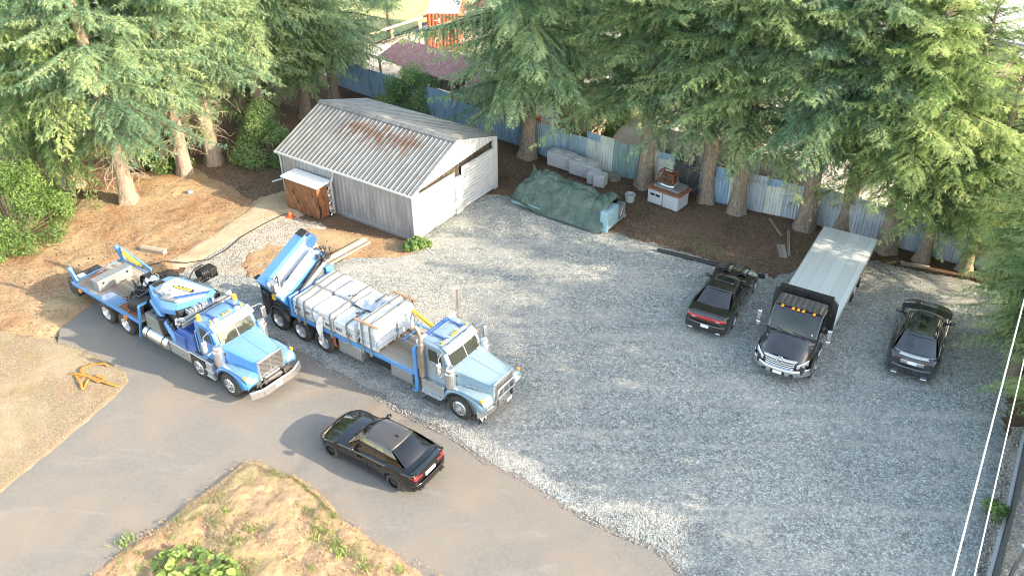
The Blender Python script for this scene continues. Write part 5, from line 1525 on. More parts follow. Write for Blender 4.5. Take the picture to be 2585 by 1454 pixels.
for e in (-1.1, 1.25):
    b = MB()
    for k in range(9): b.cyl((5.5 + hr.uniform(-.12, .2), e + hr.uniform(-.15, .15), 2.3 + hr.uniform(-.1, .15)), (5.55 + hr.uniform(-.12, .2), e + hr.uniform(-.15, .2), 2.42 + hr.uniform(-.1, .15)), .045, n=8)
    b.build('beam_fitting', M['alu'], t1, bevel=.01)
b = MB(); b.box(5.14, 5.4, -.52, .78, 2.27, 2.34)
for k in range(10): b.box(5.12 + hr.uniform(0, .2), 5.25 + hr.uniform(0, .2), -.5 + .12 * k, -.42 + .12 * k, 2.3, 2.42 + hr.uniform(0, .1))
b.build('beam_fitting', M['alu'], t1, bevel=.01)
# dark mass of hoses and valves behind the boom
b = MB()
for k in range(14):
    y = -.9 + .1 * k
    b.tube([(2.7, y, 2.3), (2.35 + .1 * math.sin(k), y - .05, 2.2), (2.1 + .12 * math.sin(k * 2), y, 1.85), (2.2, y, 1.55), (2.6, y + .05, 1.4)], .035, 6)
for k in range(60):
    q = Vector((1.65 + hr.uniform(0, 1.0), hr.uniform(-1.0, 1.1), 2.2)); b.tube([q + Vector((hr.uniform(-.3, .3), hr.uniform(-.3, .3), hr.uniform(-.6, .2))) for _ in range(4)], .032, 5)
for k in range(5):
    b.tube([(1.55 + .42 * math.cos(t) * (1 - .05 * k), .1 + .06 * k + .03 * math.sin(t), 1.95 + .36 * math.sin(t)) for t in np.linspace(.4, 4.6, 14)], .035, 6)
b.build('hydraulic_hoses', M['hose'], t1, smooth=60)
b = MB(); b.box(2.95, 4.9, -.7, .75, 1.35, 2.11)
for k in range(7): b.cyl((3.1 + .26 * k, -.72, 1.5 + .05 * (k % 3)), (3.1 + .26 * k, -.95, 1.75), .07, n=8)
b.build('boom_underside', M['darksteel'], t1, bevel=.04)
b = MB()
for k in range(11):
    b.tube([(2.95 - .07 * k + .1 * math.cos(t), -.55 + .48 * math.cos(t) - .02 * k, 1.75 + .42 * math.sin(t)) for t in np.linspace(0, 5.6, 15)], .038, 6)
b.build('hose_bundle', M['hose'], t1, smooth=60)
b = MB(); b.box(2.0, 2.75, -.6, .9, 1.35, 2.05); b.box(1.8, 2.7, .2, 1.2, 2.0, 2.12); b.box(2.75, 4.9, .9, 1.25, 1.5, 2.1)
b.build('valve_bank', M['darksteel'], t1, bevel=.03)
b = MB(); b.cyl((1.85, -.15, 2.05), (1.85, .1, 2.3), .13, n=14); b.cyl((2.05, .1, 2.2), (1.95, .3, 2.35), .12, n=14); b.box(1.75, 2.2, .15, .35, 2.2, 2.3); b.build('cylinder_head', M['alu'], t1, bevel=.01)
b = MB(); b.obox((1.75, .0, 2.0), (1.95, .5, 2.15), .2, .2); b.cyl((1.8, .45, 2.05), (1.8, .62, 2.05), .14); b.obox((2.4, .55, 2.2), (3.0, 1.0, 2.25), .1, .1); b.build('boom_tip', M['blue'], t1, bevel=.02)
b = MB()
for k in range(4): b.lathe([(.34, 2.0 + .09 * k), (.38, 2.02 + .09 * k), (.34, 2.05 + .09 * k)], (2.55, 0, 1.75), 'y', 20)
b.cyl((2.55, 1.98, 1.75), (2.55, 2.34, 1.75), .25, n=18); b.box(2.35, 2.85, 2.36, 2.7, 1.5, 1.95)
b.tube([(2.5, 1.3, 1.6), (2.5, 1.8, 2.1), (2.55, 2.05, 2.1)], .03); b.obox((2.8, 1.2, 1.7), (2.7, 2.2, 1.72), .1, .12)
b.build('hose_reel', M['black'], t1, bevel=.015)
# beacons, bumper, winch of truck one
for s in (-1, 1):
    b = MB(); b.lathe([(0, .26), (.06, .25), (.085, .2), (.085, .05), (.1, .03), (.1, 0), (0, 0)], (6.6, s * .86, 2.76), 'z', 14); b.build('beacon', M['amber'], t1, smooth=60)
b = MB(); b.obox((9.72, -.75, .62), (9.72, .75, .62), .1, .34); b.obox((9.72, -.75, .62), (9.5, -1.22, .62), .1, .34); b.obox((9.72, .75, .62), (9.5, 1.22, .62), .1, .34); bp = b.build('bumper', M['chrome'], t1, bevel=.02)
b = MB(); b.box(9.775, 9.785, -.2, .1, .55, .7); b.build('plate', M['plate'], bp)
b = MB(); b.box(9.2, 9.66, -.85, .85, .52, .62); b.cyl((9.42, -.5, .78), (9.42, .35, .78), .12); b.box(9.3, 9.6, .4, .7, .62, .95); b.tube([(9.35, -.8, .7), (9.5, -.5, .85), (9.55, .2, .75), (9.4, .8, .9)], .03); b.obox((9.3, -.7, .8), (9.65, -.7, .66), .05, .05); b.obox((9.3, .8, .85), (9.65, .8, .66), .06, .06); b.box(9.2, 9.4, -.8, -.55, .62, .9)
b.build('front_frame', M['darksteel'], t1, bevel=.02)

# ------------------------------------------------------------------ loaded crane truck
T2A = -35.6
t2 = thing('crane_truck', 'blue crane truck carrying white wrapped pallets, crane at its tail', 'crane truck', (-9.23, 31.322, 0), R(T2A), 'blue crane trucks')
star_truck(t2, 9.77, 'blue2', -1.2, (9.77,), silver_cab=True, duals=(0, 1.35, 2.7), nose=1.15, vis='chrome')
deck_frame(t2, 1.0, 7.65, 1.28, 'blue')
b = MB(); b.box(5.95, 6.05, .0, 1.15, 1.282, 1.33); b.build('deck_stop', M['blue'], t2)
b = MB(); b.box(.92, 1.04, -1.25, 1.25, 1.2, 2.12); b.build('rear_bulkhead', M['blue'], t2, bevel=.03)
b = MB()
b.obox((7.72, -1.2, .4), (7.72, -1.2, 2.45), .1, .14); b.obox((7.72, -1.2, 2.42), (7.7, -.95, 2.42), .1, .1); b.obox((7.72, 1.2, .8), (7.72, 1.2, 2.5), .1, .14); b.box(7.55, 7.75, -1.3, -1.05, .38, .46)
b.build('headboard_post', M['blue'], t2, bevel=.015)
b = MB(); b.cyl((7.78, -.55, 2.6), (7.78, .75, 2.6), .14, n=20); rl = b.build('tarp_roller', M['bluedk'], t2, smooth=40)
b = MB(); b.cyl((7.78, -.98, 2.6), (7.78, -.55, 2.6), .145, n=20); b.cyl((7.78, .75, 2.6), (7.78, 1.2, 2.6), .145, n=20); b.build('roller_end', M['white'], rl, smooth=40)
for y in (-1.13, 1.16):
    b = MB(); b.cyl((7.98, y, 1.2), (7.98, y, 2.7), .12, n=20); b.tube([(7.98, y, 2.65), (7.98, y, 3.1), (7.93, y, 3.3), (7.8, y, 3.42)] if y < 0 else [(7.98, y, 2.65), (7.98, y, 3.9)], .075, 12); b.build('exhaust_stack', mat('heat_stained_chrome', (.48, .41, .35), .28, .8, .2, 5), t2, smooth=50)
b = MB(); b.box(7.95, 9.05, -1.2, -.75, .62, 1.14); bx = b.build('battery_box', M['alu'], t2, bevel=.02)
for q in ((8.0, 9.0, -1.34, -1.1, .58, .62), (8.1, 8.95, -1.4, -1.15, .27, .31), (8.0, 9.0, -1.22, -.9, 1.145, 1.16)):
    b = MB(); b.box(*q); b.build('step', M['chrome'], bx)
b = MB()
for z, y0 in ((.622, -1.32), (.312, -1.38), (1.162, -1.18)):
    for i in range(16):
        for j in range(2): b.cyl((8.1 + .055 * i, y0 + .08 * j + .03, z), (8.1 + .055 * i, y0 + .08 * j + .03, z + .003), .016, n=6)
b.build('step_hole', M['black'], bx)
b = MB(); b.box(3.6, 4.85, -1.22, -.7, .5, 1.1); b.build('side_locker', M['alu'], t2, bevel=.02)
b = MB(); b.box(6.4, 7.5, -1.2, -.7, .55, 1.1); b.build('side_locker', M['steelgrey'], t2, bevel=.02)
b = MB(); b.box(5.0, 6.2, -1.0, -.6, .5, 1.05); b.box(5.1, 6.0, .6, 1.1, .5, 1.05); b.build('under_tank', M['black'], t2, bevel=.04)
b = MB()
for k in range(8): b.tube([(3.3 + hr.uniform(-.1, .2), -1.15, 1.1), (3.32 + hr.uniform(-.1, .1), -1.2, .85), (3.3 + hr.uniform(-.1, .2), -1.15, .55)], .025, 5)
b.build('tie_chain', M['rust'], t2)
for s in (-1, 1):
    b = MB(); b.grid(lambda u, v, s=s: (-.02 + .68 * math.cos(math.pi * (1 - u)), s * (.66 + .6 * v), .545 + .66 * math.sin(math.pi * (1 - u))), 14, 2); b.build('mudguard', M['black'], t2, smooth=60, solid=.02)
# tail crane: column and two folded boom sections leaning across
b = MB(); b.box(-.9, .85, -1.15, 1.15, 1.0, 1.35); b.cyl((.0, 0, 1.3), (.0, 0, 2.0), .4, n=24); b.box(-.75, -.35, -1.28, -1.0, .7, 1.8); b.build('crane_base', M['darksteel'], t2, bevel=.03)
A0, A1 = Vector((-.5, -1.25, 2.0)), Vector((-.25, 1.1, 3.35))
B0, B1 = Vector((.5, -1.25, 1.65)), Vector((.62, 1.0, 2.95))
def axes(p0, p1):
    d = p1 - p0; dn = d.normalized(); sd = dn.cross(Vector((0, 0, 1))).normalized()
    return d, dn, sd, sd.cross(dn)
def strip(p0, p1, t0, t1, s0, s1, u0, u1, name, m, par):
    """thin plate on a boom: sideways offsets s0..s1, height offsets u0..u1"""
    d, dn, sd, up = axes(p0, p1)
    b = MB(); b.add([p0 + d * t0 + sd * s0 + up * u0, p0 + d * t0 + sd * s1 + up * u1, p0 + d * t1 + sd * s1 + up * u1, p0 + d * t1 + sd * s0 + up * u0], [(0, 1, 2, 3)])
    return b.build(name, m, par, smooth=0, solid=.008)
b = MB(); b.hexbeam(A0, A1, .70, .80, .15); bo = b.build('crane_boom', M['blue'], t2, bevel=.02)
d, dn, sd, up = axes(A0, A1)
strip(A0, A1, .03, .93, .362, .362, -.27, .30, 'white_side', M['white'], bo)
lettering('boom_letters', 'PALFINGER', .24, M['signyellow'], bo, frame((A0 + A1) / 2 + sd * .376 + up * .05, dn, sd), .003, sx=1.1)
b = MB(); b.cyl(A1 - sd * .36, A1 + sd * .38, .30, n=20); b.build('boom_knuckle', M['bluedk'], bo, bevel=.02)
b = MB(); b.obox(A1 - dn * .15 + up * .38, A1 + dn * .22 + up * .30, .5, .12); b.build('boom_cap', M['black'], bo, bevel=.03)
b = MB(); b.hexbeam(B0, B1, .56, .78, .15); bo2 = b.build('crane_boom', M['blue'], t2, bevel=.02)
d, dn, sd, up = axes(B0, B1); p0, p1 = B0, B1
strip(B0, B1, .03, .97, -.16, .19, .398, .398, 'white_top', M['white'], bo2)
b = MB()
for k in range(5): b.tube([p0 + d * t + sd * (.33 + .05 * k) + up * (.12 + .04 * math.sin(t * 9 + k)) for t in np.linspace(.15, 1.04, 9)], .024, 6)
b.build('boom_hoses', M['hose'], bo2)
b = MB(); b.obox(p0 + d * .1 + sd * .42 + up * -.1, p0 + d * 1.0 + sd * .42 + up * -.1, .12, .2); b.build('extension_arm', M['steelgrey'], bo2, bevel=.015)
b = MB()
for k in range(22): q = p1 + sd * hr.uniform(-.05, .6) + dn * hr.uniform(-.35, .3) + up * hr.uniform(-.1, .45); b.cyl(q, q + Vector((hr.uniform(-.1, .1), hr.uniform(-.1, .1), .14)), .06, n=8)
b.build('tip_fitting', M['darksteel'], bo2, bevel=.01)
b = MB(); b.cyl((-.05, -1.2, 2.35), (.22, -1.28, 2.3), .24, n=20); b.box(.1, .4, -1.42, -1.1, 2.15, 2.55); wn = b.build('winch', M['alu'], t2, bevel=.03)
b = MB(); b.tube([(0, -1.0, 2.5), (.2, -1.05, 2.75), (.4, -1.2, 2.5), (.3, -1.3, 2.1)], .035); b.tube([(-.1, -.9, 1.9), (.1, -1.2, 1.7), (.2, -.8, 1.5)], .04); b.build('winch_hose', M['hose'], wn)
b = MB(); b.box(-.15, .05, -1.25, -1.1, 1.55, 1.8); b.build('yellow_valve', M['yellow'], t2, bevel=.03)
b = MB(); b.cyl((-.85, -1.12, 1.0), (-.85, -1.12, 2.3), .07); b.box(-1.05, -.7, -1.3, -1.0, 2.28, 2.36); b.build('outrigger_leg', M['black'], t2, bevel=.02)
b = MB(); b.box(.75, .95, .95, 1.35, 1.2, 2.35); b.build('outrigger_box', M['blue'], t2, bevel=.02)
b = MB(); b.obox((5.3, .95, 2.3), (7.5, 1.0, 1.4), .12, .14); b.build('yellow_lever', M['yellow'], t2, bevel=.02)
# bumper and bull bar
b = MB(); b.obox((10.83, -.8, .62), (10.83, .8, .62), .1, .3); b.obox((10.83, -.8, .62), (10.6, -1.22, .62), .1, .3); b.obox((10.83, .8, .62), (10.6, 1.22, .62), .1, .3); bp = b.build('bumper', M['chrome'], t2, bevel=.02)
b = MB(); b.tube([(10.95, -.52, .75), (11.08, -.52, 1.4), (11.06, -.42, 1.52), (11.06, .42, 1.52), (11.08, .52, 1.4), (10.95, .52, .75)], .028); b.tube([(11.06, -.17, .8), (11.06, -.17, 1.5)], .022); b.tube([(11.06, .17, .8), (11.06, .17, 1.5)], .022); b.tube([(11.08, -.52, 1.15), (11.08, .52, 1.15)], .022)
b.build('bull_bar', M['chrome'], bp)
b = MB(); b.box(10.62, 10.64, -1.16, -.62, .12, .46); mf = b.build('mud_flap', M['black'], t2)
lettering('flap_mark', 'W', .36, M['whiteink'], mf, frame((10.66, -.88, .29), (0, 1, 0), (1, 0, .15)), .004, sx=1.25)
b = MB(); b.box(10.86, 10.87, .3, .62, .3, .45); b.build('plate', M['plate'], t2)
lettering('hood_letters', 'WESTERN STAR', .11, M['chrome'], t2, frame((10.25, -.805, 1.45), (1, .17, 0), (-.16, -1, .1)), .006)
# ------------------------------------------------------------------ the load: wrapped pallets, each a thing
def wrapped(x0, x1, y0, y1, z0, h, label, seed, m='wrap', sag=.08, letters=(), grp='wrapped pallets on the truck'):
    t = thing('wrapped_pallet', label, 'pallet', (-9.23, 31.322, 0), R(T2A), grp)
    rs = random.Random(seed); ph = [rs.uniform(0, 6) for _ in range(8)]
    cx, cy, hx, hy = (x0 + x1) / 2, (y0 + y1) / 2, (x1 - x0) / 2, (y1 - y0) / 2
    def se(a, e=.09):
        c, s = math.cos(a), math.sin(a)
        return math.copysign(abs(c) ** e, c), math.copysign(abs(s) ** e, s)
    rings = []
    nz = 16; na = 56
    zt = lambda k: z0 + .13 + (h - .13) * k
    for k in range(nz + 1):
        f = k / nz; ring = []
        sh = 1 - .02 * f - (.05 * max(0, f - .9) / .1)
        for i in range(na):
            a = 6.283 * i / na; u, v = se(a)
            w = .010 * math.sin(9 * a + ph[0] + 5 * f) + .014 * math.sin(17 * a + ph[1] - 9 * f) + .012 * math.sin(f * 21 + ph[2] + a)
            ring.append((cx + u * (hx * sh + w), cy + v * (hy * sh + w), zt(f) - sag * .5 * (abs(u * v) ** 3) * f))
        rings.append(ring)
    for f in (.93, .7, .4, .12):
        ring = []
        for i in range(na):
            a = 6.283 * i / na; u, v = se(a)
            q = f
            ring.append((cx + u * hx * q * .93, cy + v * hy * q * .93, zt(1) + .035 + .03 * math.sin(3 * u * q + ph[3]) * math.sin(4 * v * q + ph[4]) + .02 * math.sin(7 * u * q + 5 * v * q + ph[5]) - sag * .2 * f ** 4))
        rings.append(ring)
    loft(rings, True).build('wrap', M[m], t, smooth=60)
    b = MB()
    for yy in np.linspace(y0 + .08, y1 - .08, 3): b.box(x0 + .03, x1 - .03, yy - .05, yy + .05, z0, z0 + .09)
    for xx in np.linspace(x0 + .06, x1 - .06, 5): b.box(xx - .05, xx + .05, y0 + .02, y1 - .02, z0 + .09, z0 + .115)
    b.build('pallet_base', M['newwood'], t)
    for (tx, sx_, px, py, pz, ang, face) in letters:
        Mt = frame((px, py, pz), (math.cos(ang), 0, math.sin(ang)) if face == 'side' else (math.cos(ang), math.sin(ang), 0), (0, -1, 0) if face == 'side' else (0, 0, 1))
        lettering('pallet_lettering', tx, sx_, M['ink'], t, Mt, .004)
    return t
zd = 1.285
L3 = lambda x, y, z, a=0: ('IKO', .19, x, y, z, a, 'side')
wrapped(1.12, 2.25, -1.2, -.02, zd, .86, 'white wrapped pallet at the rear of the load, kerb side', 1, letters=[L3(1.42, -1.245, 1.72), L3(1.95, -1.245, 1.7)])
wrapped(1.12, 2.25, .03, 1.2, zd, .95, 'white wrapped pallet at the rear of the load, far side', 2)
wrapped(2.3, 3.42, -1.2, -.02, zd, .80, 'white wrapped pallet with torn loose film over the third wheel', 3, letters=[L3(2.55, -1.245, 1.68), L3(3.15, -1.245, 1.58)])
wrapped(2.3, 3.42, .03, 1.2, zd, .93, 'white wrapped pallet at the far side with a clear crumpled top', 4, letters=[('IKO', .2, 3.2, .15, 2.275, .9, 'top')])
wrapped(3.47, 4.62, -1.2, -.02, zd, .74, 'white wrapped bundles beside the tall bag stack, kerb side', 5, letters=[L3(3.75, -1.245, 1.62), L3(4.3, -1.245, 1.6), ('IKO', .22, 4.15, -.35, 2.085, .8, 'top')])
wrapped(3.47, 4.62, .03, 1.2, zd, .82, 'white wrapped bundles beside the tall bag stack, far side', 6)
wrapped(4.85, 5.75, -1.18, -.05, zd, 1.12, 'tall film-wrapped bag stack nearest the cab, kerb side', 7, 'film')
wrapped(4.85, 5.75, .02, 1.0, zd, 1.12, 'tall film-wrapped bag stack nearest the cab, far side', 8, 'film')
ct = thing('plastic_sheet', 'white plastic sheet capping the two tall bag stacks', 'plastic sheet', (-9.23, 31.322, 0), R(T2A))
b = MB(); b.grid(lambda u, v: (4.78 + 1.04 * u, -1.24 + 2.32 * v, 2.475 + .03 * math.sin(v * 9 + u * 3) - (.28 + .08 * math.sin(v * 25)) * max(0, abs(u - .5) - .42) / .08 - .35 * max(0, abs(v - .5) - .46) / .04), 40, 60); b.build('sheet', M['wrap'], ct, smooth=50)
ls = thing('plastic_sheet', 'loose torn white film hanging over the third wheel', 'plastic sheet', (-9.23, 31.322, 0), R(T2A))
b = MB()
def film(u, v):
    w = .55 - .38 * v
    x = 2.62 + w * (u - .5) + .12 * v; bulge = .12 * math.sin(v * 3.1)
    return (x + .03 * math.sin(v * 11), -1.28 - bulge * (1 - (2 * u - 1) ** 2) - .05 * math.sin(u * 9 + v * 7), 2.0 - 1.35 * v ** 1.1 + .05 * math.sin(u * 12))
b.grid(film, 14, 24); b.build('sheet', M['wrap'], ls, smooth=60)
cf = thing('plastic_sheet', 'grey translucent film crumpled on the far rear pallets', 'plastic sheet', (-9.23, 31.322, 0), R(T2A))
b = MB(); b.grid(lambda u, v: (3.55 + .95 * u, -.1 + .75 * v, 2.13 + .1 * math.sin(u * 3.1) * math.sin(v * 3.1) + .04 * math.sin(u * 9 + 5 * v)), 20, 16); b.build('sheet', mat('grey_clear_film', (.42, .45, .52), .18, 0, .2, 5, .5), cf, smooth=60)
def strap_over(x, z, label, dx=0.0, m='strap', zl=None):
    t = thing('ratchet_strap', label, 'strap', (-9.23, 31.322, 0), R(T2A), 'straps over the load')
    zl = z if zl is None else zl
    b = MB()
    pts = [(x + dx, -1.27, 1.1), (x, -1.262, zl - .12), (x, -1.19, zl + .03), (x, -.6, zl + .035), (x, 0, (z + zl) / 2 + .04), (x, .6, z + .035), (x, 1.16, z + .03), (x, 1.262, z - .12), (x + dx, 1.27, 1.1)]
    vs = []
    for p in pts: vs += [(p[0] - .045, p[1], p[2]), (p[0] + .045, p[1], p[2])]
    b.add(vs, [(2 * i, 2 * i + 1, 2 * i + 3, 2 * i + 2) for i in range(len(pts) - 1)])
    b.build('webbing', M[m], t, smooth=0, solid=.008)
    b = MB(); b.box(x + dx - .06, x + dx + .06, -1.33, -1.27, 1.1, 1.3); b.build('ratchet', M['steelgrey'], t, bevel=.01)
strap_over(1.45, 2.27, 'grey strap over the rearmost white pallets', .02, zl=2.18)
strap_over(1.85, 2.27, 'second grey strap from the rear over the white pallets', -.02, zl=2.18)
strap_over(3.3, 2.25, 'grey strap over the middle white pallets', .05, zl=2.12)
strap_over(4.2, 2.14, 'grey strap over the bundles just behind the tall stack', .1, zl=2.05)
strap_over(5.08, 2.52, 'grey strap over the tall bag stack, rear one', .0)
strap_over(5.5, 2.52, 'grey strap over the tall bag stack, one nearest the cab', .0)
for y, lb in ((-1.2, 'rust-red edge board on top of the tall stack, kerb side'), (1.06, 'brown edge board on top of the tall stack, far side')):
    t = thing('edge_board', lb, 'edge board', (-9.23, 31.322, 0), R(T2A), 'edge boards on the stack')
    b = MB(); b.box(4.7, 5.95, y - .05, y + .05, 2.535, 2.575); b.build('board', mat('brown_edge_board', (.3, .17, .1), .7, 0, .2, 9), t)
# ------------------------------------------------------------------ flatbed truck, nose towards the camera
HO = Vector((12.07, 31.82, 0)); HA = R(-121.5)
fb = thing('flatbed_truck', 'black flatbed truck with bare aluminium deck and chrome grille', 'truck', HO + Vector((math.cos(HA + math.pi / 2), math.sin(HA + math.pi / 2), 0)) * 1.23, HA)
b = MB()
for s in (-1, 1): b.box(-5.6, 4.5, s * .42 - .05, s * .42 + .05, .65, .95)
for x in np.arange(-5.2, 2.2, .6): b.box(x - .04, x + .04, -1.15, 1.15, .98, 1.14)
b.build('chassis', M['darksteel'], fb)
b = MB(); b.box(-5.75, 2.3, -1.235, 1.235, 1.16, 1.25); b.build('deck', M['aludeck'], fb)
b = MB()
for s in (-1, 1): b.box(-5.76, 2.3, s * 1.255 - .02, s * 1.255 + .02, 1.04, 1.235)
b.box(-5.80, -5.76, -1.27, 1.27, 1.04, 1.235)
b.build('side_rail', M['alu'], fb, bevel=.008)
b = MB()
for x in np.arange(-5, 2, 1.1):
    for s in (-1, 1): b.box(x - .05, x + .05, s * 1.28 - .015, s * 1.28 + .015, 1.0, 1.1)
b.build('stake_pocket', M['black'], fb)
b = MB(); b.prism([(-1.27, .95), (1.27, .95), (1.27, 2.45), (1.06, 2.68), (-1.06, 2.68), (-1.27, 2.45)], 2.42, 2.5, 'x')
hb = b.build('headboard', M['cabblack'], fb, bevel=.02)
b = MB()
for y in (-1.0, -.5, 0, .5, 1.0): b.box(2.5, 2.54, y - .03, y + .03, 1.0, 2.62)
b.box(2.36, 2.54, -1.06, 1.06, 2.64, 2.70); b.build('headboard_rib', M['black'], hb)
# cab
b = MB(); b.prism([(2.62, .9), (4.0, .9), (4.02, 1.62), (3.62, 2.3), (3.45, 2.42), (2.72, 2.45), (2.62, 2.36)], -.99, .99, 'y')
cab = b.build('cab', M['cabblack'], fb, bevel=.09, seg=3)
b = MB()
for k in range(8):
    y = -.77 + .22 * k
    b.add([(2.75, y - .07, 2.46), (3.48, y - .07, 2.446), (3.48, y - .03, 2.495), (2.75, y - .03, 2.51), (2.75, y + .03, 2.51), (3.48, y + .03, 2.495), (2.75, y + .07, 2.46), (3.48, y + .07, 2.446)], [(0, 1, 2, 3), (3, 2, 5, 4), (4, 5, 7, 6)])
b.build('roof_rib', M['cabroof'], cab)
b = MB(); b.grid(lambda u, v: (2.68 + .84 * u, -.93 + 1.86 * v, 2.455 - .018 * u + .012 * (1 - (2 * v - 1) ** 4)), 4, 6); b.build('roof_skin', M['cabroof'], cab, smooth=60)
ws = quad((4.05, .93, 1.6), (4.05, -.93, 1.6), (3.62, .85, 2.32), (3.62, -.85, 2.32), (.12, 0, .03))
pane(ws, .02, .98, .02, .95, -.012, 'windscreen', M['cabglass'], cab, 16, 6)
b = MB()
for i, y in enumerate((-.62, -.2, 0, .2, .62)): b.box(3.52, 3.66, y - .055, y + .055, 2.42, 2.475)
b.build('marker_light', M['amber'], cab, bevel=.015)
b = MB()
for u in (.14, .5): b.tube([Vector(ws(u, -.03)) + Vector((.04, 0, .03)), Vector(ws(u + .33, .1)) + Vector((.035, 0, .03))], .012, 5)
b.build('wiper', M['black'], cab)
b = MB()
for u, w in ((.12, .11), (.3, .13)): p = Vector(ws(u, .14)); b.add([p + Vector((.012, -.1, -.05)), p + Vector((.012, .1, -.05)), p + Vector((-.03, .1, .07)), p + Vector((-.03, -.1, .07))], [(0, 1, 2, 3)])
b.build('paper_slip', M['whiteink'], cab)
for s in (-1, 1):
    sd = quad((2.75, s * 1.0, 1.0), (3.95, s * 1.0, 1.0), (2.75, s * .985, 2.36), (3.55, s * .985, 2.36))
    f = (lambda u, v, sd=sd: sd(u, v)) if s < 0 else (lambda u, v, sd=sd: sd(1 - u, v))
    d = pane(f, .0, 1.0, .0, 1.0, .012, 'door', M['cabblack'], fb, 2, 2)
    pane(f, .1, .9, .5, .93, .02, 'window', M['glass'], d, 2, 2)
    b = MB(); b.box(2.9, 3.08, s * 1.01, s * 1.05, 1.5, 1.55); b.build('handle', M['chrome'], d)
    b = MB(); b.tube([(3.75, s * .98, 2.1), (3.9, s * 1.25, 2.15), (3.9, s * 1.36, 2.1), (3.9, s * 1.36, 1.45), (3.85, s * 1.2, 1.4), (3.85, s * .99, 1.45)], .016); mm = b.build('mirror', M['black'], fb)
    b = MB(); b.box(3.86, 3.96, s * 1.38 - .09, s * 1.38 + .09, 1.72, 2.16); b.box(3.86, 3.96, s * 1.38 - .09, s * 1.38 + .09, 1.45, 1.66); b.build('mirror_head', M['chrome'], mm, bevel=.035)
    b = MB(); b.box(2.6, 3.5, s * 1.02 - .12, s * 1.02 + .12, .42, .6); b.build('fuel_tank', M['chrome'], fb, bevel=.05)
    b = MB(); b.tube([(4.18 + .56 * math.cos(t), s * 1.09, .47 + .56 * math.sin(t)) for t in np.linspace(math.pi, 0, 11)], .04, 6); b.build('arch_trim', M['black'], fb)
# nose
rings = []
for x, w, z in ((3.96, .99, 1.60), (4.3, .97, 1.53), (4.7, .93, 1.42), (5.0, .87, 1.30), (5.16, .80, 1.2)):
    rings.append([(x, -w - .08, .62 if not 3.97 < x < 4.72 else 1.02), (x, -w - .1, .98 if not 3.97 < x < 4.72 else 1.08), (x, -w + .02, z - .18), (x, -w * .72, z - .03), (x, -w * .4, z + .02), (x, 0, z + .04), (x, w * .4, z + .02), (x, w * .72, z - .03), (x, w - .02, z - .18), (x, w + .1, .98 if not 3.97 < x < 4.72 else 1.08), (x, w + .08, .62 if not 3.97 < x < 4.72 else 1.02)])
loft(rings).build('hood', M['cabblack'], fb, smooth=35)
b = MB()
gp = [(-.62, 1.17), (.62, 1.17), (.58, .78), (-.58, .78)]
b.prism(gp, 5.12, 5.2, 'x'); gr = b.build('grille', M['black'], fb, bevel=.02)
b = MB()
for k, (z, w, h) in enumerate(((1.16, .66, .1), (1.02, .6, .05), (.93, .59, .05), (.84, .58, .05), (.77, .57, .06))):
    b.grid(lambda u, v, z=z, w=w, h=h: (5.21 + .08 * (1 - (2 * u - 1) ** 2) - .09 * (v - .5) * h / .1, -w + 2 * w * u, z - h / 2 + h * v), 10, 1)
b.build('grille_bar', M['chrome'], gr, smooth=40, solid=.02)
b = MB(); b.lathe([(.10, 0), (.125, .012), (.15, 0)], (0, 0, 0), 'x', 24); b.add([(0, -.11, -.012), (0, .11, -.012), (0, .11, .012), (0, -.11, .012)], [(0, 1, 2, 3)]); b.add([(.006, 0, .06), (.006, .075, 0), (.006, 0, -.06), (.006, -.075, 0)], [(0, 1, 2, 3)])
em = b.build('emblem', M['chrome'], gr, solid=.01); em.location = (5.31, 0, 1.14); em.rotation_euler = (0, -.35, 0)
for s in (-1, 1):
    b = MB()
    b.grid(lambda u, v, s=s: (5.19 - .34 * u ** 1.6 + .03 * math.sin(v * 3.1), s * (.66 + .36 * u), .84 + .07 * u + (.2 + .1 * u) * v - .0), 8, 4)
    b.build('headlight', M['lamp'], fb, smooth=60, solid=.03)
b = MB()
b.grid(lambda u, v: (5.33 - .62 * abs(2 * u - 1) ** 3.2 + .05 * math.sin(v * 3.14), -1.16 + 2.32 * u, .42 + .36 * v), 24, 5)
bp = b.build('bumper', M['chrome'], fb, smooth=50, solid=.03)
b = MB(); b.box(5.36, 5.375, -.28, .28, .5, .66); b.box(5.33, 5.36, -.62, -.46, .52, .62); b.box(5.33, 5.36, .46, .62, .52, .62); b.build('bumper_opening', M['black'], bp, bevel=.01)
b = MB(); b.box(5.375, 5.385, -.17, .17, .52, .65); b.build('plate', M['plate'], bp)
for s in (-1, 1):
    wheel(fb, 4.18, s * 1.0, .47, .28, s, 'front')
    wheel(fb, -2.2, s * .93, .49, .52, s, 'dual')
b = MB()
for x in (4.18, -2.2): b.cyl((x, -1, .47), (x, 1, .47), .09)
b.build('axle', M['darksteel'], fb)
for s in (-1, 1):
    b = MB(); b.box(-1.55, -1.53, s * .95 - .3, s * .95 + .3, .2, .98); b.box(-2.9, -2.88, s * .95 - .3, s * .95 + .3, .2, .98); b.build('mud_flap', M['black'], fb)

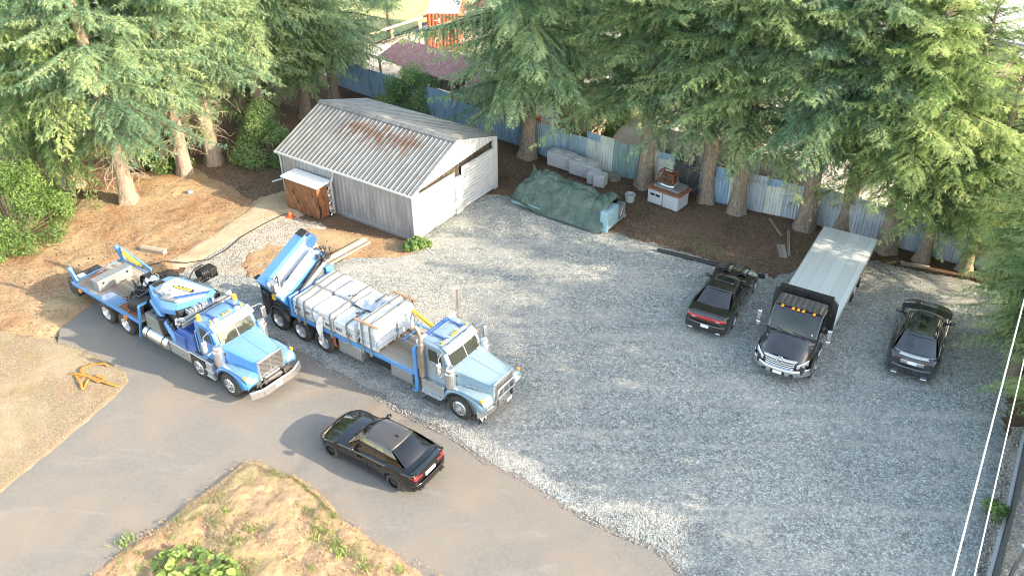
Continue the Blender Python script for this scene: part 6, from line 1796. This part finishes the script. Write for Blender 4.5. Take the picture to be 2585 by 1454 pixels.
# ------------------------------------------------------------------ cars  (x forward from the rear axle, y to the driver's left)
def car(root, p, body, wr, wheelm, rs):
    """p: x0,x1 ends, hw half width, wb wheelbase, profile points (x, z of shoulder line), roof etc."""
    x0, x1, hw, wb = p['x0'], p['x1'], p['hw'], p['wb']
    px, pz = zip(*p['prof'])
    def zt(x): return float(np.interp(x, px, pz))
    cx_, cz_ = zip(*p['crown'])
    def zc(x): return zt(x) + float(np.interp(x, cx_, cz_))
    xs = np.unique(np.concatenate([x0 + (x1 - x0) * (1 - np.cos(np.linspace(0, math.pi, 44))) / 2, np.linspace(-wr * 1.12, wr * 1.12, 15), wb + np.linspace(-wr * 1.12, wr * 1.12, 15)]))
    rings = []
    for x in xs:
        f = (x - x0) / (x1 - x0)
        w = hw * (1 - p['tr'] * max(0, 1 - f / .10) ** 2.0 - p['tf'] * max(0, 1 - (1 - f) / .16) ** 2.0)
        w *= 1 - .02 * math.exp(-((f - .5) / .14) ** 2)
        zb = .20 + .12 * max(0, 1 - f / .06) + .07 * max(0, 1 - (1 - f) / .06)
        arch = 0
        for a in (0, wb):
            q = (wr * 1.12) ** 2 - (x - a) ** 2
            if q > 0: arch = max(arch, wr + math.sqrt(q))
        if arch: zb = max(zb, arch)
        z, c = zt(x), zc(x)
        lv = lambda k: zb + (z - zb) * k
        mid = max(zb + .02, .46); 
        ring = [(w - .05, zb), (w - .012, lv(.10) if arch else zb + .05), (w, lv(.45)), (w - .004, lv(.68)), (w - .025, lv(.80)), (w - .03, lv(.90)), (w - .075, lv(.975)), (w - .16, z + .10 * (c - z)), (w * .62, z + .62 * (c - z)), (w * .3, z + .92 * (c - z)), (0, c)]
        pts = [(x, -y, zz_) for y, zz_ in ring] + [(x, y, zz_) for y, zz_ in ring[-2::-1]]
        rings.append(pts)
    bd = loft(rings).build('body', body, root, smooth=38)
    b = MB()
    b.box(x0 + .15, x1 - .2, -hw + .33, hw - .33, .17, .55)
    for a in (0, wb): b.box(a - wr - .1, a + wr + .1, -hw + .12, hw - .12, .5, min(zt(a) - .16, 2 * wr + .13))
    b.build('underbody', M['black'], root)
    # greenhouse
    g = p['gh']
    zr = g['zr']
    bf, br_ = g['bf'], g['br']          # x where windscreen and rear window meet the body
    rf, rr = g['rf'], g['rr']           # x of roof front and rear edges
    wbm, wrm = g['wb'], g['wr']
    zf, zq = zt(bf) + .03, zt(br_) + .03
    ws = quad((bf, wbm * .93, zf), (bf, -wbm * .93, zf), (rf, wrm * .96, zr), (rf, -wrm * .96, zr), (.16, 0, .045))
    rw = quad((br_, -wbm * .88, zq), (br_, wbm * .88, zq), (rr, -wrm * .94, zr - .01), (rr, wrm * .94, zr - .01), (-.13, 0, .04))
    def rf_(u, v):
        x = rr + (rf - rr) * u; y = -wrm + 2 * wrm * v
        e = (2 * v - 1)
        x += (.10 * (1 - e * e)) * (2 * u - 1) * (1 if u > .5 else .8)
        return (x, y, zr + .055 * (1 - e ** 4) + .035 * (1 - (2 * u - 1) ** 2) - .02 * abs(e) ** 6)
    b = MB(); b.grid(rf_, 14, 14); b.build('roof', g.get('roofm', body), root, smooth=60, solid=.03)
    b = MB(); b.grid(ws, 14, 8); b.grid(rw, 14, 8)
    sides = []
    for s in (-1, 1):
        def sd(u, v, s=s):
            bx = br_ - .12 + (bf + .02 - br_ + .12) * u; tx = rr + (rf - rr) * u
            t = v
            x = bx + (tx - bx) * t
            y = wbm + (wrm - wbm) * t ** 1.15 + .02 * math.sin(t * math.pi)
            z = zt(bx) - .01 + (zr + .01 - zt(bx) + .01) * t
            return (x, s * y, z)
        f = sd if s < 0 else (lambda u, v, sd=sd: sd(1 - u, v))
        b.grid(f, 14, 8); sides.append((f, s))
    ghs = b.build('pillars', body, root, smooth=50)
    pane(ws, .035, .965, .02, .95, .006, 'windscreen', M['glass'], ghs, 14, 8)
    pane(rw, .05, .95, .06, .95, .006, 'rear_window', g.get('rwm', M['glass']), ghs, 14, 8)
    for f, s in sides:
        for (u0, u1) in g['win']:
            a, c = (u0, u1) if s < 0 else (1 - u1, 1 - u0)
            pane(f, a, c, .10, .88, .006, 'side_window', M['glass'], ghs, 6, 5)
    # doors: seams and handles
    for s in (-1, 1):
        b = MB()
        for xx in g['seams']: b.tube([(xx, s * (hw - .018), .3), (xx + .01, s * (hw + .002), .58), (xx - .02, s * (hw - .02), zt(xx) - .12)], .006, 4)
        b.build('door_seam', M['black'], root)
        for xx in g['handles']:
            b = MB(); b.box(xx - .1, xx + .1, s * (hw - .03), s * (hw + .012), zt(xx) - .2, zt(xx) - .165); b.build('handle', body, root, bevel=.01)
        mx = g['mirror']
        b = MB(); b.lathe([(0, -.11), (.06, -.1), (.085, -.02), (.085, .05), (.05, .11), (0, .12)], (mx, s * (hw + .03), zt(mx) + .12), 'y', 12); b.obox((mx, s * (hw - .18), zt(mx) + .03), (mx, s * (hw + .0), zt(mx) + .1), .09, .04)
        b.build('mirror', body, root, smooth=60)
        for a in (0, wb): wheel(root, a, s * (hw - .125), wr, .235, s, 'car', wheelm)
    return zt, zc
def surf_patch(name, m, parent, f, nu=10, nv=4, solid=.015):
    b = MB(); b.grid(f, nu, nv); return b.build(name, m, parent, smooth=60, solid=solid)
def end_y(p, x, frac=1.0):
    f = (x - p['x0']) / (p['x1'] - p['x0'])
    return p['hw'] * (1 - p['tr'] * max(0, 1 - f / .10) ** 2.0 - p['tf'] * max(0, 1 - (1 - f) / .16) ** 2.0)

# black saloon on the driveway
BA = 146.6; BO = Vector((-4.06, 21.14, 0)); bl = Vector((math.cos(R(BA + 90)), math.sin(R(BA + 90)), 0))
c1 = thing('parked_car', 'glossy black saloon car on the driveway in the sun, tail to the right', 'car', BO - bl * .90, R(BA), 'parked cars')
P1 = dict(x0=-.88, x1=3.62, hw=.95, wb=2.86, tr=.16, tf=.30,
          prof=[(-.88, .84), (-.82, 1.0), (-.5, 1.01), (.1, .99), (1.0, .95), (2.0, .93), (2.6, .88), (3.3, .74), (3.5, .64), (3.62, .56)],
          crown=[(-.88, .03), (-.76, .06), (2.0, .07), (2.8, .10), (3.4, .08), (3.62, .04)],
          gh=dict(zr=1.42, bf=2.1, br=-.42, rf=1.45, rr=.25, wb=.80, wr=.60, roofm=M['carroof'], win=((.30, .50), (.54, .88)), seams=(.35, 1.12, 2.1), handles=(.62, 1.5), mirror=1.72))
zt, zc = car(c1, P1, M['carblack'], .345, 'blackrim', 1)
def rear_lamps(root, p, z0, z1, y0, y1, m, depth=.12, x=None):
    for s in (-1, 1):
        def f(u, v, s=s):
            yy = y0 + (y1 - y0) * u; xx = p['x0'] - .012
            # follow the rounded corner
            if yy > p['hw'] * (1 - p['tr']) - .02: 
                k = min(1, (yy - (p['hw'] * (1 - p['tr']) - .02)) / (p['hw'] * p['tr'])); xx = p['x0'] + .1 * (p['x1'] - p['x0']) * (1 - math.sqrt(max(0, 1 - k))) - .012
            return (xx + .03 * v, s * yy, z0 + (z1 - z0) * v)
        surf_patch('taillight', m, root, f, 12, 3, .02)
rear_lamps(c1, P1, .76, .90, .42, .87, M['redlens'])
b = MB(); b.box(-.915, -.88, -.26, .26, .62, .74); b.build('plate', M['plate'], c1)
b = MB(); b.grid(lambda u, v: (-.90 + .24 * v - .05 * (1 - (2 * u - 1) ** 2), -.78 + 1.56 * u, 1.035 + .035 * (1 - v) ** 2 + .045 * (1 - (2 * u - 1) ** 2)), 14, 4); b.build('boot_spoiler', M['carblack'], c1, smooth=60, solid=.02)
b = MB(); b.grid(lambda u, v: (-.93 - .03 * (1 - (2 * u - 1) ** 2) + .13 * abs(2 * u - 1) ** 5, -.88 + 1.76 * u, .30 + .24 * v), 16, 4); b.build('rear_bumper', M['carblack'], c1, smooth=50, solid=.04)
b = MB()
for y in (-.62, -.48, .48, .62): b.cyl((-.98, y, .30), (-.80, y, .30), .05, n=14)
b.build('exhaust_tip', M['darksteel'], c1)
b = MB(); b.add([(.42, -.02, 1.49), (.64, -.02, 1.49), (.42, 0, 1.59), (.42, .02, 1.49), (.64, .02, 1.49)], [(0, 1, 2), (3, 2, 4), (1, 4, 2), (0, 2, 3)]); b.build('roof_fin', M['carblack'], c1)
for s in (-1, 1):
    surf_patch('headlight', M['lamp'], c1, lambda u, v, s=s: (3.53 - .40 * u ** 1.4 - .03 * v, s * (.46 + .35 * u), .58 + .05 * u + .09 * v), 8, 3)
b = MB(); b.box(3.57, 3.63, -.38, .38, .3, .56); b.build('front_grille', M['black'], c1, bevel=.02)
b = MB()
for y in (-.28, .28): b.tube([(.45, y, 1.485), (1.35, y, 1.49)], .008, 4)
b.build('roof_seam', M['black'], c1)

# dusty black saloon by the pipe
CA_ = 60.3; CO = Vector((9.38, 30.31, 0)); cl = Vector((math.cos(R(CA_ + 90)), math.sin(R(CA_ + 90)), 0))
c2 = thing('parked_car', 'dusty black saloon with full-width red tail lamp, left of the flatbed', 'car', CO + cl * .84, R(CA_), 'parked cars')
P2 = dict(x0=-1.08, x1=4.0, hw=.95, wb=3.05, tr=.10, tf=.26,
          prof=[(-1.08, .90), (-1.0, 1.03), (-.5, 1.04), (.2, 1.02), (1.2, .98), (2.2, .96), (2.9, .92), (3.6, .80), (3.9, .68), (4.0, .6)],
          crown=[(-1.08, .03), (-.9, .05), (2.2, .06), (3.1, .09), (3.8, .07), (4.0, .03)],
          gh=dict(zr=1.43, bf=2.25, br=-.34, rf=1.5, rr=.40, wb=.80, wr=.60, win=((.28, .50), (.54, .88)), seams=(.4, 1.25, 2.3), handles=(.7, 1.65), mirror=1.85))
zt, zc = car(c2, P2, M['cardusk'], .36, 'rim', 2)
b = MB(); b.grid(lambda u, v: (-1.115 - .03 * (1 - (2 * u - 1) ** 2) + .10 * abs(2 * u - 1) ** 6, -.86 + 1.72 * u, .80 + .13 * v), 18, 3); tl = b.build('taillight', M['redlens'], c2, smooth=50, solid=.03)
b = MB(); b.grid(lambda u, v: (-1.15 - .03 * (1 - (2 * u - 1) ** 2), -.62 + 1.24 * u, .835 + .05 * v), 18, 2); b.build('lamp_centre', mat('dark_red_lens', (.2, .012, .014), .2, 0, .3, 20, 0, .6), tl, smooth=50, solid=.01)
b = MB()
for y in (-.5, .5): b.box(-1.165, -1.13, y - .1, y + .1, .84, .88)
b.build('reverse_lamp', M['lamp'], tl, bevel=.01)
b = MB(); b.grid(lambda u, v: (-1.14 - .04 * (1 - (2 * u - 1) ** 2) + .10 * abs(2 * u - 1) ** 6, -.88 + 1.76 * u, .28 + .36 * v), 18, 4); b.build('rear_bumper', M['cardusk'], c2, smooth=50, solid=.04)
b = MB(); b.box(-1.20, -1.17, -.17, .17, .46, .6); b.build('plate', M['plate'], c2)
b = MB()
for y in (-.6, .6): b.box(-1.2, -1.0, y - .09, y + .09, .26, .33)
b.build('exhaust_tip', M['chrome'], c2, bevel=.02)
b = MB(); b.grid(lambda u, v: (.95 + .5 * u, -.42 + .84 * v, 1.535 - .02 * (2 * v - 1) ** 2 + .0 * u), 6, 6); b.build('sunroof', M['glass'], c2, smooth=60, solid=.01)
b = MB()
for y in (-.36, .36): b.grid(lambda u, v, y=y: (2.55 + 1.0 * u, y - .17 + .34 * v, 1.075 - .15 * u ** 1.3 - .03 * u + .02 * math.sin(v * 3.1)), 6, 4)
b.build('hood_scoop', M['carblack'], c2, smooth=60, solid=.015)

# dark grey sport utility at the right, tail towards the camera
RA = 60.5; RO = Vector((15.56, 26.72, 0)); rd = Vector((math.cos(R(RA)), math.sin(R(RA)), 0))
c3 = thing('parked_car', 'dark blue-grey sport utility with glass roof, right of the flatbed', 'car', RO + rd * .98, R(RA), 'parked cars')
P3 = dict(x0=-.96, x1=3.86, hw=1.0, wb=2.87, tr=.20, tf=.30,
          prof=[(-.96, .98), (-.84, 1.12), (-.4, 1.16), (.4, 1.14), (1.6, 1.08), (2.4, 1.06), (3.0, 1.02), (3.6, .92), (3.8, .8), (3.86, .7)],
          crown=[(-.96, .02), (-.8, .05), (2.2, .06), (3.1, .09), (3.7, .06), (3.86, .03)],
          gh=dict(zr=1.60, bf=2.55, br=-.70, rf=1.55, rr=-.12, wb=.86, wr=.64, win=((.12, .36), (.39, .62), (.65, .92)), seams=(.1, 1.1, 2.3), handles=(.6, 1.6), mirror=2.02))
zt, zc = car(c3, P3, M['cargrey'], .40, 'rim', 3)
b = MB(); b.grid(lambda u, v: (-.02 + 1.5 * u, -.54 + 1.08 * v, 1.692 - .03 * (2 * v - 1) ** 2 - .02 * (2 * u - 1) ** 2), 8, 8); b.build('glass_roof', M['glass'], c3, smooth=60, solid=.008)
b = MB(); b.grid(lambda u, v: (-.86 + .12 * v - .10 * (1 - (2 * u - 1) ** 2) + .16 * abs(2 * u - 1) ** 4, -.82 + 1.64 * u, 1.10 + .075 * v), 16, 3); b.build('tailgate_glint', M['alu'], c3, smooth=60, solid=.02)  # bright strip laid on to stand for the reflection along the tailgate shoulder
b = MB(); b.grid(lambda u, v: (-1.02 - .04 * (1 - (2 * u - 1) ** 2) + .14 * abs(2 * u - 1) ** 4, -.84 + 1.68 * u, .34 + .34 * v), 18, 4); b.build('rear_bumper', M['cargrey'], c3, smooth=50, solid=.05)
rear_lamps(c3, P3, .98, 1.04, .40, .84, mat('smoked_red_lens', (.06, .01, .012), .15, 0, .2, 9, 0, .8))
b = MB(); b.box(-1.03, -.98, -.44, .44, .8, .96); pl = b.build('plate_recess', M['alu'], c3, bevel=.02)
b = MB(); b.box(-1.045, -1.03, -.17, .17, .82, .94); b.build('plate', M['plate'], pl)
b = MB()
for y in (-.55, .55): b.box(-1.1, -.95, y - .12, y + .12, .27, .34)
b.build('exhaust_tip', M['chrome'], c3, bevel=.02)

# ------------------------------------------------------------------ beyond the fence
ctn = thing('shipping_container', 'orange-red shipping container with white upright lettering beyond the fence', 'container', (-6.30, 66.4, 0), -.02)
L_, H_ = 2.44, 2.75
b = MB(); b.corrug((0, 0, 0), (L_, 0, 0), (L_, 0, H_), (0, 0, H_), 9, .04, (0, -1, 0), (0, 0, 1, 1)); b.build('end_wall', M['container'], ctn, smooth=0)
b = MB(); b.box(.0, L_, .03, 6.0, 0, H_); b.build('box_body', M['container'], ctn)
b = MB(); b.corrug((0, 0, H_ + .02), (0, 6, H_ + .02), (L_, 6, H_ + .02), (L_, 0, H_ + .02), 24, .03, (0, 0, 1), (0, 0, 1, 1)); b.build('roof', M['whiteroof'], ctn, smooth=0)
for i, ch in enumerate('TR'):
    lettering('container_lettering', ch, .62, M['whiteink'], ctn, frame((.72, -.06, 2.25 - .5 * i), (0, 0, -1), (0, -1, 0)), .006)
lettering('container_lettering', 'C', .62, M['whiteink'], ctn, frame((.72, -.06, .75), (0, 0, -1), (0, -1, 0)), .006)
def beam_t(name, p0, p1, w, h, m, label, cat, grp=None):
    b = MB(); b.obox(p0, p1, w, h); o = b.build(name, m, bevel=.01); return tag(o, label, cat, grp)
beam_t('roof_beam', (-8.9, 60.2, 2.6), (-4.2, 64.6, 2.7), .2, .16, M['newwood'], 'long pale timber beam crossing in front of the container', 'timber', 'pale beams')
beam_t('roof_beam', (-8.7, 60.0, 2.75), (-4.0, 64.3, 2.85), .1, .1, M['wood'], 'darker rail lying along the pale timber beam', 'timber', 'pale beams')
beam_t('roof_beam', (-11.2, 62.2, 2.2), (-5.6, 67.6, 2.5), .16, .14, M['newwood'], 'pale top rail above the white picket panels', 'timber', 'pale beams')
pf = thing('picket_fence', 'white boarded fence panels left of the container', 'fence', (0, 0, 0))
b = MB(); b.corrug((-10.6, 62.4, 0), (-6.4, 66.8, 0), (-6.4, 66.8, 1.5), (-10.6, 62.4, 1.5), 26, .04, (.72, -.69, 0), (0, 1, 1, 1)); b.build('boards', M['shedwhite'], pf, smooth=0)
for k in (0, .45, .9):
    x, y = -10.6 + 4.2 * k, 62.4 + 4.4 * k; b = MB(); b.box(x - .1, x + .1, y - .22, y - .02, 0, 2.2); b.build('post', M['newwood'], pf)
rsd = thing('open_shed', 'low shed with rust-red ribbed roof just beyond the fence', 'shed', (0, 0, 0))
b = MB(); b.corrug((-9.2, 58.4, 2.15), (-3.6, 53.6, 2.15), (-1.8, 56.0, 2.75), (-7.6, 60.6, 2.75), 30, .05, (0, 0, 1), (0, 0, 1, 1)); b.build('roof', M['rustroof'], rsd, smooth=0, solid=.01)
for x, y, h in ((-8.9, 58.3, 2.1), (-3.8, 54.0, 2.1), (-6.4, 56.2, 2.1), (-7.5, 60.3, 2.7), (-2.1, 56.0, 2.7)):
    b = MB(); b.box(x - .07, x + .07, y - .07, y + .07, 0, h); b.build('post', M['wood'], rsd)
b = MB(); b.corrug((-7.6, 60.4, 0), (-1.9, 55.9, 0), (-1.9, 55.9, 2.6), (-7.6, 60.4, 2.6), 26, .04, (-.6, -.8, 0)); b.build('back_boards', M['boards'], rsd, smooth=0)
rs2 = thing('open_shed', 'small lean-to with purple-brown ribbed roof behind the shaded fir', 'shed', (0, 0, 0))
b = MB(); b.corrug((-3.0, 52.6, 2.3), (-.6, 51.0, 2.2), (.6, 53.0, 2.55), (-1.9, 54.6, 2.6), 14, .05, (0, 0, 1), (0, 0, 1, 1)); b.build('roof', M['rustroof'], rs2, smooth=0, solid=.01)
b = MB(); b.obox((-1.9, 54.65, 2.62), (.6, 53.05, 2.6), .22, .12); b.build('white_edge', M['white'], rs2)
b = MB(); b.corrug((-2.8, 52.8, 0), (-.6, 51.3, 0), (-.6, 51.3, 2.2), (-2.8, 52.8, 2.2), 12, .04, (-.5, -.8, 0)); b.build('front_boards', M['boards'], rs2, smooth=0)
dsh = thing('satellite_dish', 'pale satellite dish on a pole beyond the fence', 'satellite dish', (.5, 54.2, 0), .5)
b = MB(); b.cyl((0, 0, 0), (0, 0, 2.6), .05); b.build('mast', M['steelgrey'], dsh)
b = MB(); b.lathe([(0, 0), (.3, .05), (.55, .17), (.62, .22), (.6, .24), (.5, .17), (0, .04)], (0, 0, 0), 'z', 20); d_ = b.build('dish', M['white'], dsh, smooth=50); d_.location = (0, -.1, 2.7); d_.rotation_euler = (1.0, 0, 0)
b = MB(); b.tube([(0, -.1, 2.5), (0, -.7, 2.75)], .03); b.box(-.06, .06, -.8, -.66, 2.68, 2.82); b.build('feed_arm', M['black'], dsh)
# wooden screen fences and stacks of boards in the neighbour's yard
def screen(name, p, q, h, m, label, cat='fence', n=None):
    t = thing(name, label, cat, (0, 0, 0))
    p, q = Vector((*p, 0)), Vector((*q, 0)); d = (q - p).normalized(); nr = Vector((d.y, -d.x, 0)); L = (q - p).length
    b = MB(); b.corrug(p, q, q + Vector((0, 0, h)), p + Vector((0, 0, h)), n or int(L / .16), .02, nr, (0, 1, 1, 1)); b.build('boards', m, t, smooth=0)
    for k in range(int(L / 2) + 1):
        w = p + d * min(L, 2 * k) - nr * .08; b = MB(); b.box(w.x - .06, w.x + .06, w.y - .06, w.y + .06, 0, h + .1); b.build('post', M['wood'], t)
screen('board_fence', (8.0, 45.4), (12.2, 42.9), 2.7, M['boards'], 'tall weathered board fence behind the bins')
screen('board_fence', (12.4, 42.6), (15.8, 40.5), 2.6, M['boards'], 'tall board fence behind the pale ribbed sheets, mid right')
st_ = thing('lumber_stack', 'stack of grey boards above the blue fence behind the concrete blocks', 'lumber', (4.2, 48.8, 0), -.75)
b = MB(); srs = random.Random(9)
for k in range(9):
    for j in range(4): b.box(-1.4 + srs.uniform(-.1, .1), 1.3 + srs.uniform(-.15, .15), -.5 + .25 * j, -.28 + .25 * j, 1.1 + .13 * k, 1.2 + .13 * k)
b.box(-1.2, -1.0, -.5, .5, 0, 1.1); b.box(.9, 1.1, -.5, .5, 0, 1.1); b.build('boards', M['wood'], st_)
wt = thing('white_canopy', 'white sheet-covered heap glaring in the sun beyond the fence', 'covered heap', (8.2, 48.2, 0), -.6)
b = MB(); b.grid(lambda u, v: (-2.2 + 4.4 * u, -1.3 + 2.6 * v, .05 + 1.8 * (1 - (2 * u - 1) ** 4) * (1 - (2 * v - 1) ** 4) + .12 * math.sin(u * 11 + v * 6) * (1 - (2 * v - 1) ** 2)), 30, 20); b.build('cover', M['wrap'], wt, smooth=60)
for i, (x, y, a, col, lb) in enumerate(((1.6, 51.2, .3, (.62, .16, .04), 'orange drum standing by the lean-to beyond the fence'), (2.6, 57.0, .2, (.6, .15, .05), 'orange drum farther back beyond the fence'), (9.6, 51.6, 1.0, (.5, .13, .06), 'rust-orange drum beside the glaring white heap'))):
    b = MB(); b.lathe([(0, .92), (.28, .92), (.3, .9), (.3, .62), (.315, .6), (.3, .58), (.3, .32), (.315, .3), (.3, .28), (.3, .0), (0, 0)], (0, 0, 0), 'z', 20); o = b.build('steel_drum', mat('orange_drum_paint', col, .5, .1, .2, 6, 0, dust=.2)); o.location = (x, y, 0); tag(o, lb, 'drum')
# roofs at the upper right and upper left
def hall(name, label, pts, h, m, wallm, cat='building', rise=.4, n=30):
    t = thing(name, label, cat, (0, 0, 0))
    P = [Vector((x, y, h)) for x, y in pts]
    b = MB(); b.corrug(P[0] + Vector((0, 0, 0)), P[1], P[2] + Vector((0, 0, rise)), P[3] + Vector((0, 0, rise)), n, .05, (0, 0, 1), (0, 0, 0, 1)); b.build('roof', m, t, smooth=0, solid=.02)
    b = MB(); vs = [(p.x, p.y, 0) for p in P] + [(p.x, p.y, h - .05 + (rise if i > 1 else 0)) for i, p in enumerate(P)]
    b.add(vs, [(i, (i + 1) % 4, 4 + (i + 1) % 4, 4 + i) for i in range(4)]); b.build('wall', wallm, t, smooth=0)
hall('metal_hall', 'white roofed hall in the upper right corner', [(30.2, 57.6), (33.6, 55.0), (41, 66), (36.5, 70)], 3.8, M['whiteroof'], M['steelgrey'])
hall('metal_hall', 'small white roofed building at the right edge below the hall', [(32.0, 54.2), (36.6, 51.0), (39, 54.6), (33.8, 56.4)], 3.3, M['whiteroof'], M['steelgrey'], n=16)
hall('brown_roof_shed', 'brown ribbed roof at the right edge by the bright tree', [(28.6, 51.2), (33.6, 46.6), (36.4, 50.6), (31.6, 54.0)], 3.0, M['brownroof'], M['boards'], n=44)
hall('metal_hall', 'pale blue roof behind the firs in the upper left corner', [(-40, 62), (-33, 66), (-37, 73), (-44, 69)], 3.2, M['whiteroof'], M['steelgrey'])
hall('metal_hall', 'pale roof glimpsed through the left firs near the top', [(-28, 66), (-20, 70), (-23, 77), (-31, 73)], 3.0, M['whiteroof'], M['steelgrey'])
# street side at the lower right
dk = thing('metal_fence', 'dark metal fence with a pale kerb at the lower right edge', 'fence', (0, 0, 0))
kp = [(12.9, 14.6), (14.71, 17.41), (16.6, 20.2), (18.35, 22.94), (20.6, 26.2)]
b = MB()
for p, q in zip(kp[:-1], kp[1:]):
    d = Vector((q[0] - p[0], q[1] - p[1], 0)).normalized(); nr = Vector((-d.y, d.x, 0))
    b.corrug((*p, .05), (*q, .05), (*q, 1.35), (*p, 1.35), 20, .03, nr, (0, 0, 1, 1))
b.build('ribbed_panel', M['fdark'], dk, smooth=0)
b = MB()
for p, q in zip(kp[:-1], kp[1:]): b.obox((p[0] - .1, p[1] + .05, .05), (q[0] - .1, q[1] + .05, .05), .1, .2)
b.build('kerb', M['shedwhite'], dk)
b = MB(); b.cyl((14.62, 16.7, .0), (14.62, 16.7, 2.2), .06); b.lathe([(.06, 2.1), (.09, 2.12), (.09, 2.25), (0, 2.27)], (14.62, 16.7, 0), 'z', 16); o = b.build('steel_bollard', M['chrome']); tag(o, 'bright steel pipe post at the bottom right corner', 'post')
for (p, q, r, lb) in (((2.65, 1.74, 8.0), (24.2, 35.6, 8.0), .020, 'upper white overhead wire crossing the right edge, the thicker one'), ((3.1, 1.6, 7.5), (23.6, 34.0, 7.5), .015, 'lower overhead wire to the right of the thicker one')):
    b = MB(); b.tube([Vector(p).lerp(Vector(q), t) - Vector((0, 0, .25 * 4 * t * (1 - t) - .12)) for t in np.linspace(0, 1, 25)], r); o = b.build('overhead_wire', mat('bright_cable', (.72, .73, .72), .35, .2, .1, 4)); tag(o, lb, 'wire', 'overhead wires')
# house past the right edge that shades the lower right of the gravel
hs = thing('neighbour_house', 'house beyond the right edge whose roof shades the lower right gravel', 'house', (27.6, 9.9, 0), R(SUN_AZ))
b = MB(); b.box(0, 7, -6.2, 1.35, -.1, 8.6); b.build('wall', M['white'], hs)
b = MB(); b.prism([(-.3, 8.55), (7.3, 8.55), (3.5, 10.7)], -6.5, 1.4, 'y'); b.build('roof', M['brownroof'], hs)
